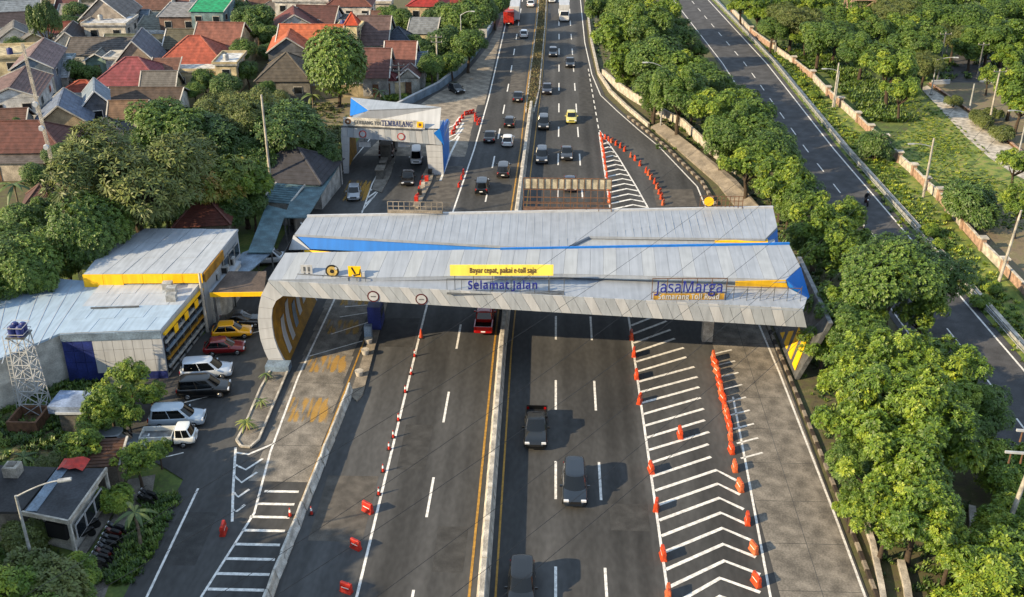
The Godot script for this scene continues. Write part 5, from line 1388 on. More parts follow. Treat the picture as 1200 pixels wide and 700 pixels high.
	house("dull red roof cluster behind the orange roofs", 346, 36, 10, 9, 14, 4.0, 3.0, "gz", Color(0.45, 0.22, 0.19), white)
	house("dark red-brown roof behind the dull red cluster", 366, 28, 9, 8, -6, 4.2, 2.8, "gx", Color(0.35, 0.22, 0.21), white)
	house("white house with red-brown hip roof near the top edge", 408, 8, 10, 9, 2, 5.0, 2.6, "hip", Color(0.44, 0.26, 0.22), Color(0.86, 0.84, 0.82))
	house("very white flat building at the top edge", 352, 2, 12, 9, 0, 5.5, 0, "flat", Color(0.86, 0.86, 0.86), Color(0.84, 0.83, 0.82))
	house("grey flat house with dark parapet behind the cream block", 398, 26, 9, 6, 0, 4.4, 0, "flat", Color(0.36, 0.35, 0.34), grey)
	house("mauve row house roof, the one touching the clipped round tree", 439, 92, 5.0, 9, 0, 3.2, 4.0, "gx", Color(0.45, 0.30, 0.28), Color(0.62, 0.62, 0.62), {"trim": "dcdad4"})
	house("mauve row house roof with white verge beside the blue-grey shed", 467, 80, 5.8, 9, 0, 3.4, 3.6, "gx", Color(0.50, 0.32, 0.28), Color(0.62, 0.60, 0.58), {"trim": "e6e4e0"})
	house("little white gabled porch in front of the mauve row house", 478, 92, 4.0, 4, 0, 2.8, 1.6, "gz", Color(0.42, 0.28, 0.26), Color(0.7, 0.7, 0.68), {"trim": "ececea", "win": 1})
	house("small dark red porch roof between the mauve row houses", 453, 95, 3.2, 4, 0, 2.6, 1.2, "hip", Color(0.42, 0.14, 0.15), grey, {"win": 1})
	house("slate hip roof behind the mauve row houses", 464, 56, 7, 8, 0, 3.6, 3.0, "hip", Color(0.25, 0.28, 0.34), grey)
	house("blue-grey metal shed at the end of the row houses", 490, 84, 2.8, 8, 4, 3.0, 1.6, "shed", Color(0.42, 0.49, 0.57), grey, {"win": 0})
	house("cream two-storey house with red roof edge near the ramp", 498, 8, 8, 9, -4, 6.4, 2.0, "hip", Color(0.64, 0.17, 0.15), Color(0.82, 0.73, 0.60))
	house("brown hip roof hidden among trees left of the office", 46, 250, 5.0, 7, 16, 3.2, 2.4, "hip", Color(0.36, 0.24, 0.21), grey)
	house("red-brown pyramid pavilion roof with pale finial behind the rear hall", 236, 266, 6.6, 6.4, 10, 3.6, 2.4, "hip", Color(0.42, 0.22, 0.18), Color(0.5, 0.45, 0.4))
	house("large dark slate roof beside the teal corridor", 330, 215, 10.5, 10, -6, 3.4, 3.0, "hip", Color(0.24, 0.24, 0.27), grey)
	house("teal lean-to roof below the large dark slate roof", 322, 238, 3.8, 5, -10, 3.0, 0.6, "shed", Color(0.34, 0.46, 0.50), grey, {"win": 0})
	# smaller houses that fill the village between the larger ones
	var fr := [
		["low tan roof squeezed beside the grey-blue metal roof", 40, 8, 8, 7, 10, "gx", Color(0.50, 0.42, 0.35)],
		["pale lean-to beside the tall blue-grey flank", 58, 92, 6, 5, 10, "shed", Color(0.62, 0.64, 0.66)],
		["little red-tiled roof in the lane by the conifer", 66, 40, 6, 5, 14, "gx", Color(0.50, 0.26, 0.22)],
		["cream walled cottage with grey roof below the conifer", 40, 50, 6, 6, 18, "gz", Color(0.44, 0.43, 0.42)],
		["white cottage with tan hip roof at the lane corner", 98, 42, 6, 5, 4, "hip", Color(0.52, 0.40, 0.32)],
		["small blue-grey roof beside the white flat block", 152, 28, 7, 6, 3, "gx", Color(0.44, 0.50, 0.56)],
		["pale flat house behind the maroon hip roof", 140, 70, 6, 5, 3, "flat", Color(0.74, 0.73, 0.70)],
		["rusty tin roof next to the white annex", 190, 88, 5, 5, 6, "shed", Color(0.46, 0.32, 0.26)],
		["low grey roof right of the maroon hip roof", 184, 104, 6, 5, 3, "gx", Color(0.42, 0.41, 0.40)],
		["white flat house between the red-brown roofs", 290, 30, 6, 6, 0, "flat", Color(0.82, 0.82, 0.82)],
		["tan gable near the top of the village", 262, 12, 8, 7, 2, "gx", Color(0.50, 0.38, 0.30)],
		["grey hip roof near the very white building", 318, 14, 8, 7, 4, "hip", Color(0.44, 0.42, 0.41)],
		["brown gable left of the very white building", 300, 6, 8, 7, 4, "gx", Color(0.42, 0.30, 0.25)],
		["white little house under the dull red cluster", 324, 46, 5, 5, 8, "flat", Color(0.80, 0.79, 0.77)],
		["red roof beside the cream two-storey house", 524, 8, 7, 6, -4, "gx", Color(0.55, 0.20, 0.17)],
		["pale walled house with tan roof by the ramp bank", 522, 34, 5, 5, -4, "gz", Color(0.48, 0.40, 0.34)],
		["grey tin roof below the cream two-storey house", 494, 40, 6, 5, -3, "shed", Color(0.50, 0.52, 0.54)],
		["brown roof at the left edge under the two-storey white house", 4, 150, 6, 6, 10, "gx", Color(0.40, 0.28, 0.24)],
		["white shed by the long grey garage roof", 50, 134, 5, 4, 6, "flat", Color(0.80, 0.80, 0.80)],
		["tan roof between the slate hip and the brown ridge roof", 148, 140, 6, 5, 6, "gx", Color(0.48, 0.38, 0.30)],
		["grey gable at the far top behind the tall grey gable", 100, 6, 9, 7, 4, "gz", Color(0.46, 0.46, 0.47)],
		["pinkish roof at the far top of the lane", 200, 4, 8, 7, 2, "gx", Color(0.55, 0.38, 0.34)],
		["white flat roof house far behind the red roofs", 440, 4, 7, 6, 0, "flat", Color(0.84, 0.84, 0.84)],
		["brown roof behind the slate hip roof", 452, 30, 7, 6, 0, "gx", Color(0.43, 0.31, 0.27)]]
	for q in fr:
		house(q[0], q[1], q[2], q[3], q[4], q[5], rnd(3.0, 4.2), 0.0 if q[6] == "flat" else rnd(1.4, 2.4), q[6], q[7], [white, cream, Color(0.74, 0.72, 0.68)][rng.randi() % 3])
	# roof tanks
	for q in [[118, 26, 6.5, "white flat block"], [12, 66, 6.3, "cream flat-topped house"], [265, 73, 5.5, "white cube house"], [172, 44, 3.7, "low flat grey house"], [402, 33, 7.8, "cream block"], [396, 23, 4.7, "grey flat house"]]:
		var tk := thing("roof_tank", "small round water tank on the " + q[3], "tank", gp(q[0], q[1] - 1.5, q[2] - 0.38))
		tubepart("drum", [Vector3(0, -0.02, 0), Vector3(0, 1.1, 0), Vector3(0, 1.25, 0)], [0.5, 0.5, 0.2], [mats["panel_navy"], mats["steel_pale"], mats["panel_yellow"]][int(q[0]) % 3], tk, 12)
		tubepart("lid", [Vector3(0, 1.24, 0), Vector3(0, 1.32, 0)], [0.16], mats["dark_trim"], tk, 8)
	# long boundary wall below the village
	ribbon_wall("village_wall", "cream panel boundary wall below the village houses", "wall", g2s([[340, 118], [371, 115], [420, 113], [474, 111], [476, 104]]), 2.2, 0.18, mats["cream_wall"], mats["white_wall"], 2.6)
	ribbon_wall("yard_wall", "long pale wall with blue-grey base beside the brown ridge roof", "wall", g2s([[128, 132], [207, 126]]), 1.8, 0.2, mats["white_wall"], mats["concrete_pale"], 3.0)
func lamp_post(label: String, base: Vector3, h: float, arm: Vector3, m: Material) -> Node3D:
	var t := thing("street_lamp", label, "street lamp", base)
	tubepart("pole", [Vector3.ZERO, Vector3(0, h * 0.5, 0), Vector3(0, h * 0.93, 0)], [0.13, 0.11, 0.09], m, t, 8)
	var pts := []
	for i in 8:
		var a := i / 7.0
		pts.append(Vector3(0, h * 0.92, 0) + Vector3(arm.x * a, h * 0.08 * sin(a * PI / 2), arm.z * a))
	tubepart("arm", pts, [0.08, 0.07, 0.06], m, t, 6)
	var e: Vector3 = pts[7]
	var d := Vector3(arm.x, 0, arm.z).normalized()
	var mb := MB.new(); mb.cbox(Vector3.ZERO, Vector3(0.32, 0.14, 0.85), 0.05)
	var hd := obj("lamp_head", mb, mats["steel_pale"], t)
	hd.transform = Transform3D(Basis(Vector3(-d.z, 0, d.x), Vector3.UP, -d), e + d * 0.35)
	boxpart("base_plate", Vector3(0, 0.06, 0), Vector3(0.45, 0.12, 0.45), mats["concrete"], t)
	return t
func utility_pole(label: String, base: Vector3, h: float, m: Material, arms := 2, lean := Vector3.ZERO) -> Node3D:
	var t := thing("utility_pole", label, "utility pole", base)
	tubepart("pole", [Vector3(0, -0.05, 0), Vector3(0, h, 0) + lean], [0.19, 0.12], m, t, 8)
	for i in arms:
		var y := h - 0.4 - i * 0.9
		var o := lean * (y / h)
		barpart("crossarm", o + Vector3(-1.0, y, 0.12), o + Vector3(1.0, y, 0.12), 0.1, 0.12, mats["steel"], t)
		for s in [-0.9, 0.0, 0.9]:
			tubepart("insulator", [o + Vector3(s, y + 0.05, 0.12), o + Vector3(s, y + 0.3, 0.12)], [0.06, 0.04], mats["concrete_pale"], t, 6)
	return t
func lattice(t: Node, base: Array, top: Array, n: int, r: float, m: Material) -> void:
	# four legs and braces, members joined by face
	for i in 4: barpart("leg", base[i], top[i], r * 1.6, r * 1.6, m, t)
	for f in 4:
		var g := (f + 1) % 4
		var mb := MB.new()
		for k in n:
			var t0 := float(k) / n; var t1 := float(k + 1) / n
			var a: Vector3 = base[f].lerp(top[f], t0); var b: Vector3 = base[g].lerp(top[g], t0)
			var c: Vector3 = base[g].lerp(top[g], t1); var d: Vector3 = base[f].lerp(top[f], t1)
			mb.bar(a, c, r, r); mb.bar(b, d, r, r); mb.bar(d, c, r, r)
		obj("bracing", mb, m, t)
func sq(c: Vector3, r: float) -> Array:
	return [c + Vector3(-r, 0, r), c + Vector3(r, 0, r), c + Vector3(r, 0, -r), c + Vector3(-r, 0, -r)]

func build_right_side() -> void:
	# guard rail along the side road
	var rl := [Vector2(46.6, -60), Vector2(45.7, -88), Vector2(45.0, -103), Vector2(44.4, -116), Vector2(42.8, -151), Vector2(41.7, -201), Vector2(38.3, -261), Vector2(36, -300)]
	var gr := thing("guard_rail", "long grey steel guard rail along the outer edge of the side road", "guard rail", Vector3(43, 0, -130))
	var go := Vector3(43, 0, -130)
	for i in rl.size() - 1:
		for q in [[0.75, 0.3], [0.4, 0.08]]:
			barpart("rail", v3(rl[i], q[0]) - go, v3(rl[i + 1], q[0]) - go, 0.07, q[1], mats["steel_pale"], gr)
	for a in along(rl, 4.0):
		boxpart("post", v3(a[0], 0.42) - go + Vector3(0.12, 0, 0), Vector3(0.14, 0.95, 0.14), mats["steel_pale"], gr)
	ribbon_wall("road_kerb", "pale kerb beam behind the side road guard rail", "kerb", [Vector2(47.6, -60), Vector2(46.6, -88), Vector2(45.4, -116), Vector2(43.7, -151), Vector2(42.5, -201), Vector2(39.1, -261)], 0.25, 0.35, mats["concrete_pale"], mats["concrete_pale"], 8.0)
	# boundary wall with pillars
	var wl := g2s([[858, 15], [880, 40], [905, 58], [930, 76], [952, 93], [970, 112], [985, 125], [1005, 143], [1020, 158], [1037, 170], [1053, 190], [1070, 205], [1085, 221], [1100, 234], [1110, 247], [1128, 268], [1150, 293], [1175, 318], [1205, 350], [1240, 392]])
	var bw := thing("pillared_wall", "low pinkish boundary wall with square pillars along the grass verge", "wall", v3(wl[5]))
	var bo := v3(wl[5])
	for i in wl.size() - 1:
		var a: Vector2 = wl[i]; var b: Vector2 = wl[i + 1]
		var d := (b - a).normalized()
		barpart("wall_panel", v3(a + d * 0.35, 0.5) - bo, v3(b - d * 0.35, 0.5) - bo, 0.18, 1.1, [mats["concrete_pale"], mats["pink_wall"]][i % 2], bw)
		barpart("coping", v3(a + d * 0.4, 1.1) - bo, v3(b - d * 0.4, 1.1) - bo, 0.3, 0.1, mats["concrete_pale"], bw)
	for p in wl:
		var pl := boxpart("pillar", v3(p, 0.75) - bo, Vector3(0.6, 1.6, 0.6), mats["pink_wall"], bw)
		boxpart("pillar_cap", v3(p, 1.6) - bo, Vector3(0.95, 0.16, 0.95), mats["concrete_pale"], pl)
	# poles
	var pale: Material = gmat("pole_concrete", Color(0.74, 0.72, 0.68), 0.9, 3.0)
	utility_pole("pale concrete utility pole leaning by the pillared wall's lower end", gp(1171, 330), 8.5, pale, 0, Vector3(0.5, 0, 0.3))
	utility_pole("thick pale utility pole beside the garden soil and footpath", gp(1159, 146), 8.8, pale, 1)
	utility_pole("slim pole on the lawn side of the pillared wall", gp(1082, 231), 8.0, pale, 0)
	utility_pole("slender concrete pole at the wall beside the scrub", gp(976, 127), 7.5, pale, 0)
	utility_pole("bare concrete pole at the far end of the pillared wall", gp(908, 62), 6.5, pale, 0)
	utility_pole("dark blue-grey utility pole in front of the side street", gp(1098, 97), 9.0, mats["steel"], 1)
	utility_pole("thin pole among the far wires beside the side street", gp(1145, 92), 6.5, mats["steel"], 1)
	utility_pole("short grey post on the garden soil", gp(1136, 130), 4.5, mats["steel_pale"], 0)
	utility_pole("far utility pole with crossarms in the scrub", gp(1061, 26), 6.0, mats["steel"], 2)
	for q in [[1082, 215, -2.6, "white street lamp arm over the lawn", 1065], [976, 118, -2.2, "street lamp on the scrub-side wall", 970], [1089, 103, 2.6, "double street lamp at the footpath corner", 0], [1107, 55, -1.6, "curved far street lamp above the side street", 0], [1192, 172, -2.2, "street lamp at the edge of the garden soil", 0]]:
		var b := gp(q[0] + 2, q[1] + 8)
		lamp_post(q[3], b, 6.5, Vector3(q[2], 0, 0.3), mats["steel_pale"])
	lamp_post("tall single-arm street lamp beside the far right ramp", gp(774, 152), 10.5, Vector3(-2.6, 0, 0.2), mats["steel_pale"])
	lamp_post("tall curved street lamp on the ramp bank", gp(541, 76), 10.0, Vector3(1.9, 0, 0.3), mats["steel_pale"])
	lamp_post("curved street lamp rising in front of the guard post", gp(50, 705), 9.5, Vector3(2.6, 0, -0.8), mats["steel_pale"])
	# white notice on the ramp bank
	var nb := thing("bank_sign", "square white sign on two posts on the ramp bank", "sign", gp(566, 53))
	boxpart("panel", Vector3(0, 2.4, 0), Vector3(1.6, 1.7, 0.08), mats["panel_white"], nb)
	for s in [-0.5, 0.5]: barpart("post", Vector3(s, -0.05, -0.08), Vector3(s, 3.0, -0.08), 0.08, 0.08, mats["steel"], nb)
	utility_pole("white utility pole with crossarms on the ramp bank", gp(513, 97), 8.5, mats["concrete_pale"], 2)
	utility_pole("short white utility pole in front of the cream wall", gp(469, 119), 6.5, mats["concrete_pale"], 2)
	utility_pole("tall tapered pale pole rising beside the teal corridor", gp(320, 241), 14.5, mats["concrete_pale"], 0)
	utility_pole("slim white pole at the office corner", gp(243, 389), 6.5, mats["concrete_pale"], 0)
	# slender lattice mast
	var ms := thing("lattice_mast", "slender pale lattice mast rising behind the office roofs", "mast", gp(96, 330))
	lattice(ms, sq(Vector3.ZERO, 0.17), sq(Vector3(-1.2, 26, 0), 0.1), 44, 0.022, mats["concrete_pale"])
	for h in [12.0, 15.5, 17.5, 20.0]:
		var o := Vector3(-1.2 * h / 25.0, h, 0.35)
		tubepart("antenna_dish", [o, o + Vector3(0.05, 0, 0.25)], [0.3, 0.26], mats["panel_white"], ms, 10)
	# short lattice tower with tanks
	var wt := thing("water_tower", "short white lattice tower carrying dark blue tanks", "water tower", gp(43, 482))
	lattice(wt, sq(Vector3.ZERO, 0.95), sq(Vector3(0.0, 7.6, 0), 0.66), 6, 0.05, mats["panel_white"])
	boxpart("platform", Vector3(0, 7.65, 0), Vector3(1.6, 0.12, 1.6), mats["steel"], wt)
	for q in [[-0.34, 0.34], [0.34, 0.34], [-0.34, -0.34], [0.34, -0.34]]:
		tubepart("tank", [Vector3(q[0], 7.7, q[1]), Vector3(q[0], 8.5, q[1]), Vector3(q[0], 8.65, q[1])], [0.32, 0.32, 0.15], mats["panel_navy"], wt, 12)
	for h in [8.0, 8.6]:
		for i in 4:
			var c: Array = sq(Vector3(0, h, 0), 0.78)
			barpart("railing", c[i], c[(i + 1) % 4], 0.04, 0.04, mats["panel_white"], wt)
	for s in [-1, 1]: barpart("ladder_rail", Vector3(-1.35 + s * 0.2, 0, 0.3), Vector3(-1.1 + s * 0.2, 7.6, 0.3), 0.05, 0.05, mats["panel_white"], wt)
	for k in 18: barpart("rung", Vector3(-1.55 + k * 0.0138, 0.4 + k * 0.4, 0.3), Vector3(-1.15 + k * 0.0138, 0.4 + k * 0.4, 0.3), 0.035, 0.035, mats["panel_white"], wt)
	var bs := thing("brick_basin", "open brown brick basin at the foot of the lattice tower", "basin", gp(33, 500))
	for q in [[0, 0.9, 2.6, 0.2], [0, -1.6, 2.6, 0.2], [-1.2, -0.35, 0.2, 2.3], [1.2, -0.35, 0.2, 2.3]]:
		boxpart("basin_wall", Vector3(q[0], 0.5, q[1]), Vector3(q[2], 1.1, q[3]), mats["rust"], bs)
	boxpart("basin_floor", Vector3(0, 0.1, -0.35), Vector3(2.3, 0.15, 2.3), mats["soil"], bs)
	# pylons
	var py := thing("power_pylon", "rusty lattice pylon legs rising out of the far scrub", "pylon", gp(1003, 40))
	lattice(py, sq(Vector3.ZERO, 3.0), sq(Vector3(0, 26, 0), 0.9), 7, 0.16, mats["pink_wall"])
	var p2 := thing("crossarm_pole", "steel frame pole with white crossarms beside the dark ditch", "utility pole", gp(1172, 640))
	tubepart("pole", [Vector3(0, -0.05, 0), Vector3(1.2, 10.5, -0.4)], [0.2, 0.14], pale, p2, 8)
	for q in [[8.2, -1.3], [10.0, -0.9]]:
		barpart("crossarm", Vector3(q[1], q[0], 0), Vector3(q[1] + 3.4, q[0] - 0.2, 0), 0.14, 0.16, mats["panel_white"], p2)
		for k in 3: tubepart("insulator", [Vector3(q[1] + 0.4 + k * 0.8, q[0] - 0.15, 0.05), Vector3(q[1] + 0.4 + k * 0.8, q[0] - 0.9, 0.05)], [0.06, 0.09], mats["rust"], p2, 6)
	# white garden ornament and low white walls at the side street
	var st := thing("garden_ornament", "small white figure-like ornament on the garden soil", "ornament", gp(1175, 158))
	tubepart("body", [Vector3(0, 0, 0), Vector3(0, 0.5, 0), Vector3(0.1, 1.0, 0), Vector3(0.05, 1.5, 0)], [0.5, 0.35, 0.3, 0.1], mats["panel_white"], st, 8)
	tubepart("side", [Vector3(0.3, 0, 0), Vector3(0.55, 0.9, 0)], [0.3, 0.12], mats["panel_white"], st, 8)
	ribbon_wall("street_edge_wall", "short low white wall at the side street corner", "wall", g2s([[1092, 99], [1113, 98]]), 0.6, 0.3, mats["panel_white"], mats["panel_white"])
	ribbon_wall("street_edge_wall", "low white wall along the garden soil by the side street", "wall", g2s([[1148, 96], [1170, 97]]), 0.6, 0.3, mats["panel_white"], mats["panel_white"])
	ribbon_wall("path_kerb", "brick-red low kerb on the far side of the footpath", "kerb", g2s([[1090, 99], [1150, 141], [1200, 182], [1230, 205]]), 0.3, 0.25, mats["rust"], mats["pink_wall"])
	# overhead lines
	var pairs := [[[150, 692], [880, 205]], [[230, 735], [905, 232]], [[285, 745], [960, 240]], [[385, 760], [990, 260]], [[475, 760], [1060, 250]], [[520, 775], [1080, 262]], [[60, 700], [790, 200]]]
	var i := 0
	for q in pairs:
		var h := 21.0 + (i % 3) * 1.5
		var a := gp(q[0][0], q[0][1], h); var b := gp(q[1][0], q[1][1], h)
		var d := b - a
		a -= d * 0.35; b += d * 0.5
		var pts := []
		for k in 25:
			var t := k / 24.0
			pts.append(a.lerp(b, t) + Vector3(0, -4.0 * t * (1 - t) * 3.0 + 2.6, 0))
		var mb := MB.new(); mb.tube(pts, [0.014], 4)
		tag(obj("power_line", mb, mats["wire"]), "thin dark overhead wire crossing above the highway and toll gate", "power line", "overhead wires across the highway")
		i += 1
var tree_proto := {}
func rdir(r: RandomNumberGenerator) -> Vector3:
	var z := r.randf_range(-1, 1); var a := r.randf_range(0, TAU); var s := sqrt(1 - z * z)
	return Vector3(s * cos(a), z, s * sin(a))
# crown of leaf tufts on overlapping lobes; radius 4, centred at y = 5.6
func crown_mesh(sd: int, k: Dictionary) -> Array:
	var r := RandomNumberGenerator.new(); r.seed = sd
	var lobes := []
	var limb_age := []
	var cy := 5.6
	for i in k.lobes:
		var d := rdir(r)
		d.y = d.y * 0.8 + 0.12
		var f := pow(r.randf(), 0.45)
		var rad: float = k.lr * r.randf_range(0.72, 1.2)
		var p := Vector3(d.x * (4.0 - rad * 0.8), d.y * (k.ry - rad * 0.7), d.z * (4.0 - rad * 0.8)) * f + Vector3(0, cy, 0)
		lobes.append([p, rad])
		limb_age.append(r.randf())   # one random leaf age for each limb
	var mb := MB.new()
	var cols: Array = k.cols
	var done := 0
	while done < k.n:
		var li := r.randi() % lobes.size()
		var lb: Array = lobes[li]
		var d := rdir(r)
		if d.y < -0.55 and r.randf() < 0.8: continue
		var p: Vector3 = lb[0] + d * lb[1] * (r.randf_range(0.82, 1.08) if r.randf() < 0.8 else r.randf_range(0.3, 0.8))
		var skip := false   # no twigs inside a neighbouring lobe
		for o in lobes:
			if o[0].distance_to(p) < o[1] * 0.62 and r.randf() < 0.85: skip = true; break
		if skip: continue
		done += 1
		# leaf age and colour differ at random from limb to limb and twig to twig, wherever they sit in the crown
		var tint := clampf(limb_age[li] * 0.55 + r.randf() * 0.55 - 0.05, 0, 0.999)
		var ci := tint * (cols.size() - 1)
		var base: Color = (cols[int(ci)] as Color).lerp(cols[mini(int(ci) + 1, cols.size() - 1)], ci - int(ci))
		var out := (d + Vector3(0, 0.5, 0)).normalized()
		var sx := out.cross(Vector3(0.3, 0.2, 1)).normalized(); var sy := out.cross(sx)
		var a0 := r.randf() * TAU
		for j in k.per:
			var a: float = a0 + TAU * j / k.per + r.randf_range(-0.3, 0.3)
			var dir := (out * r.randf_range(0.15, 0.9) + sx * cos(a) + sy * sin(a)).normalized()
			var l: float = k.ll * r.randf_range(0.7, 1.25)
			var w: Vector3 = dir.cross(out).normalized() * k.lw * r.randf_range(0.8, 1.2)
			var q := p + dir * l * 0.1
			var m := r.randf_range(0.82, 1.18)
			mb.col = Color(base.r * m, base.g * m, base.b * m)
			mb.quad(q, q + dir * l * 0.55 + w, q + dir * l + Vector3(0, -l * 0.15, 0), q + dir * l * 0.55 - w)
	return [mb.mesh(), lobes]
func make_tree(key: String, sd: int, k: Dictionary, leafm: Material) -> void:
	var root := Node3D.new()
	var cm := crown_mesh(sd, k)
	var tr := MB.new()
	var r := RandomNumberGenerator.new(); r.seed = sd + 99
	var top := Vector3(r.randf_range(-0.3, 0.3), k.get("fork", 3.0), r.randf_range(-0.3, 0.3))
	tr.tube([Vector3(0, -0.1, 0), Vector3(0.05, 0.4, 0), top * 0.6 + Vector3(0.1, 0, 0), top], [0.36, 0.27, 0.23, 0.2], 8)
	for i in mini(7, cm[1].size()):
		var e: Vector3 = cm[1][i][0]
		tr.tube([top + Vector3(0, -0.15, 0), top.lerp(e, 0.5) + Vector3(0, -0.35, 0), e], [0.15, 0.1, 0.03], 5)
	put("trunk", tr.mesh(), mats["bark"], root)
	put("crown", cm[0], leafm, root)
	tree_proto[key] = root
func tree(key: String, called: String, label: String, group: String, u: float, v: float, r: float, hs := 1.0) -> Node3D:
	var s := r * 1.24 / 4.0
	var p := gp(u, v, 5.6 * s * hs)
	return tree_xz(key, called, label, group, Vector3(p.x, 0, p.z), s, hs)
func tree_xz(key: String, called: String, label: String, group: String, p: Vector3, s: float, hs := 1.0) -> Node3D:
	var o: Node3D = tree_proto[key].duplicate()
	o.name = numbered(called); add_child(o)
	tag(o, label, "bush" if called.contains("bush") or called.contains("shrub") else "tree", group)
	o.position = p
	o.rotation.y = rng.randf() * TAU
	o.scale = Vector3(s * rng.randf_range(0.88, 1.12), s * hs, s * rng.randf_range(0.88, 1.12))
	return o

func build_trees() -> void:
	var lm := mat("leaf", Color(1, 1, 1), 0.55); lm.vertex_color_use_as_albedo = true
	lm.backlight = Color(0.25, 0.25, 0.1)
	var bright := [Color(0.038, 0.080, 0.008), Color(0.068, 0.128, 0.010), Color(0.125, 0.195, 0.014), Color(0.25, 0.30, 0.022)]
	var mid_g := [Color(0.027, 0.062, 0.009), Color(0.046, 0.094, 0.012), Color(0.076, 0.138, 0.016), Color(0.122, 0.182, 0.022)]
	var deep_green := [Color(0.026, 0.060, 0.011), Color(0.042, 0.086, 0.015), Color(0.066, 0.118, 0.02), Color(0.10, 0.155, 0.026)]
	var olive := [Color(0.040, 0.062, 0.014), Color(0.062, 0.088, 0.019), Color(0.088, 0.116, 0.024), Color(0.125, 0.142, 0.032)]
	var flame := [Color(0.04, 0.075, 0.013), Color(0.08, 0.13, 0.018), Color(0.15, 0.19, 0.022), Color(0.26, 0.15, 0.03)]
	for i in 4: make_tree("bright%d" % i, 100 + i, {"lobes": [44, 36, 52, 40][i], "lr": [0.78, 0.88, 0.7, 0.8][i], "ry": [3.3, 2.7, 3.7, 3.0][i], "n": 2900, "per": 8, "ll": [0.26, 0.24, 0.22, 0.28][i], "lw": [0.052, 0.05, 0.045, 0.06][i], "cols": bright}, lm)
	for i in 3: make_tree("mid%d" % i, 200 + i, {"lobes": [30, 24, 40][i], "lr": [1.1, 1.3, 0.95][i], "ry": [3.4, 2.8, 3.8][i], "n": 5000, "per": 6, "ll": [0.22, 0.2, 0.25][i], "lw": [0.052, 0.05, 0.05][i], "cols": mid_g}, lm)
	for i in 2: make_tree("dark%d" % i, 300 + i, {"lobes": 13, "lr": 1.7, "ry": 3.0, "n": 2600, "per": 5, "ll": 0.34, "lw": 0.08, "cols": deep_green}, lm)
	for i in 2: make_tree("olive%d" % i, 400 + i, {"lobes": 22, "lr": 1.3, "ry": 3.4, "n": 2600, "per": 6, "ll": 0.34, "lw": 0.045, "cols": olive}, lm)
	make_tree("flame0", 500, {"lobes": 14, "lr": 1.6, "ry": 3.0, "n": 1900, "per": 7, "ll": 0.42, "lw": 0.09, "cols": flame}, lm)
	make_tree("round0", 600, {"lobes": 1, "lr": 4.0, "ry": 3.8, "n": 2600, "per": 6, "ll": 0.4, "lw": 0.1, "cols": mid_g}, lm)
	# tall narrow conifer
	make_tree("cone0", 700, {"lobes": 9, "lr": 1.1, "ry": 3.0, "n": 1600, "per": 6, "ll": 0.35, "lw": 0.06, "cols": deep_green, "fork": 3.5}, lm)
	# bush: crown on the ground
	for q in [["bush", bright, 800], ["bushd", deep_green, 810], ["busho", olive, 820]]:
		var root := Node3D.new()
		var cm := crown_mesh(q[2], {"lobes": 14, "lr": 1.5, "ry": 2.7, "n": 2200, "per": 6, "ll": 0.4, "lw": 0.085, "cols": q[1]})
		var st := MB.new()
		for i in 4: st.tube([Vector3(0, -0.1, 0), cm[1][i][0] + Vector3(0, -2.8, 0)], [0.2, 0.06], 5)
		put("stem", st.mesh(), mats["bark"], root)
		var c := put("crown", cm[0], lm, root)
		c.position.y = -2.8
		tree_proto[q[0]] = root
	var belt := "trees of the belt between highway and side road"
	var i := 0
	for q in [[706, 8, 3.4], [738, 6, 4.4], [772, 14, 4.2], [725, 40, 4.2], [757, 36, 4.6], [788, 46, 3.4], [768, 70, 4.4], [800, 80, 4.0], [738, 72, 3.4], [797, 108, 4.2], [832, 96, 3.8], [768, 104, 3.4], [840, 128, 4.0], [866, 124, 3.2], [880, 150, 3.8], [848, 158, 3.4], [905, 176, 3.4], [878, 190, 3.2]]:
		tree(["mid0", "bright1", "mid2", "mid1", "bright3"][(i * 3) % 5], "belt_tree", "leafy green tree of the far belt " + ("behind the low belt wall" if q[0] - q[1] < 705 else "along the side road's edge"), belt + ("" if q[0] - q[1] < 705 else ", side road edge"), q[0], q[1], q[2]); i += 1
	for q in [[715, 30, 2.4], [745, 60, 2.4], [780, 92, 2.4], [812, 122, 2.2], [845, 150, 2.2], [865, 178, 2.0], [893, 200, 2.0], [815, 60, 2.2], [822, 78, 2.2], [856, 108, 2.2], [885, 140, 2.0], [912, 165, 2.0], [928, 195, 1.8], [748, 22, 2.6], [790, 28, 2.4], [735, 92, 2.0], [765, 122, 1.8], [808, 98, 2.2], [860, 140, 2.2], [905, 222, 1.8], [925, 246, 1.8]]:
		tree(["bright2", "mid2", "mid0"][i % 3], "young_belt_tree", "smaller tree filling the gaps of the far tree belt", "young trees in the far tree belt", q[0], q[1], q[2], 0.85); i += 1
	for q in [[918, 212, 3.2], [945, 232, 2.6], [960, 262, 3.4], [992, 254, 2.4], [944, 280, 2.0], [978, 298, 2.8], [1003, 285, 2.0]]:
		tree(["bright0", "mid0", "bright2"][i % 3], "gateside_tree", "bright leafy tree crowding the toll gate's right end", "trees crowding the right end of the toll gate", q[0], q[1], q[2]); i += 1
	tree("mid1", "broad_tree", "broad rounded tree overhanging the side road beside the gate's right end", "", 1046, 325, 4.6)
	tree("mid0", "broad_tree", "spreading tree behind the broad rounded one at the side road", "", 1096, 328, 3.3)
	for q in [[1010, 352, 3.0], [978, 360, 2.7], [1003, 382, 2.9], [1082, 366, 2.4], [966, 402, 1.9]]:
		tree(["mid0", "bright2", "bright0"][i % 3], "lower_belt_tree", "dense green tree just below the toll gate's right leg", "trees below the right leg of the toll gate", q[0], q[1], q[2]); i += 1
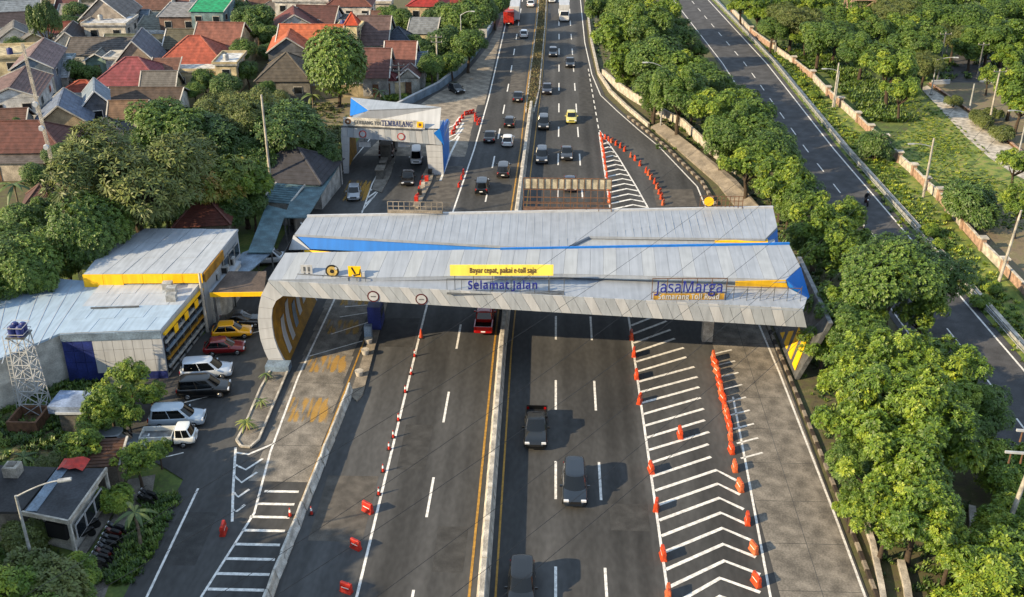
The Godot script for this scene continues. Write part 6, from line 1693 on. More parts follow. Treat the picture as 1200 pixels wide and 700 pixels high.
	for q in [[1042, 432, 3.9], [1100, 442, 3.7], [1000, 440, 2.8], [1142, 478, 2.6], [1062, 486, 4.2], [1006, 494, 3.0], [1112, 516, 3.0], [1050, 548, 3.4], [1010, 548, 2.2], [1078, 592, 3.0], [1040, 606, 2.3], [1116, 640, 2.0], [1000, 590, 1.5]]:
		tree(["bright0", "bright1", "mid2", "bright2", "bright3"][(i * 3) % 5], "rosette_tree", "yellow-green tree of leaf rosettes on the " + ("kerb side" if q[0] < 1045 else "side-road side") + " of the lowest clump", "yellow-green trees, " + ("kerb side" if q[0] < 1045 else "side-road side"), q[0], q[1], q[2]); i += 1
	for q in [[1190, 520, 2.2], [1195, 640, 2.4], [1165, 690, 2.0], [1188, 590, 1.8], [1130, 700, 1.6]]:
		tree("bush", "ditch_bush", "leafy bush beside the dark ditch and steel frame pole", "bushes beside the ditch", q[0], q[1], q[2] * 1.2); i += 1
	# scrub beyond the side road
	for q in [[1045, 78, 4.6], [1012, 60, 3.8], [962, 42, 4.2], [930, 22, 4.4], [905, 34, 3.2], [890, 10, 3.8], [1058, 106, 3.4], [1075, 50, 4.5], [1100, 22, 4.5], [1050, 18, 4.2], [1140, 24, 4.6], [1180, 40, 4.4], [1000, 20, 4.0], [1022, 38, 3.6], [1165, 12, 4], [1120, 42, 3.4], [1195, 12, 4], [870, 2, 3.6], [955, 5, 4.0], [1120, 0, 4.4], [1080, 5, 4.2], [1030, 5, 4.2], [980, 40, 3.6], [915, 8, 3.8], [1060, 32, 4], [1160, 45, 4.0], [1140, 55, 3.0], [1085, 75, 3.2], [975, 22, 3.4], [1185, 65, 3.0], [945, 44, 2.6]]:
		tree(["olive0", "mid0", "mid2", "bright1", "bright3", "mid1"][(i * 5) % 6], "scrub_tree", "loose olive-green scrub tree " + ("around the rusty pylon" if q[0] < 1040 and q[1] < 50 else ("near the side street" if q[0] >= 1085 else "just inside the pillared wall")), "scrub trees " + ("around the pylon" if q[0] < 1040 and q[1] < 50 else ("near the side street" if q[0] >= 1085 else "inside the pillared wall")), q[0], q[1], q[2] * 0.96, 0.88); i += 1
	tree("bushd", "dark_bush", "dark compact bush standing on the lawn", "", 1145, 212, 3.4)
	tree("bushd", "dark_bush", "dark bush against the pillared wall at the lawn's corner", "", 1030, 152, 2.6)
	for q in [[1192, 190, 2.4], [1198, 238, 2.6], [1190, 98, 3.4], [1198, 118, 3.0], [1160, 88, 2.0]]:
		tree("bright%d" % (i % 3), "garden_tree", "light green tree at the garden's outer edge", "trees at the garden's outer edge", q[0], q[1], q[2]); i += 1
	for q in [[1145, 127, 1.0], [1165, 125, 1.0], [1180, 145, 1.3], [1157, 132, 1.2], [1120, 110, 1.0]]:
		tree("busho", "garden_shrub", "small dull shrub on the bare garden soil", "shrubs on the garden soil", q[0], q[1], q[2] * 1.3); i += 1
	for q in [[1090, 262, 2.0], [1140, 320, 1.6], [1100, 280, 1.6], [1150, 345, 1.8], [1110, 250, 1.2], [1165, 330, 1.6], [955, 105, 1.8], [940, 92, 1.6]]:
		tree("bush", "verge_bush", "low green bush along the foot of the pillared wall", "bushes along the pillared wall", q[0], q[1], q[2] * 0.5); i += 1
	# left of the highway
	tree("olive0", "olive_tree", "big olive-grey spreading tree behind the office roofs", "", 152, 206, 6.4)
	tree("mid1", "office_tree", "dense green tree pressed against the office's left side", "", 106, 266, 4.6)
	tree("mid0", "office_tree", "smaller dense tree below the lattice mast", "", 74, 292, 3.4)
	for q in [[30, 312, 3.8], [8, 336, 3.2], [20, 268, 3.4], [12, 290, 3], [60, 255, 2.6]]:
		tree("mid%d" % (i % 3), "wing_tree", "leafy tree rising beside the pale office wing", "trees beside the office wing", q[0], q[1], q[2]); i += 1
	tree("mid0", "round_crown_tree", "rounded tree rising over the olive tree's right shoulder", "", 205, 150, 5.2)
	tree("dark0", "dark_tree", "dark tree between the olive tree and the flame tree", "", 238, 172, 4.0)
	for q in [[200, 236, 3.0], [176, 246, 2.8], [212, 200, 3.2], [190, 222, 3.0], [296, 240, 2.0], [268, 246, 2.2], [225, 228, 2.2]]:
		tree("dark%d" % (i % 2), "dark_tree", "dark tree filling the gap behind the rear hall roof", "dark trees behind the rear hall", q[0], q[1], q[2]); i += 1
	tree("flame0", "flame_tree", "bright tree with orange tinged shoots beside the pavilion roof", "", 250, 213, 4.0)
	tree("bright1", "flame_tree", "bright green tree right beside the orange tinged one", "", 284, 214, 3.4)
	for q in [[288, 138, 4.8], [268, 128, 3.6], [318, 128, 3.2]]:
		tree("olive1", "olive_tree", "loose olive tree below the red roofed houses", "olive trees below the red roofed houses", q[0], q[1], q[2]); i += 1
	for q in [[330, 152, 4.4], [352, 166, 3.4], [308, 160, 3.4], [375, 178, 2.6], [345, 142, 3.2], [300, 185, 3.0], [275, 170, 3.2]]:
		tree("dark%d" % (i % 2), "dark_tree", "dark tree on the slope left of the second toll gate", "dark trees left of the second toll gate", q[0], q[1], q[2]); i += 1
	tree("round0", "clipped_tree", "smooth round clipped tree in front of the cream block", "", 394, 76, 4.0)
	tree("cone0", "conifer", "tall narrow dark conifer among the far houses", "", 51, 24, 2.4, 2.4)
	for q in [[195, 94, 2.2], [240, 92, 2.6], [264, 100, 2.8], [285, 60, 3.2], [290, 82, 2.4], [300, 22, 4.4], [278, 14, 3.8], [312, 40, 3.4], [316, 60, 2.4], [470, 24, 3.4], [455, 18, 3.2], [482, 50, 2.6], [86, 82, 2.6], [102, 86, 2.2], [80, 26, 2.2], [18, 54, 2.6], [16, 152, 2.6], [130, 62, 1.8], [75, 62, 1.6], [455, 40, 2.2], [88, 12, 2.6], [228, 106, 2.0], [310, 104, 2.2], [2, 78, 2.0], [48, 158, 2.0], [98, 176, 2.8], [70, 182, 2.6], [40, 205, 2.4]]:
		tree(["mid0", "dark1", "mid1"][i % 3], "village_tree", "small garden tree between the village houses", "garden trees between the village houses", q[0], q[1], q[2] * 0.82); i += 1
	for q in [[540, 22, 4.4], [562, 12, 3.8], [520, 48, 3.0], [548, 50, 3.2], [506, 76, 2.4], [498, 60, 2.2], [530, 72, 2.0], [580, 2, 3.4], [512, 20, 3.0]]:
		tree(["mid0", "mid1", "dark0"][i % 3], "bank_tree", "green tree on the bank above the merging ramp", "trees on the ramp bank", q[0], q[1], q[2]); i += 1
	# office yard
	for q in [[150, 442, 2.4], [128, 470, 2.6], [112, 492, 2.0], [176, 462, 1.6], [150, 488, 1.8], [96, 520, 2.2], [160, 540, 2.2], [186, 528, 1.4]]:
		tree(["bright0", "bright2"][i % 2], "yard_tree", "light leafy tree in the office yard by the parked cars", "trees in the office yard", q[0], q[1], q[2] * 0.72); i += 1
	for q in [[24, 650, 2.6], [8, 690, 2.6], [64, 665, 1.3], [82, 658, 1.2], [30, 610, 1.4], [128, 572, 1.1], [60, 530, 0.9], [70, 680, 1.4]]:
		tree("bush" if i % 2 == 0 else "busho", "guard_bush", "shaded bush around the small guard post", "bushes around the guard post", q[0], q[1], q[2] * 1.2); i += 1
	# tall trees outside the frame on the left that shade the lower left corner
	for q in [[-50, -50, 1.5], [-47, -56, 1.3], [-55, -60, 1.4], [-45, -45, 1.7], [-56, -52, 1.5], [-60, -68, 1.3], [-43, -39, 1.7], [-49, -40, 1.9]]:
		tree_xz("mid%d" % (i % 2), "shade_tree", "tall tree left of the guard post shading the service road", "tall shade trees beside the guard post", Vector3(q[0], 0, q[1]), q[2], 1.15); i += 1
	for k in tree_proto: tree_proto[k].free()
	# undergrowth: low tufts nobody could count
	var tm := MB.new()
	var r2 := RandomNumberGenerator.new(); r2.seed = 77
	for k in 16:
		var a := r2.randf() * TAU; var l := r2.randf_range(0.25, 0.55)
		var d := Vector3(cos(a) * 0.7, r2.randf_range(0.5, 1.2), sin(a) * 0.7).normalized() * l
		var s := Vector3(-sin(a), 0, cos(a)) * 0.07
		var p := Vector3(r2.randf_range(-0.2, 0.2), 0, r2.randf_range(-0.2, 0.2))
		tm.quad(p - s * 0.6, p + d * 0.6 - s, p + d, p + d * 0.6 + s)
	var tuft := tm.mesh()
	for zone in [
		["verge_undergrowth", "rough grass and weeds on the verge behind the guard rail", [[47.2, -60, -122, 2.6], [46.0, -122, -160, 3.4], [44.6, -160, -215, 2.2]], 2600, bright],
		["belt_undergrowth", "weeds and litter plants on the ground of the tree belt", [[28, -55, -100, 5.0], [29, -100, -150, 4.5], [21, -150, -200, 6.0], [15, -200, -262, 7.0]], 3000, mid_g],
		["bank_undergrowth", "green weeds covering the bank above the merging ramp", [[-26.5, -174, -185, 2.5], [-21.5, -186, -205, 3.5], [-19, -205, -255, 5.0]], 2600, bright],
		["lawn_undergrowth", "uneven tufts of grass on the lawn behind the pillared wall", [[56, -135, -160, 5.5], [60, -150, -180, 4.5], [57, -122, -140, 5]], 2600, bright],
		["scrub_undergrowth", "dense weeds under the scrub trees inside the pillared wall", [[52, -195, -262, 8], [68, -190, -262, 9], [88, -200, -262, 10], [54, -165, -195, 4]], 4200, mid_g],
		["yard_undergrowth", "low weeds around the guard post and lattice tower", [[-40, -56, -72, 6], [-43, -72, -83, 5], [-29.5, -56, -66, 1.6]], 1800, mid_g],
		["plot_undergrowth", "dry weeds on the dirt plot below the cream wall", [[-37, -150, -172, 6.5], [-32, -140, -160, 3]], 900, olive]]:
		var mm := MultiMesh.new()
		mm.transform_format = MultiMesh.TRANSFORM_3D; mm.use_colors = true
		mm.mesh = tuft
		mm.instance_count = zone[3]
		for n in int(zone[3]):
			var b: Array = zone[2][n % zone[2].size()]
			var sc := rnd(0.5, 1.25) * (0.55 if zone[0] == "lawn_undergrowth" else (1.9 if zone[0] == "scrub_undergrowth" else 1.0))
			var x: float = b[0] + clampf(rng.randfn() * 0.45, -0.85, 0.85) * b[3]
			mm.set_instance_transform(n, Transform3D(Basis(Vector3.UP, rng.randf() * TAU).scaled(Vector3(sc, sc * rnd(0.6, 1.2), sc)), Vector3(x, -0.03, rnd(b[2], b[1]))))
			var c: Color = zone[4][rng.randi() % 4]
			var f := rnd(0.7, 1.2)
			mm.set_instance_color(n, Color(c.r * f, c.g * f, c.b * f))
		var mi := MultiMeshInstance3D.new()
		mi.multimesh = mm; mi.material_override = lm
		mi.name = zone[0]; add_child(mi)
		tag(mi, zone[1], "weeds", "", "stuff")
func ring(z: float, w: float, b: float, t: float) -> PackedVector3Array:
	var h := t - b
	return PackedVector3Array([Vector3(-w * 0.82, b, z), Vector3(-w * 0.97, b + h * 0.18, z), Vector3(-w, b + h * 0.5, z), Vector3(-w * 0.97, b + h * 0.82, z), Vector3(-w * 0.86, t - 0.02, z), Vector3(-w * 0.5, t + 0.015, z), Vector3(w * 0.5, t + 0.015, z), Vector3(w * 0.86, t - 0.02, z), Vector3(w * 0.97, b + h * 0.82, z), Vector3(w, b + h * 0.5, z), Vector3(w * 0.97, b + h * 0.18, z), Vector3(w * 0.82, b, z)])
func paint(col: Color) -> StandardMaterial3D:
	var key := "car_%s" % col.to_html()
	if mats.has(key): return mats[key]
	var m := mat(key, col, 0.32, 0.15)
	m.clearcoat_enabled = true; m.clearcoat = 0.7; m.clearcoat_roughness = 0.08
	return m
func wheels(t: Node, W: float, r: float, zs: Array) -> void:
	for z in zs:
		for s in [-1, 1]:
			var x: float = s * (W / 2 - 0.09)
			var wm := MB.new(); wm.tube([Vector3(x - 0.1, r, z), Vector3(x + 0.1, r, z)], [r], 14)
			var w := obj("wheel", wm, mats["rubber"], t)
			var rm := MB.new(); rm.tube([Vector3(x + s * 0.085, r, z), Vector3(x + s * 0.112, r, z)], [r * 0.62, r * 0.52], 12)
			obj("rim", rm, mats["chrome"], w)
# cabin glass and roof: belt length z0..z1, roof r0..r1
func cabin(t: Node, pm: Material, z0: float, z1: float, r0: float, r1: float, wb: float, wt: float, yb: float, yt: float) -> void:
	var mz := (z0 + z1) * 0.5; var mr := (r0 + r1) * 0.5
	# rounded plan, front to the left side round to the rear; k picks one of 20 points
	var plan := func(k: int, w: float, a: float, b: float) -> Vector2:
		var P := [[-0.86, 0.03], [-0.5, -0.03], [0.0, -0.05], [0.5, -0.03], [0.86, 0.03], [0.97, 0.1], [1.0, 0.3], [1.0, 0.5], [1.0, 0.7], [0.97, 0.92], [0.86, 0.98], [0.5, 1.01], [0.0, 1.02], [-0.5, 1.01], [-0.86, 0.98], [-0.97, 0.92], [-1.0, 0.7], [-1.0, 0.5], [-1.0, 0.3], [-0.97, 0.1]]
		return Vector2(P[k % 20][0] * w, lerpf(a, b, P[k % 20][1]))
	var seg := [["windscreen", 0, 4], ["side_window", 5, 9], ["rear_window", 10, 14], ["side_window", 15, 19]]
	for e in seg:
		var mb := MB.new(); var rings := []
		for h in 4:
			var x := h / 3.0
			var rg := PackedVector3Array()
			for k in range(e[1], e[2] + 1):
				var q: Vector2 = plan.call(k, lerpf(wb, wt, pow(x, 1.3)), lerpf(z0, r0, x), lerpf(z1, r1, x))
				rg.append(Vector3(q.x, lerpf(yb, yt - 0.06, x), q.y))
			rings.append(rg)
		mb.loft(rings, false, false)
		obj(e[0], mb, mats["glass_dark"], t)
	for k in [4, 9, 14, 19]:
		var mb := MB.new(); var rings := []
		for h in 4:
			var x := h / 3.0
			var rg := PackedVector3Array()
			for j in [k, k + 1]:
				var q: Vector2 = plan.call(j, lerpf(wb, wt, pow(x, 1.3)), lerpf(z0, r0, x), lerpf(z1, r1, x))
				rg.append(Vector3(q.x, lerpf(yb, yt - 0.06, x), q.y))
			rings.append(rg)
		mb.loft(rings, false, false)
		obj("pillar", mb, pm, t)
	for s in [-1, 1]: barpart("pillar", Vector3(s * wb, yb, mz), Vector3(s * wt, yt - 0.08, mr), 0.04, 0.09, pm, t)
	var rm := MB.new()
	var lo := PackedVector3Array(); var md := PackedVector3Array(); var hi := PackedVector3Array(); var tp := PackedVector3Array()
	for k in 20:
		var q: Vector2 = plan.call(k, wt, r0, r1)
		lo.append(Vector3(q.x * 1.01, yt - 0.075, q.y))
		md.append(Vector3(q.x * 0.95, yt - 0.03, lerpf(q.y, mr, 0.04)))
		hi.append(Vector3(q.x * 0.8, yt - 0.005, lerpf(q.y, mr, 0.14)))
		tp.append(Vector3(q.x * 0.4, yt + 0.01, lerpf(q.y, mr, 0.5)))
	rm.loft([lo, md, hi, tp])
	obj("roof", rm, pm, t)
func lights(t: Node, W: float, zf: float, zr: float, yf: float, yr: float) -> void:
	for s in [-1, 1]:
		var a := MB.new(); a.cbox(Vector3(s * (W / 2 - 0.27), yf, zf), Vector3(0.36, 0.16, 0.14), 0.03); obj("headlight", a, mats["lamp_clear"], t)
		var b := MB.new(); b.cbox(Vector3(s * (W / 2 - 0.2), yr, zr), Vector3(0.22, 0.28, 0.1), 0.02); obj("tail_light", b, mats["lamp_red"], t)
	boxpart("number_plate", Vector3(0, 0.52, zf - 0.05), Vector3(0.42, 0.13, 0.03), mats["plate_white"], t)
	boxpart("number_plate", Vector3(0, 0.6, zr + 0.05), Vector3(0.42, 0.13, 0.03), mats["plate_white"], t)
func car(label: String, kind: String, col: Color, at: Vector3, turn: float, group := "", scale := 1.0) -> Node3D:
	var names := {"sedan": "sedan", "hatch": "hatchback", "mpv": "people_carrier", "suv": "off_road_car", "pickup": "pickup_truck", "van": "van"}
	var cats := {"sedan": "car", "hatch": "car", "mpv": "car", "suv": "car", "pickup": "pickup", "van": "van"}
	var t := thing(names[kind], label, cats[kind], at, turn, group)
	var pm := paint(col)
	# length, width, height, belt, bonnet, windscreen base, belt end, roof start, roof end (from the front)
	var K: Array = {"sedan": [4.5, 1.76, 1.45, 0.92, 0.86, 1.35, 3.9, 2.05, 3.05], "hatch": [3.9, 1.7, 1.5, 0.95, 0.88, 1.1, 3.75, 1.75, 3.25], "mpv": [4.4, 1.74, 1.74, 1.04, 0.99, 0.98, 4.27, 1.68, 4.08], "suv": [4.7, 1.86, 1.82, 1.1, 1.08, 1.35, 4.55, 2.0, 4.35], "pickup": [5.2, 1.85, 1.78, 1.08, 1.05, 1.5, 3.45, 2.1, 3.25], "van": [4.2, 1.65, 1.9, 1.05, 1.0, 0.35, 4.1, 0.85, 4.0]}[kind]
	var L: float = K[0]; var W: float = K[1]; var H: float = K[2]; var yb: float = K[3]; var yh: float = K[4]
	var f := -L / 2
	var mb := MB.new()
	var st := [[0.0, 0.66, 0.36, 0.58], [0.06, 0.80, 0.28, yh - 0.24], [0.2, 0.92, 0.25, yh - 0.13], [0.45, 0.97, 0.24, yh - 0.07], [0.7, 0.99, 0.24, yh - 0.03], [K[5] * 0.8, 1.0, 0.24, yh], [K[5] + 0.2, 1.0, 0.24, yb], [L * 0.6, 1.0, 0.24, yb]]
	if kind == "pickup":
		st.append([3.5, 1.0, 0.26, yb]); st.append([3.52, 1.0, 0.28, 0.72]); st.append([L - 0.05, 0.99, 0.4, 0.72]); st.append([L, 0.9, 0.45, 0.7])
	elif kind == "sedan":
		st.append([K[6], 1.0, 0.26, yb + 0.02]); st.append([L - 0.25, 0.95, 0.3, yb]); st.append([L - 0.07, 0.88, 0.33, yb - 0.1]); st.append([L, 0.78, 0.38, yb - 0.24])
	else:
		st.append([L - 0.3, 0.98, 0.28, yb]); st.append([L - 0.1, 0.93, 0.3, yb - 0.04]); st.append([L, 0.82, 0.36, yb - 0.14])
	var rings := []
	for s in st: rings.append(ring(f + s[0], W / 2 * s[1], s[2], s[3]))
	mb.loft(rings)
	obj("body", mb, pm, t)
	cabin(t, pm, f + K[5], f + K[6], f + K[7], f + K[8], W / 2 - 0.06, W / 2 - 0.19, yb - 0.03, H)
	if kind == "pickup":
		for s in [-1, 1]: boxpart("bed_side", Vector3(s * (W / 2 - 0.07), 0.9, f + 4.33), Vector3(0.1, 0.44, 1.66), pm, t)
		boxpart("tailgate", Vector3(0, 0.9, f + L - 0.06), Vector3(W - 0.24, 0.44, 0.08), pm, t)
		boxpart("bed_liner", Vector3(0, 0.76, f + 4.33), Vector3(W - 0.26, 0.04, 1.62), mats["dark_trim"], t)
	lights(t, W, f + 0.1, -f - 0.06, yh - 0.24, yb - 0.2)
	boxpart("grille", Vector3(0, 0.62, f + 0.03), Vector3(W * 0.5, 0.16, 0.08), mats["dark_trim"], t)
	for s in [-1, 1]:
		boxpart("mirror", Vector3(s * (W / 2 + 0.09), yb + 0.05, f + K[5] + 0.35), Vector3(0.2, 0.14, 0.1), pm, t)
		boxpart("sill", Vector3(s * (W / 2 - 0.03), 0.3, 0), Vector3(0.06, 0.12, L * 0.55), mats["dark_trim"], t)
	wheels(t, W, 0.33 if kind in ["suv", "pickup"] else 0.3, [f + L * 0.19, f + L * 0.79])
	t.scale = Vector3.ONE * scale
	return t
func truck(label: String, cabc: Color, boxm: Material, at: Vector3, turn: float, L := 7.0, Hb := 3.4, open := false) -> Node3D:
	var t := thing("truck", label, "truck", at, turn)
	var pm := paint(cabc)
	var W := 2.2 if not open else 1.7
	var f := -L / 2
	var hc := 2.3 if not open else 1.75
	var mb := MB.new()
	mb.loft([ring(f, W / 2 * 0.92, 0.4, hc * 0.6), ring(f + 0.25, W / 2, 0.35, hc * 0.62), ring(f + 1.6, W / 2, 0.35, hc * 0.62)])
	obj("cab", mb, pm, t)
	cabin(t, pm, f + 0.12, f + 1.58, f + 0.42, f + 1.5, W / 2 - 0.04, W / 2 - 0.14, hc * 0.58, hc)
	boxpart("chassis", Vector3(0, 0.55, 0.4), Vector3(W * 0.5, 0.22, L - 1.2), mats["dark_trim"], t)
	if open:
		var z0 := f + 1.75; var z1 := -f
		boxpart("bed_floor", Vector3(0, 0.72, (z0 + z1) / 2), Vector3(W, 0.1, z1 - z0), mats["steel"], t)
		for s in [-1, 1]: boxpart("bed_side", Vector3(s * (W / 2 - 0.03), 0.98, (z0 + z1) / 2), Vector3(0.06, 0.42, z1 - z0), pm, t)
		for z in [z0 + 0.03, z1 - 0.03]: boxpart("bed_end", Vector3(0, 0.98, z), Vector3(W - 0.14, 0.42, 0.06), pm, t)
	else:
		var bm := MB.new(); bm.cbox(Vector3(0, 0.75 + (Hb - 0.75) / 2, f + 1.75 + (L - 1.75) / 2), Vector3(W + 0.05, Hb - 0.75, L - 1.8), 0.06)
		obj("cargo_box", bm, boxm, t)
		for s in [-1, 1]: boxpart("rear_door", Vector3(s * W * 0.25, 0.75 + (Hb - 0.75) / 2, -f + 0.0), Vector3(W * 0.47, Hb - 1.0, 0.06), boxm, t)
	lights(t, W, f - 0.01, -f - 0.02, 0.75, 0.6)
	wheels(t, W, 0.42 if not open else 0.3, [f + 0.9, -f - 1.4])
	return t

func build_vehicles() -> void:
	var T := PI
	var P := func(u: float, v: float) -> Vector3:
		var p := gp(u, v); p.y = 0.021; return p
	var black := Color(0.05, 0.05, 0.06); var navy := Color(0.10, 0.13, 0.18); var dgrey := Color(0.14, 0.14, 0.15); var white := Color(0.82, 0.82, 0.82); var silver := Color(0.55, 0.57, 0.60)
	car("black double-cab pickup driving toward the viewer in the inner lane", "pickup", Color(0.035, 0.04, 0.045), P.call(628, 509), T, "", 1.04)
	car("dark blue-grey people carrier driving below the black pickup", "mpv", Color(0.09, 0.12, 0.16), P.call(673, 576), T, "", 1.1)
	car("black off-road car at the bottom of the inner lane", "suv", Color(0.04, 0.045, 0.05), P.call(611, 697), T)
	car("navy blue sedan just behind the toll gate roof", "sedan", Color(0.07, 0.11, 0.20), P.call(668, 220), T)
	car("dark people carrier with pale bumper beside the median behind the gate", "mpv", navy, P.call(635, 188), T)
	car("dark grey sedan level with the pale-bumpered people carrier", "sedan", dgrey, P.call(664, 184), T)
	car("dark people carrier ahead of the cream hatchback", "mpv", black, P.call(637, 149), T)
	car("cream yellow hatchback in the far oncoming lanes", "hatch", Color(0.78, 0.74, 0.38), P.call(669.5, 142), T)
	car("dark sedan beside the tip of the planted median", "sedan", Color(0.12, 0.10, 0.13), P.call(641, 108), T)
	car("small black sedan in the outer far oncoming lane", "sedan", black, P.call(668, 77), T)
	car("dark hatchback in the inner far oncoming lane", "hatch", navy, P.call(648, 65), T)
	truck("white box truck far off in the oncoming lanes", white, mats["panel_white"], P.call(661, 22), T, 7.5, 3.4)
	car("small white car at the top edge of the oncoming lanes", "hatch", white, P.call(647, 2), T)
	var red := car("bright red pickup emerging from the toll gate's shadow", "pickup", Color(0.62, 0.02, 0.03), P.call(568, 381), 0.0)
	car("black people carrier heading away just past the toll gate", "mpv", Color(0.05, 0.07, 0.09), P.call(565, 223), 0.0)
	car("dark grey people carrier in the inner lane past the gate", "mpv", dgrey, P.call(590, 204), 0.0)
	car("dark sedan in the outer lane left of the white hatchback", "sedan", Color(0.08, 0.09, 0.11), P.call(574, 164), 0.0)
	car("white hatchback heading away between dark cars", "hatch", white, P.call(595, 169), 0.0)
	car("dark hatchback ahead of the white one", "hatch", Color(0.09, 0.08, 0.08), P.call(597, 147), 0.0)
	car("dark brown car near the white barrier's far end", "sedan", Color(0.10, 0.08, 0.07), P.call(607, 117), 0.0)
	car("white car far ahead in the outbound lanes", "hatch", white, P.call(614, 43), 0.0)
	truck("white box truck far off in the outbound lanes", white, mats["panel_white"], P.call(603.5, 22), 0.0, 9.0, 3.6)
	truck("red truck beside the white truck at the ramp's far end", Color(0.55, 0.06, 0.05), mats["red_plastic"], P.call(596, 26), 0.05, 8.0, 3.0)
	car("white car at the top edge of the outbound lanes", "sedan", white, P.call(622, 7), 0.0)
	car("black car alone on the concrete merging ramp", "hatch", black, P.call(535, 108), -2.6)
	car("silver hatchback leaving the second toll gate", "hatch", silver, P.call(415, 231), T + 0.12)
	car("dark sedan coming out of the second gate's right lane", "sedan", black, P.call(478, 213), T + 0.1)
	car("white van under the second toll gate", "van", white, P.call(488, 189), T + 0.1)
	truck("dark red-backed truck waiting under the second toll gate", Color(0.25, 0.08, 0.07), mats["concrete_dark"], P.call(455, 181), T, 5.0, 2.6)
	# parked by the office, noses toward the ramp
	var q := -PI / 2
	car("yellow taxi parked by the office canopy", "hatch", Color(0.86, 0.62, 0.03), P.call(273, 394), q + 0.16)
	car("dark red hatchback parked next to the yellow taxi", "hatch", Color(0.42, 0.02, 0.04), P.call(264, 413), q + 0.18)
	car("silver-white people carrier parked beside the black one", "mpv", Color(0.70, 0.73, 0.77), P.call(243, 441), q + 0.16, "", 1.06)
	car("black people carrier parked beside the silver-white one", "mpv", Color(0.03, 0.035, 0.04), P.call(240, 462), q + 0.16, "", 1.06)
	car("silver people carrier parked behind the white open truck", "mpv", Color(0.62, 0.67, 0.72), P.call(209, 497), q + 0.12, "", 1.06)
	truck("white small open-bed truck parked by the yard trees", Color(0.82, 0.83, 0.82), mats["panel_white"], P.call(199, 520), q + 0.1, 4.4, 1.2, true)
	car("grey off-road car parked under the yard trees", "suv", Color(0.34, 0.36, 0.38), P.call(141, 527), q + 0.1)
	car("white car half hidden behind the toll gate's left leg", "mpv", Color(0.74, 0.77, 0.80), P.call(317, 308), q + 0.2)
	car("dark grey car beyond the yellow taxi under the canopy", "sedan", Color(0.16, 0.15, 0.15), P.call(284, 381), q + 0.16)
# one continuous figure: capsules joined by a smooth minimum, meshed as surface nets
func figure(bones: Array, cell: float, lo: Vector3, hi: Vector3) -> ArrayMesh:
	var nx := int((hi.x - lo.x) / cell) + 2; var ny := int((hi.y - lo.y) / cell) + 2; var nz := int((hi.z - lo.z) / cell) + 2
	var f := PackedFloat32Array(); f.resize(nx * ny * nz)
	for z in nz:
		for y in ny:
			for x in nx:
				var p := lo + Vector3(x, y, z) * cell
				var s := 0.0
				for b in bones:
					var ab: Vector3 = b[1] - b[0]
					var t := clampf((p - b[0]).dot(ab) / maxf(ab.length_squared(), 1e-6), 0, 1)
					s += exp(-45.0 * ((p - (b[0] + ab * t)).length() - lerpf(b[2], b[3], t)))
				f[(z * ny + y) * nx + x] = -log(maxf(s, 1e-30)) / 45.0
	var id := {}
	var vs := PackedVector3Array()
	for z in nz - 1:
		for y in ny - 1:
			for x in nx - 1:
				var acc := Vector3.ZERO; var n := 0
				for e in [[0, 0, 0, 1, 0, 0], [0, 1, 0, 1, 1, 0], [0, 0, 1, 1, 0, 1], [0, 1, 1, 1, 1, 1], [0, 0, 0, 0, 1, 0], [1, 0, 0, 1, 1, 0], [0, 0, 1, 0, 1, 1], [1, 0, 1, 1, 1, 1], [0, 0, 0, 0, 0, 1], [1, 0, 0, 1, 0, 1], [0, 1, 0, 0, 1, 1], [1, 1, 0, 1, 1, 1]]:
					var a := f[((z + e[2]) * ny + y + e[1]) * nx + x + e[0]]; var b := f[((z + e[5]) * ny + y + e[4]) * nx + x + e[3]]
					if (a < 0) != (b < 0):
						var t := a / (a - b)
						acc += Vector3(x, y, z) + Vector3(e[0], e[1], e[2]).lerp(Vector3(e[3], e[4], e[5]), t); n += 1
				if n > 0:
					id[(z * ny + y) * nx + x] = vs.size(); vs.append(lo + acc / n * cell)
	var st := SurfaceTool.new(); st.begin(Mesh.PRIMITIVE_TRIANGLES); st.set_smooth_group(0)
	for v in vs: st.add_vertex(v)
	for z in range(1, nz - 1):
		for y in range(1, ny - 1):
			for x in range(1, nx - 1):
				var i := (z * ny + y) * nx + x
				for ax in [[1, nx, ny * nx], [nx, ny * nx, 1], [ny * nx, 1, nx]]:
					var j: int = i + ax[0]
					if (f[i] < 0) == (f[j] < 0): continue
					var c := [i, i - ax[1], i - ax[1] - ax[2], i - ax[2]]
					if not (id.has(c[0]) and id.has(c[1]) and id.has(c[2]) and id.has(c[3])): continue
					if f[i] < 0: c.reverse()
					for k in [0, 1, 2, 0, 2, 3]: st.add_index(id[c[k]])
	st.generate_normals()
	return st.commit()
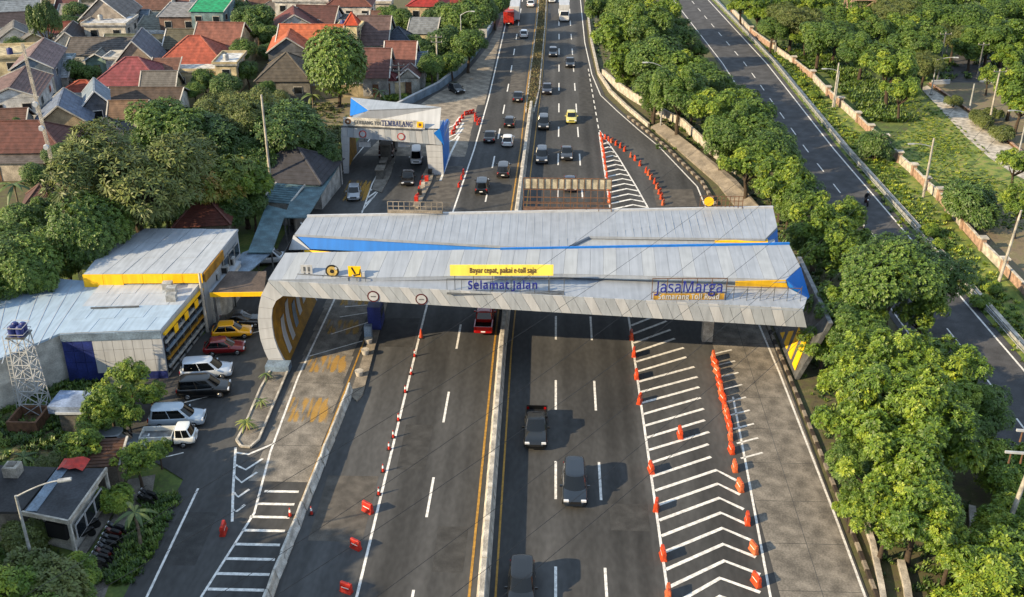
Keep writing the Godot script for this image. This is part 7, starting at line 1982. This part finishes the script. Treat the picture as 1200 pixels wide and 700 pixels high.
func motorbike_parts(t: Node, m: Material) -> void:
	for z in [-0.62, 0.62]:
		var w := MB.new(); w.tube([Vector3(-0.05, 0.29, z), Vector3(0.05, 0.29, z)], [0.29], 14); obj("wheel", w, mats["rubber"], t)
	var b := MB.new()
	b.loft([ring(-0.5, 0.12, 0.5, 0.85), ring(-0.3, 0.16, 0.35, 0.8), ring(0.0, 0.15, 0.3, 0.62), ring(0.35, 0.17, 0.4, 0.75), ring(0.8, 0.1, 0.6, 0.8)])
	obj("body", b, m, t)
	var s := MB.new(); s.cbox(Vector3(0, 0.8, 0.3), Vector3(0.28, 0.12, 0.75), 0.04); obj("seat", s, mats["dark_trim"], t)
	tubepart("fork", [Vector3(0, 0.3, -0.64), Vector3(0, 0.98, -0.42)], [0.05, 0.04], mats["steel"], t)
	tubepart("handlebar", [Vector3(-0.33, 1.02, -0.32), Vector3(0, 0.98, -0.42), Vector3(0.33, 1.02, -0.32)], [0.025], mats["dark_trim"], t)
	var h := MB.new(); h.cbox(Vector3(0, 0.86, -0.52), Vector3(0.2, 0.2, 0.12), 0.05); obj("headlight", h, mats["lamp_clear"], t)
func palm(label: String, base: Vector3, h: float, n: int, l: float, cols: Array, lm: Material) -> void:
	var t := thing("palm", label, "palm", base)
	tubepart("trunk", [Vector3(0, -0.05, 0), Vector3(0.05, h * 0.5, 0), Vector3(0, h, 0)], [0.16, 0.11, 0.1], mats["bark_pale"], t, 7)
	for i in n:
		var a := TAU * i / n + rng.randf_range(-0.2, 0.2)
		var up := rng.randf_range(0.1, 0.9)
		var mb := MB.new()
		var c: Color = cols[rng.randi() % cols.size()]
		mb.col = c
		var d := Vector3(cos(a), 0, sin(a))
		var s := Vector3(-sin(a), 0, cos(a))
		var pr := Vector3(0, h, 0)
		for k in 6:
			var x := (k + 1) / 6.0
			var q := Vector3(0, h, 0) + d * l * x + Vector3(0, l * (up * x - 0.9 * x * x), 0)
			var w0 := 0.22 * l * sin(PI * (k / 6.0) * 0.9 + 0.25) * 0.5; var w1 := 0.22 * l * sin(PI * minf(x, 0.97)) * 0.5
			mb.quad(pr, q, q + s * w1 + Vector3(0, -w1 * 0.5, 0), pr + s * w0 + Vector3(0, -w0 * 0.5, 0))
			mb.quad(pr, pr - s * w0 + Vector3(0, -w0 * 0.5, 0), q - s * w1 + Vector3(0, -w1 * 0.5, 0), q)
			pr = q
		obj("frond", mb, lm, t)

func build_small() -> void:
	var lm: Material = mats["leaf"]
	# parked motorbikes
	var cols := [Color(0.06, 0.06, 0.07), Color(0.10, 0.11, 0.13), Color(0.30, 0.05, 0.05), Color(0.07, 0.08, 0.14)]
	var proto := Node3D.new()
	motorbike_parts(proto, paint(cols[0]))
	var i := 0
	for q in [[116, 664], [119, 659], [122, 654], [125, 649], [128, 643], [131, 637], [134, 630], [137, 624], [172, 590], [175, 585]]:
		var o: Node3D = proto.duplicate()
		o.name = numbered("motorbike"); add_child(o)
		tag(o, "dark motorbike parked in the row on the path", "motorbike", "motorbikes parked on the path")
		o.position = gp(q[0], q[1]) + Vector3(0, -0.01, 0); o.rotation.y = 1.2 + rng.randf_range(-0.12, 0.12)
		o.rotation.z = 0.1
		(o.get_child(2) as MeshInstance3D).material_override = paint(cols[i % 4]); i += 1
	for q in [[98, 632], [104, 622]]:
		var o: Node3D = proto.duplicate()
		o.name = numbered("motorbike"); add_child(o)
		tag(o, "motorbike parked on the guard post porch", "motorbike", "motorbikes on the porch")
		o.position = gp(q[0], q[1], 0.16); o.rotation.y = 2.2
	proto.free()
	# riders on the side road
	var fig := figure([
		[Vector3(0, 0.92, 0.2), Vector3(0, 1.2, 0.12), 0.16, 0.17], [Vector3(0, 1.2, 0.12), Vector3(0, 1.42, 0.05), 0.18, 0.15],
		[Vector3(0, 1.5, 0.04), Vector3(0, 1.68, 0.02), 0.075, 0.12],
		[Vector3(-0.19, 1.42, 0.05), Vector3(-0.33, 1.18, -0.05), 0.075, 0.06], [Vector3(-0.33, 1.18, -0.05), Vector3(-0.3, 1.06, -0.3), 0.055, 0.045],
		[Vector3(0.19, 1.42, 0.05), Vector3(0.33, 1.18, -0.05), 0.075, 0.06], [Vector3(0.33, 1.18, -0.05), Vector3(0.3, 1.06, -0.3), 0.055, 0.045],
		[Vector3(-0.1, 0.9, 0.18), Vector3(-0.22, 0.82, -0.22), 0.11, 0.08], [Vector3(-0.22, 0.82, -0.22), Vector3(-0.2, 0.42, -0.05), 0.075, 0.055], [Vector3(-0.2, 0.38, -0.05), Vector3(-0.2, 0.36, -0.2), 0.05, 0.045],
		[Vector3(0.1, 0.9, 0.18), Vector3(0.22, 0.82, -0.22), 0.11, 0.08], [Vector3(0.22, 0.82, -0.22), Vector3(0.2, 0.42, -0.05), 0.075, 0.055], [Vector3(0.2, 0.38, -0.05), Vector3(0.2, 0.36, -0.2), 0.05, 0.045]], 0.045, Vector3(-0.55, 0.25, -0.5), Vector3(0.55, 1.95, 0.5))
	for q in [[1015, 240, PI, "dark motorbike ridden along the side road near its outer lane", "person in dark jacket and helmet riding nearer the outer lane", Color(0.08, 0.08, 0.10)], [1010, 270, PI, "dark motorbike ridden below the other one on the side road", "person in dark clothes and helmet riding below the other rider", Color(0.10, 0.11, 0.16)]]:
		var mbk := thing("motorbike", q[3], "motorbike", gp(q[0], q[1]) + Vector3(0, 0.018, 0), q[2])
		motorbike_parts(mbk, paint(cols[i % 4])); i += 1
		var ps := thing("person", q[4], "person", mbk.position, q[2])
		put("body", fig, mat("cloth_%d" % i, q[5], 0.9), ps)
		var hm := MB.new()
		var rr := []
		for k in 6:
			var a := -0.5 + k * 0.41
			var rad := 0.155 * cos(a); var rg := PackedVector3Array()
			for j in 10: rg.append(Vector3(cos(TAU * j / 10) * rad, 1.68 + 0.155 * sin(a), 0.02 - sin(TAU * j / 10) * rad * 1.1))
			rr.append(rg)
		hm.loft(rr); obj("helmet", hm, mats["steel_pale"], ps)
	# palms and big-leaved plants
	var pc := [Color(0.05, 0.085, 0.02), Color(0.08, 0.12, 0.025), Color(0.11, 0.14, 0.03)]
	palm("young fan palm with pale stem on the grass bank", gp(165, 640), 3.0, 14, 1.6, pc, lm)
	palm("banana-like plant at the left edge below the red-brown roof", gp(22, 245), 3.2, 9, 2.6, pc, lm)
	palm("banana-like plant on the dirt plot beside the cream wall", gp(367, 130), 2.6, 8, 2.2, pc, lm)
	palm("second banana-like plant on the dirt plot by the second gate", gp(445, 122), 2.2, 7, 1.8, pc, lm)
	palm("low agave-like plant in front of the brick basin", gp(28, 540), 0.3, 12, 1.3, pc, lm)
	palm("yellowish small palm on the traffic island", gp(290, 506), 0.9, 12, 1.0, [Color(0.14, 0.17, 0.03), Color(0.19, 0.2, 0.03)], lm)
	palm("thin small palm on the traffic island near the planter", gp(307, 478), 0.7, 9, 0.8, pc, lm)
	palm("small palm by the gate leg's blue plinth", gp(313, 447), 0.8, 9, 0.8, pc, lm)
	# kerbed island between parking and ramp
	var isl := thing("traffic_island", "kerbed wedge island between the car park and the toll ramp", "traffic island", gp(300, 480))
	var im := MB.new(); im.slab(rel(px([[277, 516], [282, 523], [293, 524], [303, 515], [338, 432], [322, 430], [305, 455], [286, 500]], 0.18), isl.position), 0.18); obj("paving", im, mats["concrete"], isl)
	var kl := px([[338, 432], [303, 515], [293, 524], [282, 523], [277, 516], [286, 500], [305, 455], [318, 432]], 0.2)
	for k in kl.size() - 1: barpart("kerb", kl[k] - isl.position, kl[k + 1] - isl.position, 0.18, 0.16, mats["concrete_pale"], isl)
	# orange tarp over a stall roof near the guard post
	var tp := thing("orange_tarp", "crumpled orange tarp lying on the guard post roof", "tarp", gp(86, 546, 3.42))
	var tm := MB.new()
	var g := []
	for a in 5:
		var rw := []
		for b in 4: rw.append(Vector3((a - 2) * 0.5, 0.05 + rng.randf_range(0.0, 0.35) * (1.0 if a > 0 and a < 4 else 0.2), (b - 1.5) * 0.5))
		g.append(rw)
	for a in 4:
		for b in 3: tm.quad(g[a][b + 1], g[a + 1][b + 1], g[a + 1][b], g[a][b])
	obj("cloth", tm, mats["red_plastic"], tp)
	# brown stall roof beside it
	house("small brown lean-to roof between the guard post and the parked truck", 113, 548, 3.4, 3.2, 8, 2.4, 0.5, "shed", Color(0.34, 0.22, 0.15), Color(0.5, 0.46, 0.42), {"win": 0, "name": "lean_to"})
	# satellite dish under the trees
	var sd := thing("satellite_dish", "white round dish among the yard trees", "dish", gp(141, 478))
	tubepart("post", [Vector3(0, -0.05, 0), Vector3(0, 2.2, 0)], [0.06], mats["steel"], sd)
	var dm := MB.new()
	var rr2 := []
	for k in 5:
		var rad := 0.2 + 0.16 * k; var rg := PackedVector3Array()
		for j in 16: rg.append(Vector3(cos(TAU * j / 16) * rad, 2.5 + sin(TAU * j / 16) * rad, 0.05 + rad * rad * 0.35))
		rr2.append(rg)
	dm.loft(rr2, true, false); obj("reflector", dm, mats["panel_white"], sd)
	boxpart("receiver", Vector3(0, 2.5, 0.65), Vector3(0.12, 0.12, 0.2), mats["dark_trim"], sd)
	barpart("receiver_arm", Vector3(0, 2.0, 0.25), Vector3(0, 2.45, 0.65), 0.04, 0.04, mats["steel"], sd)
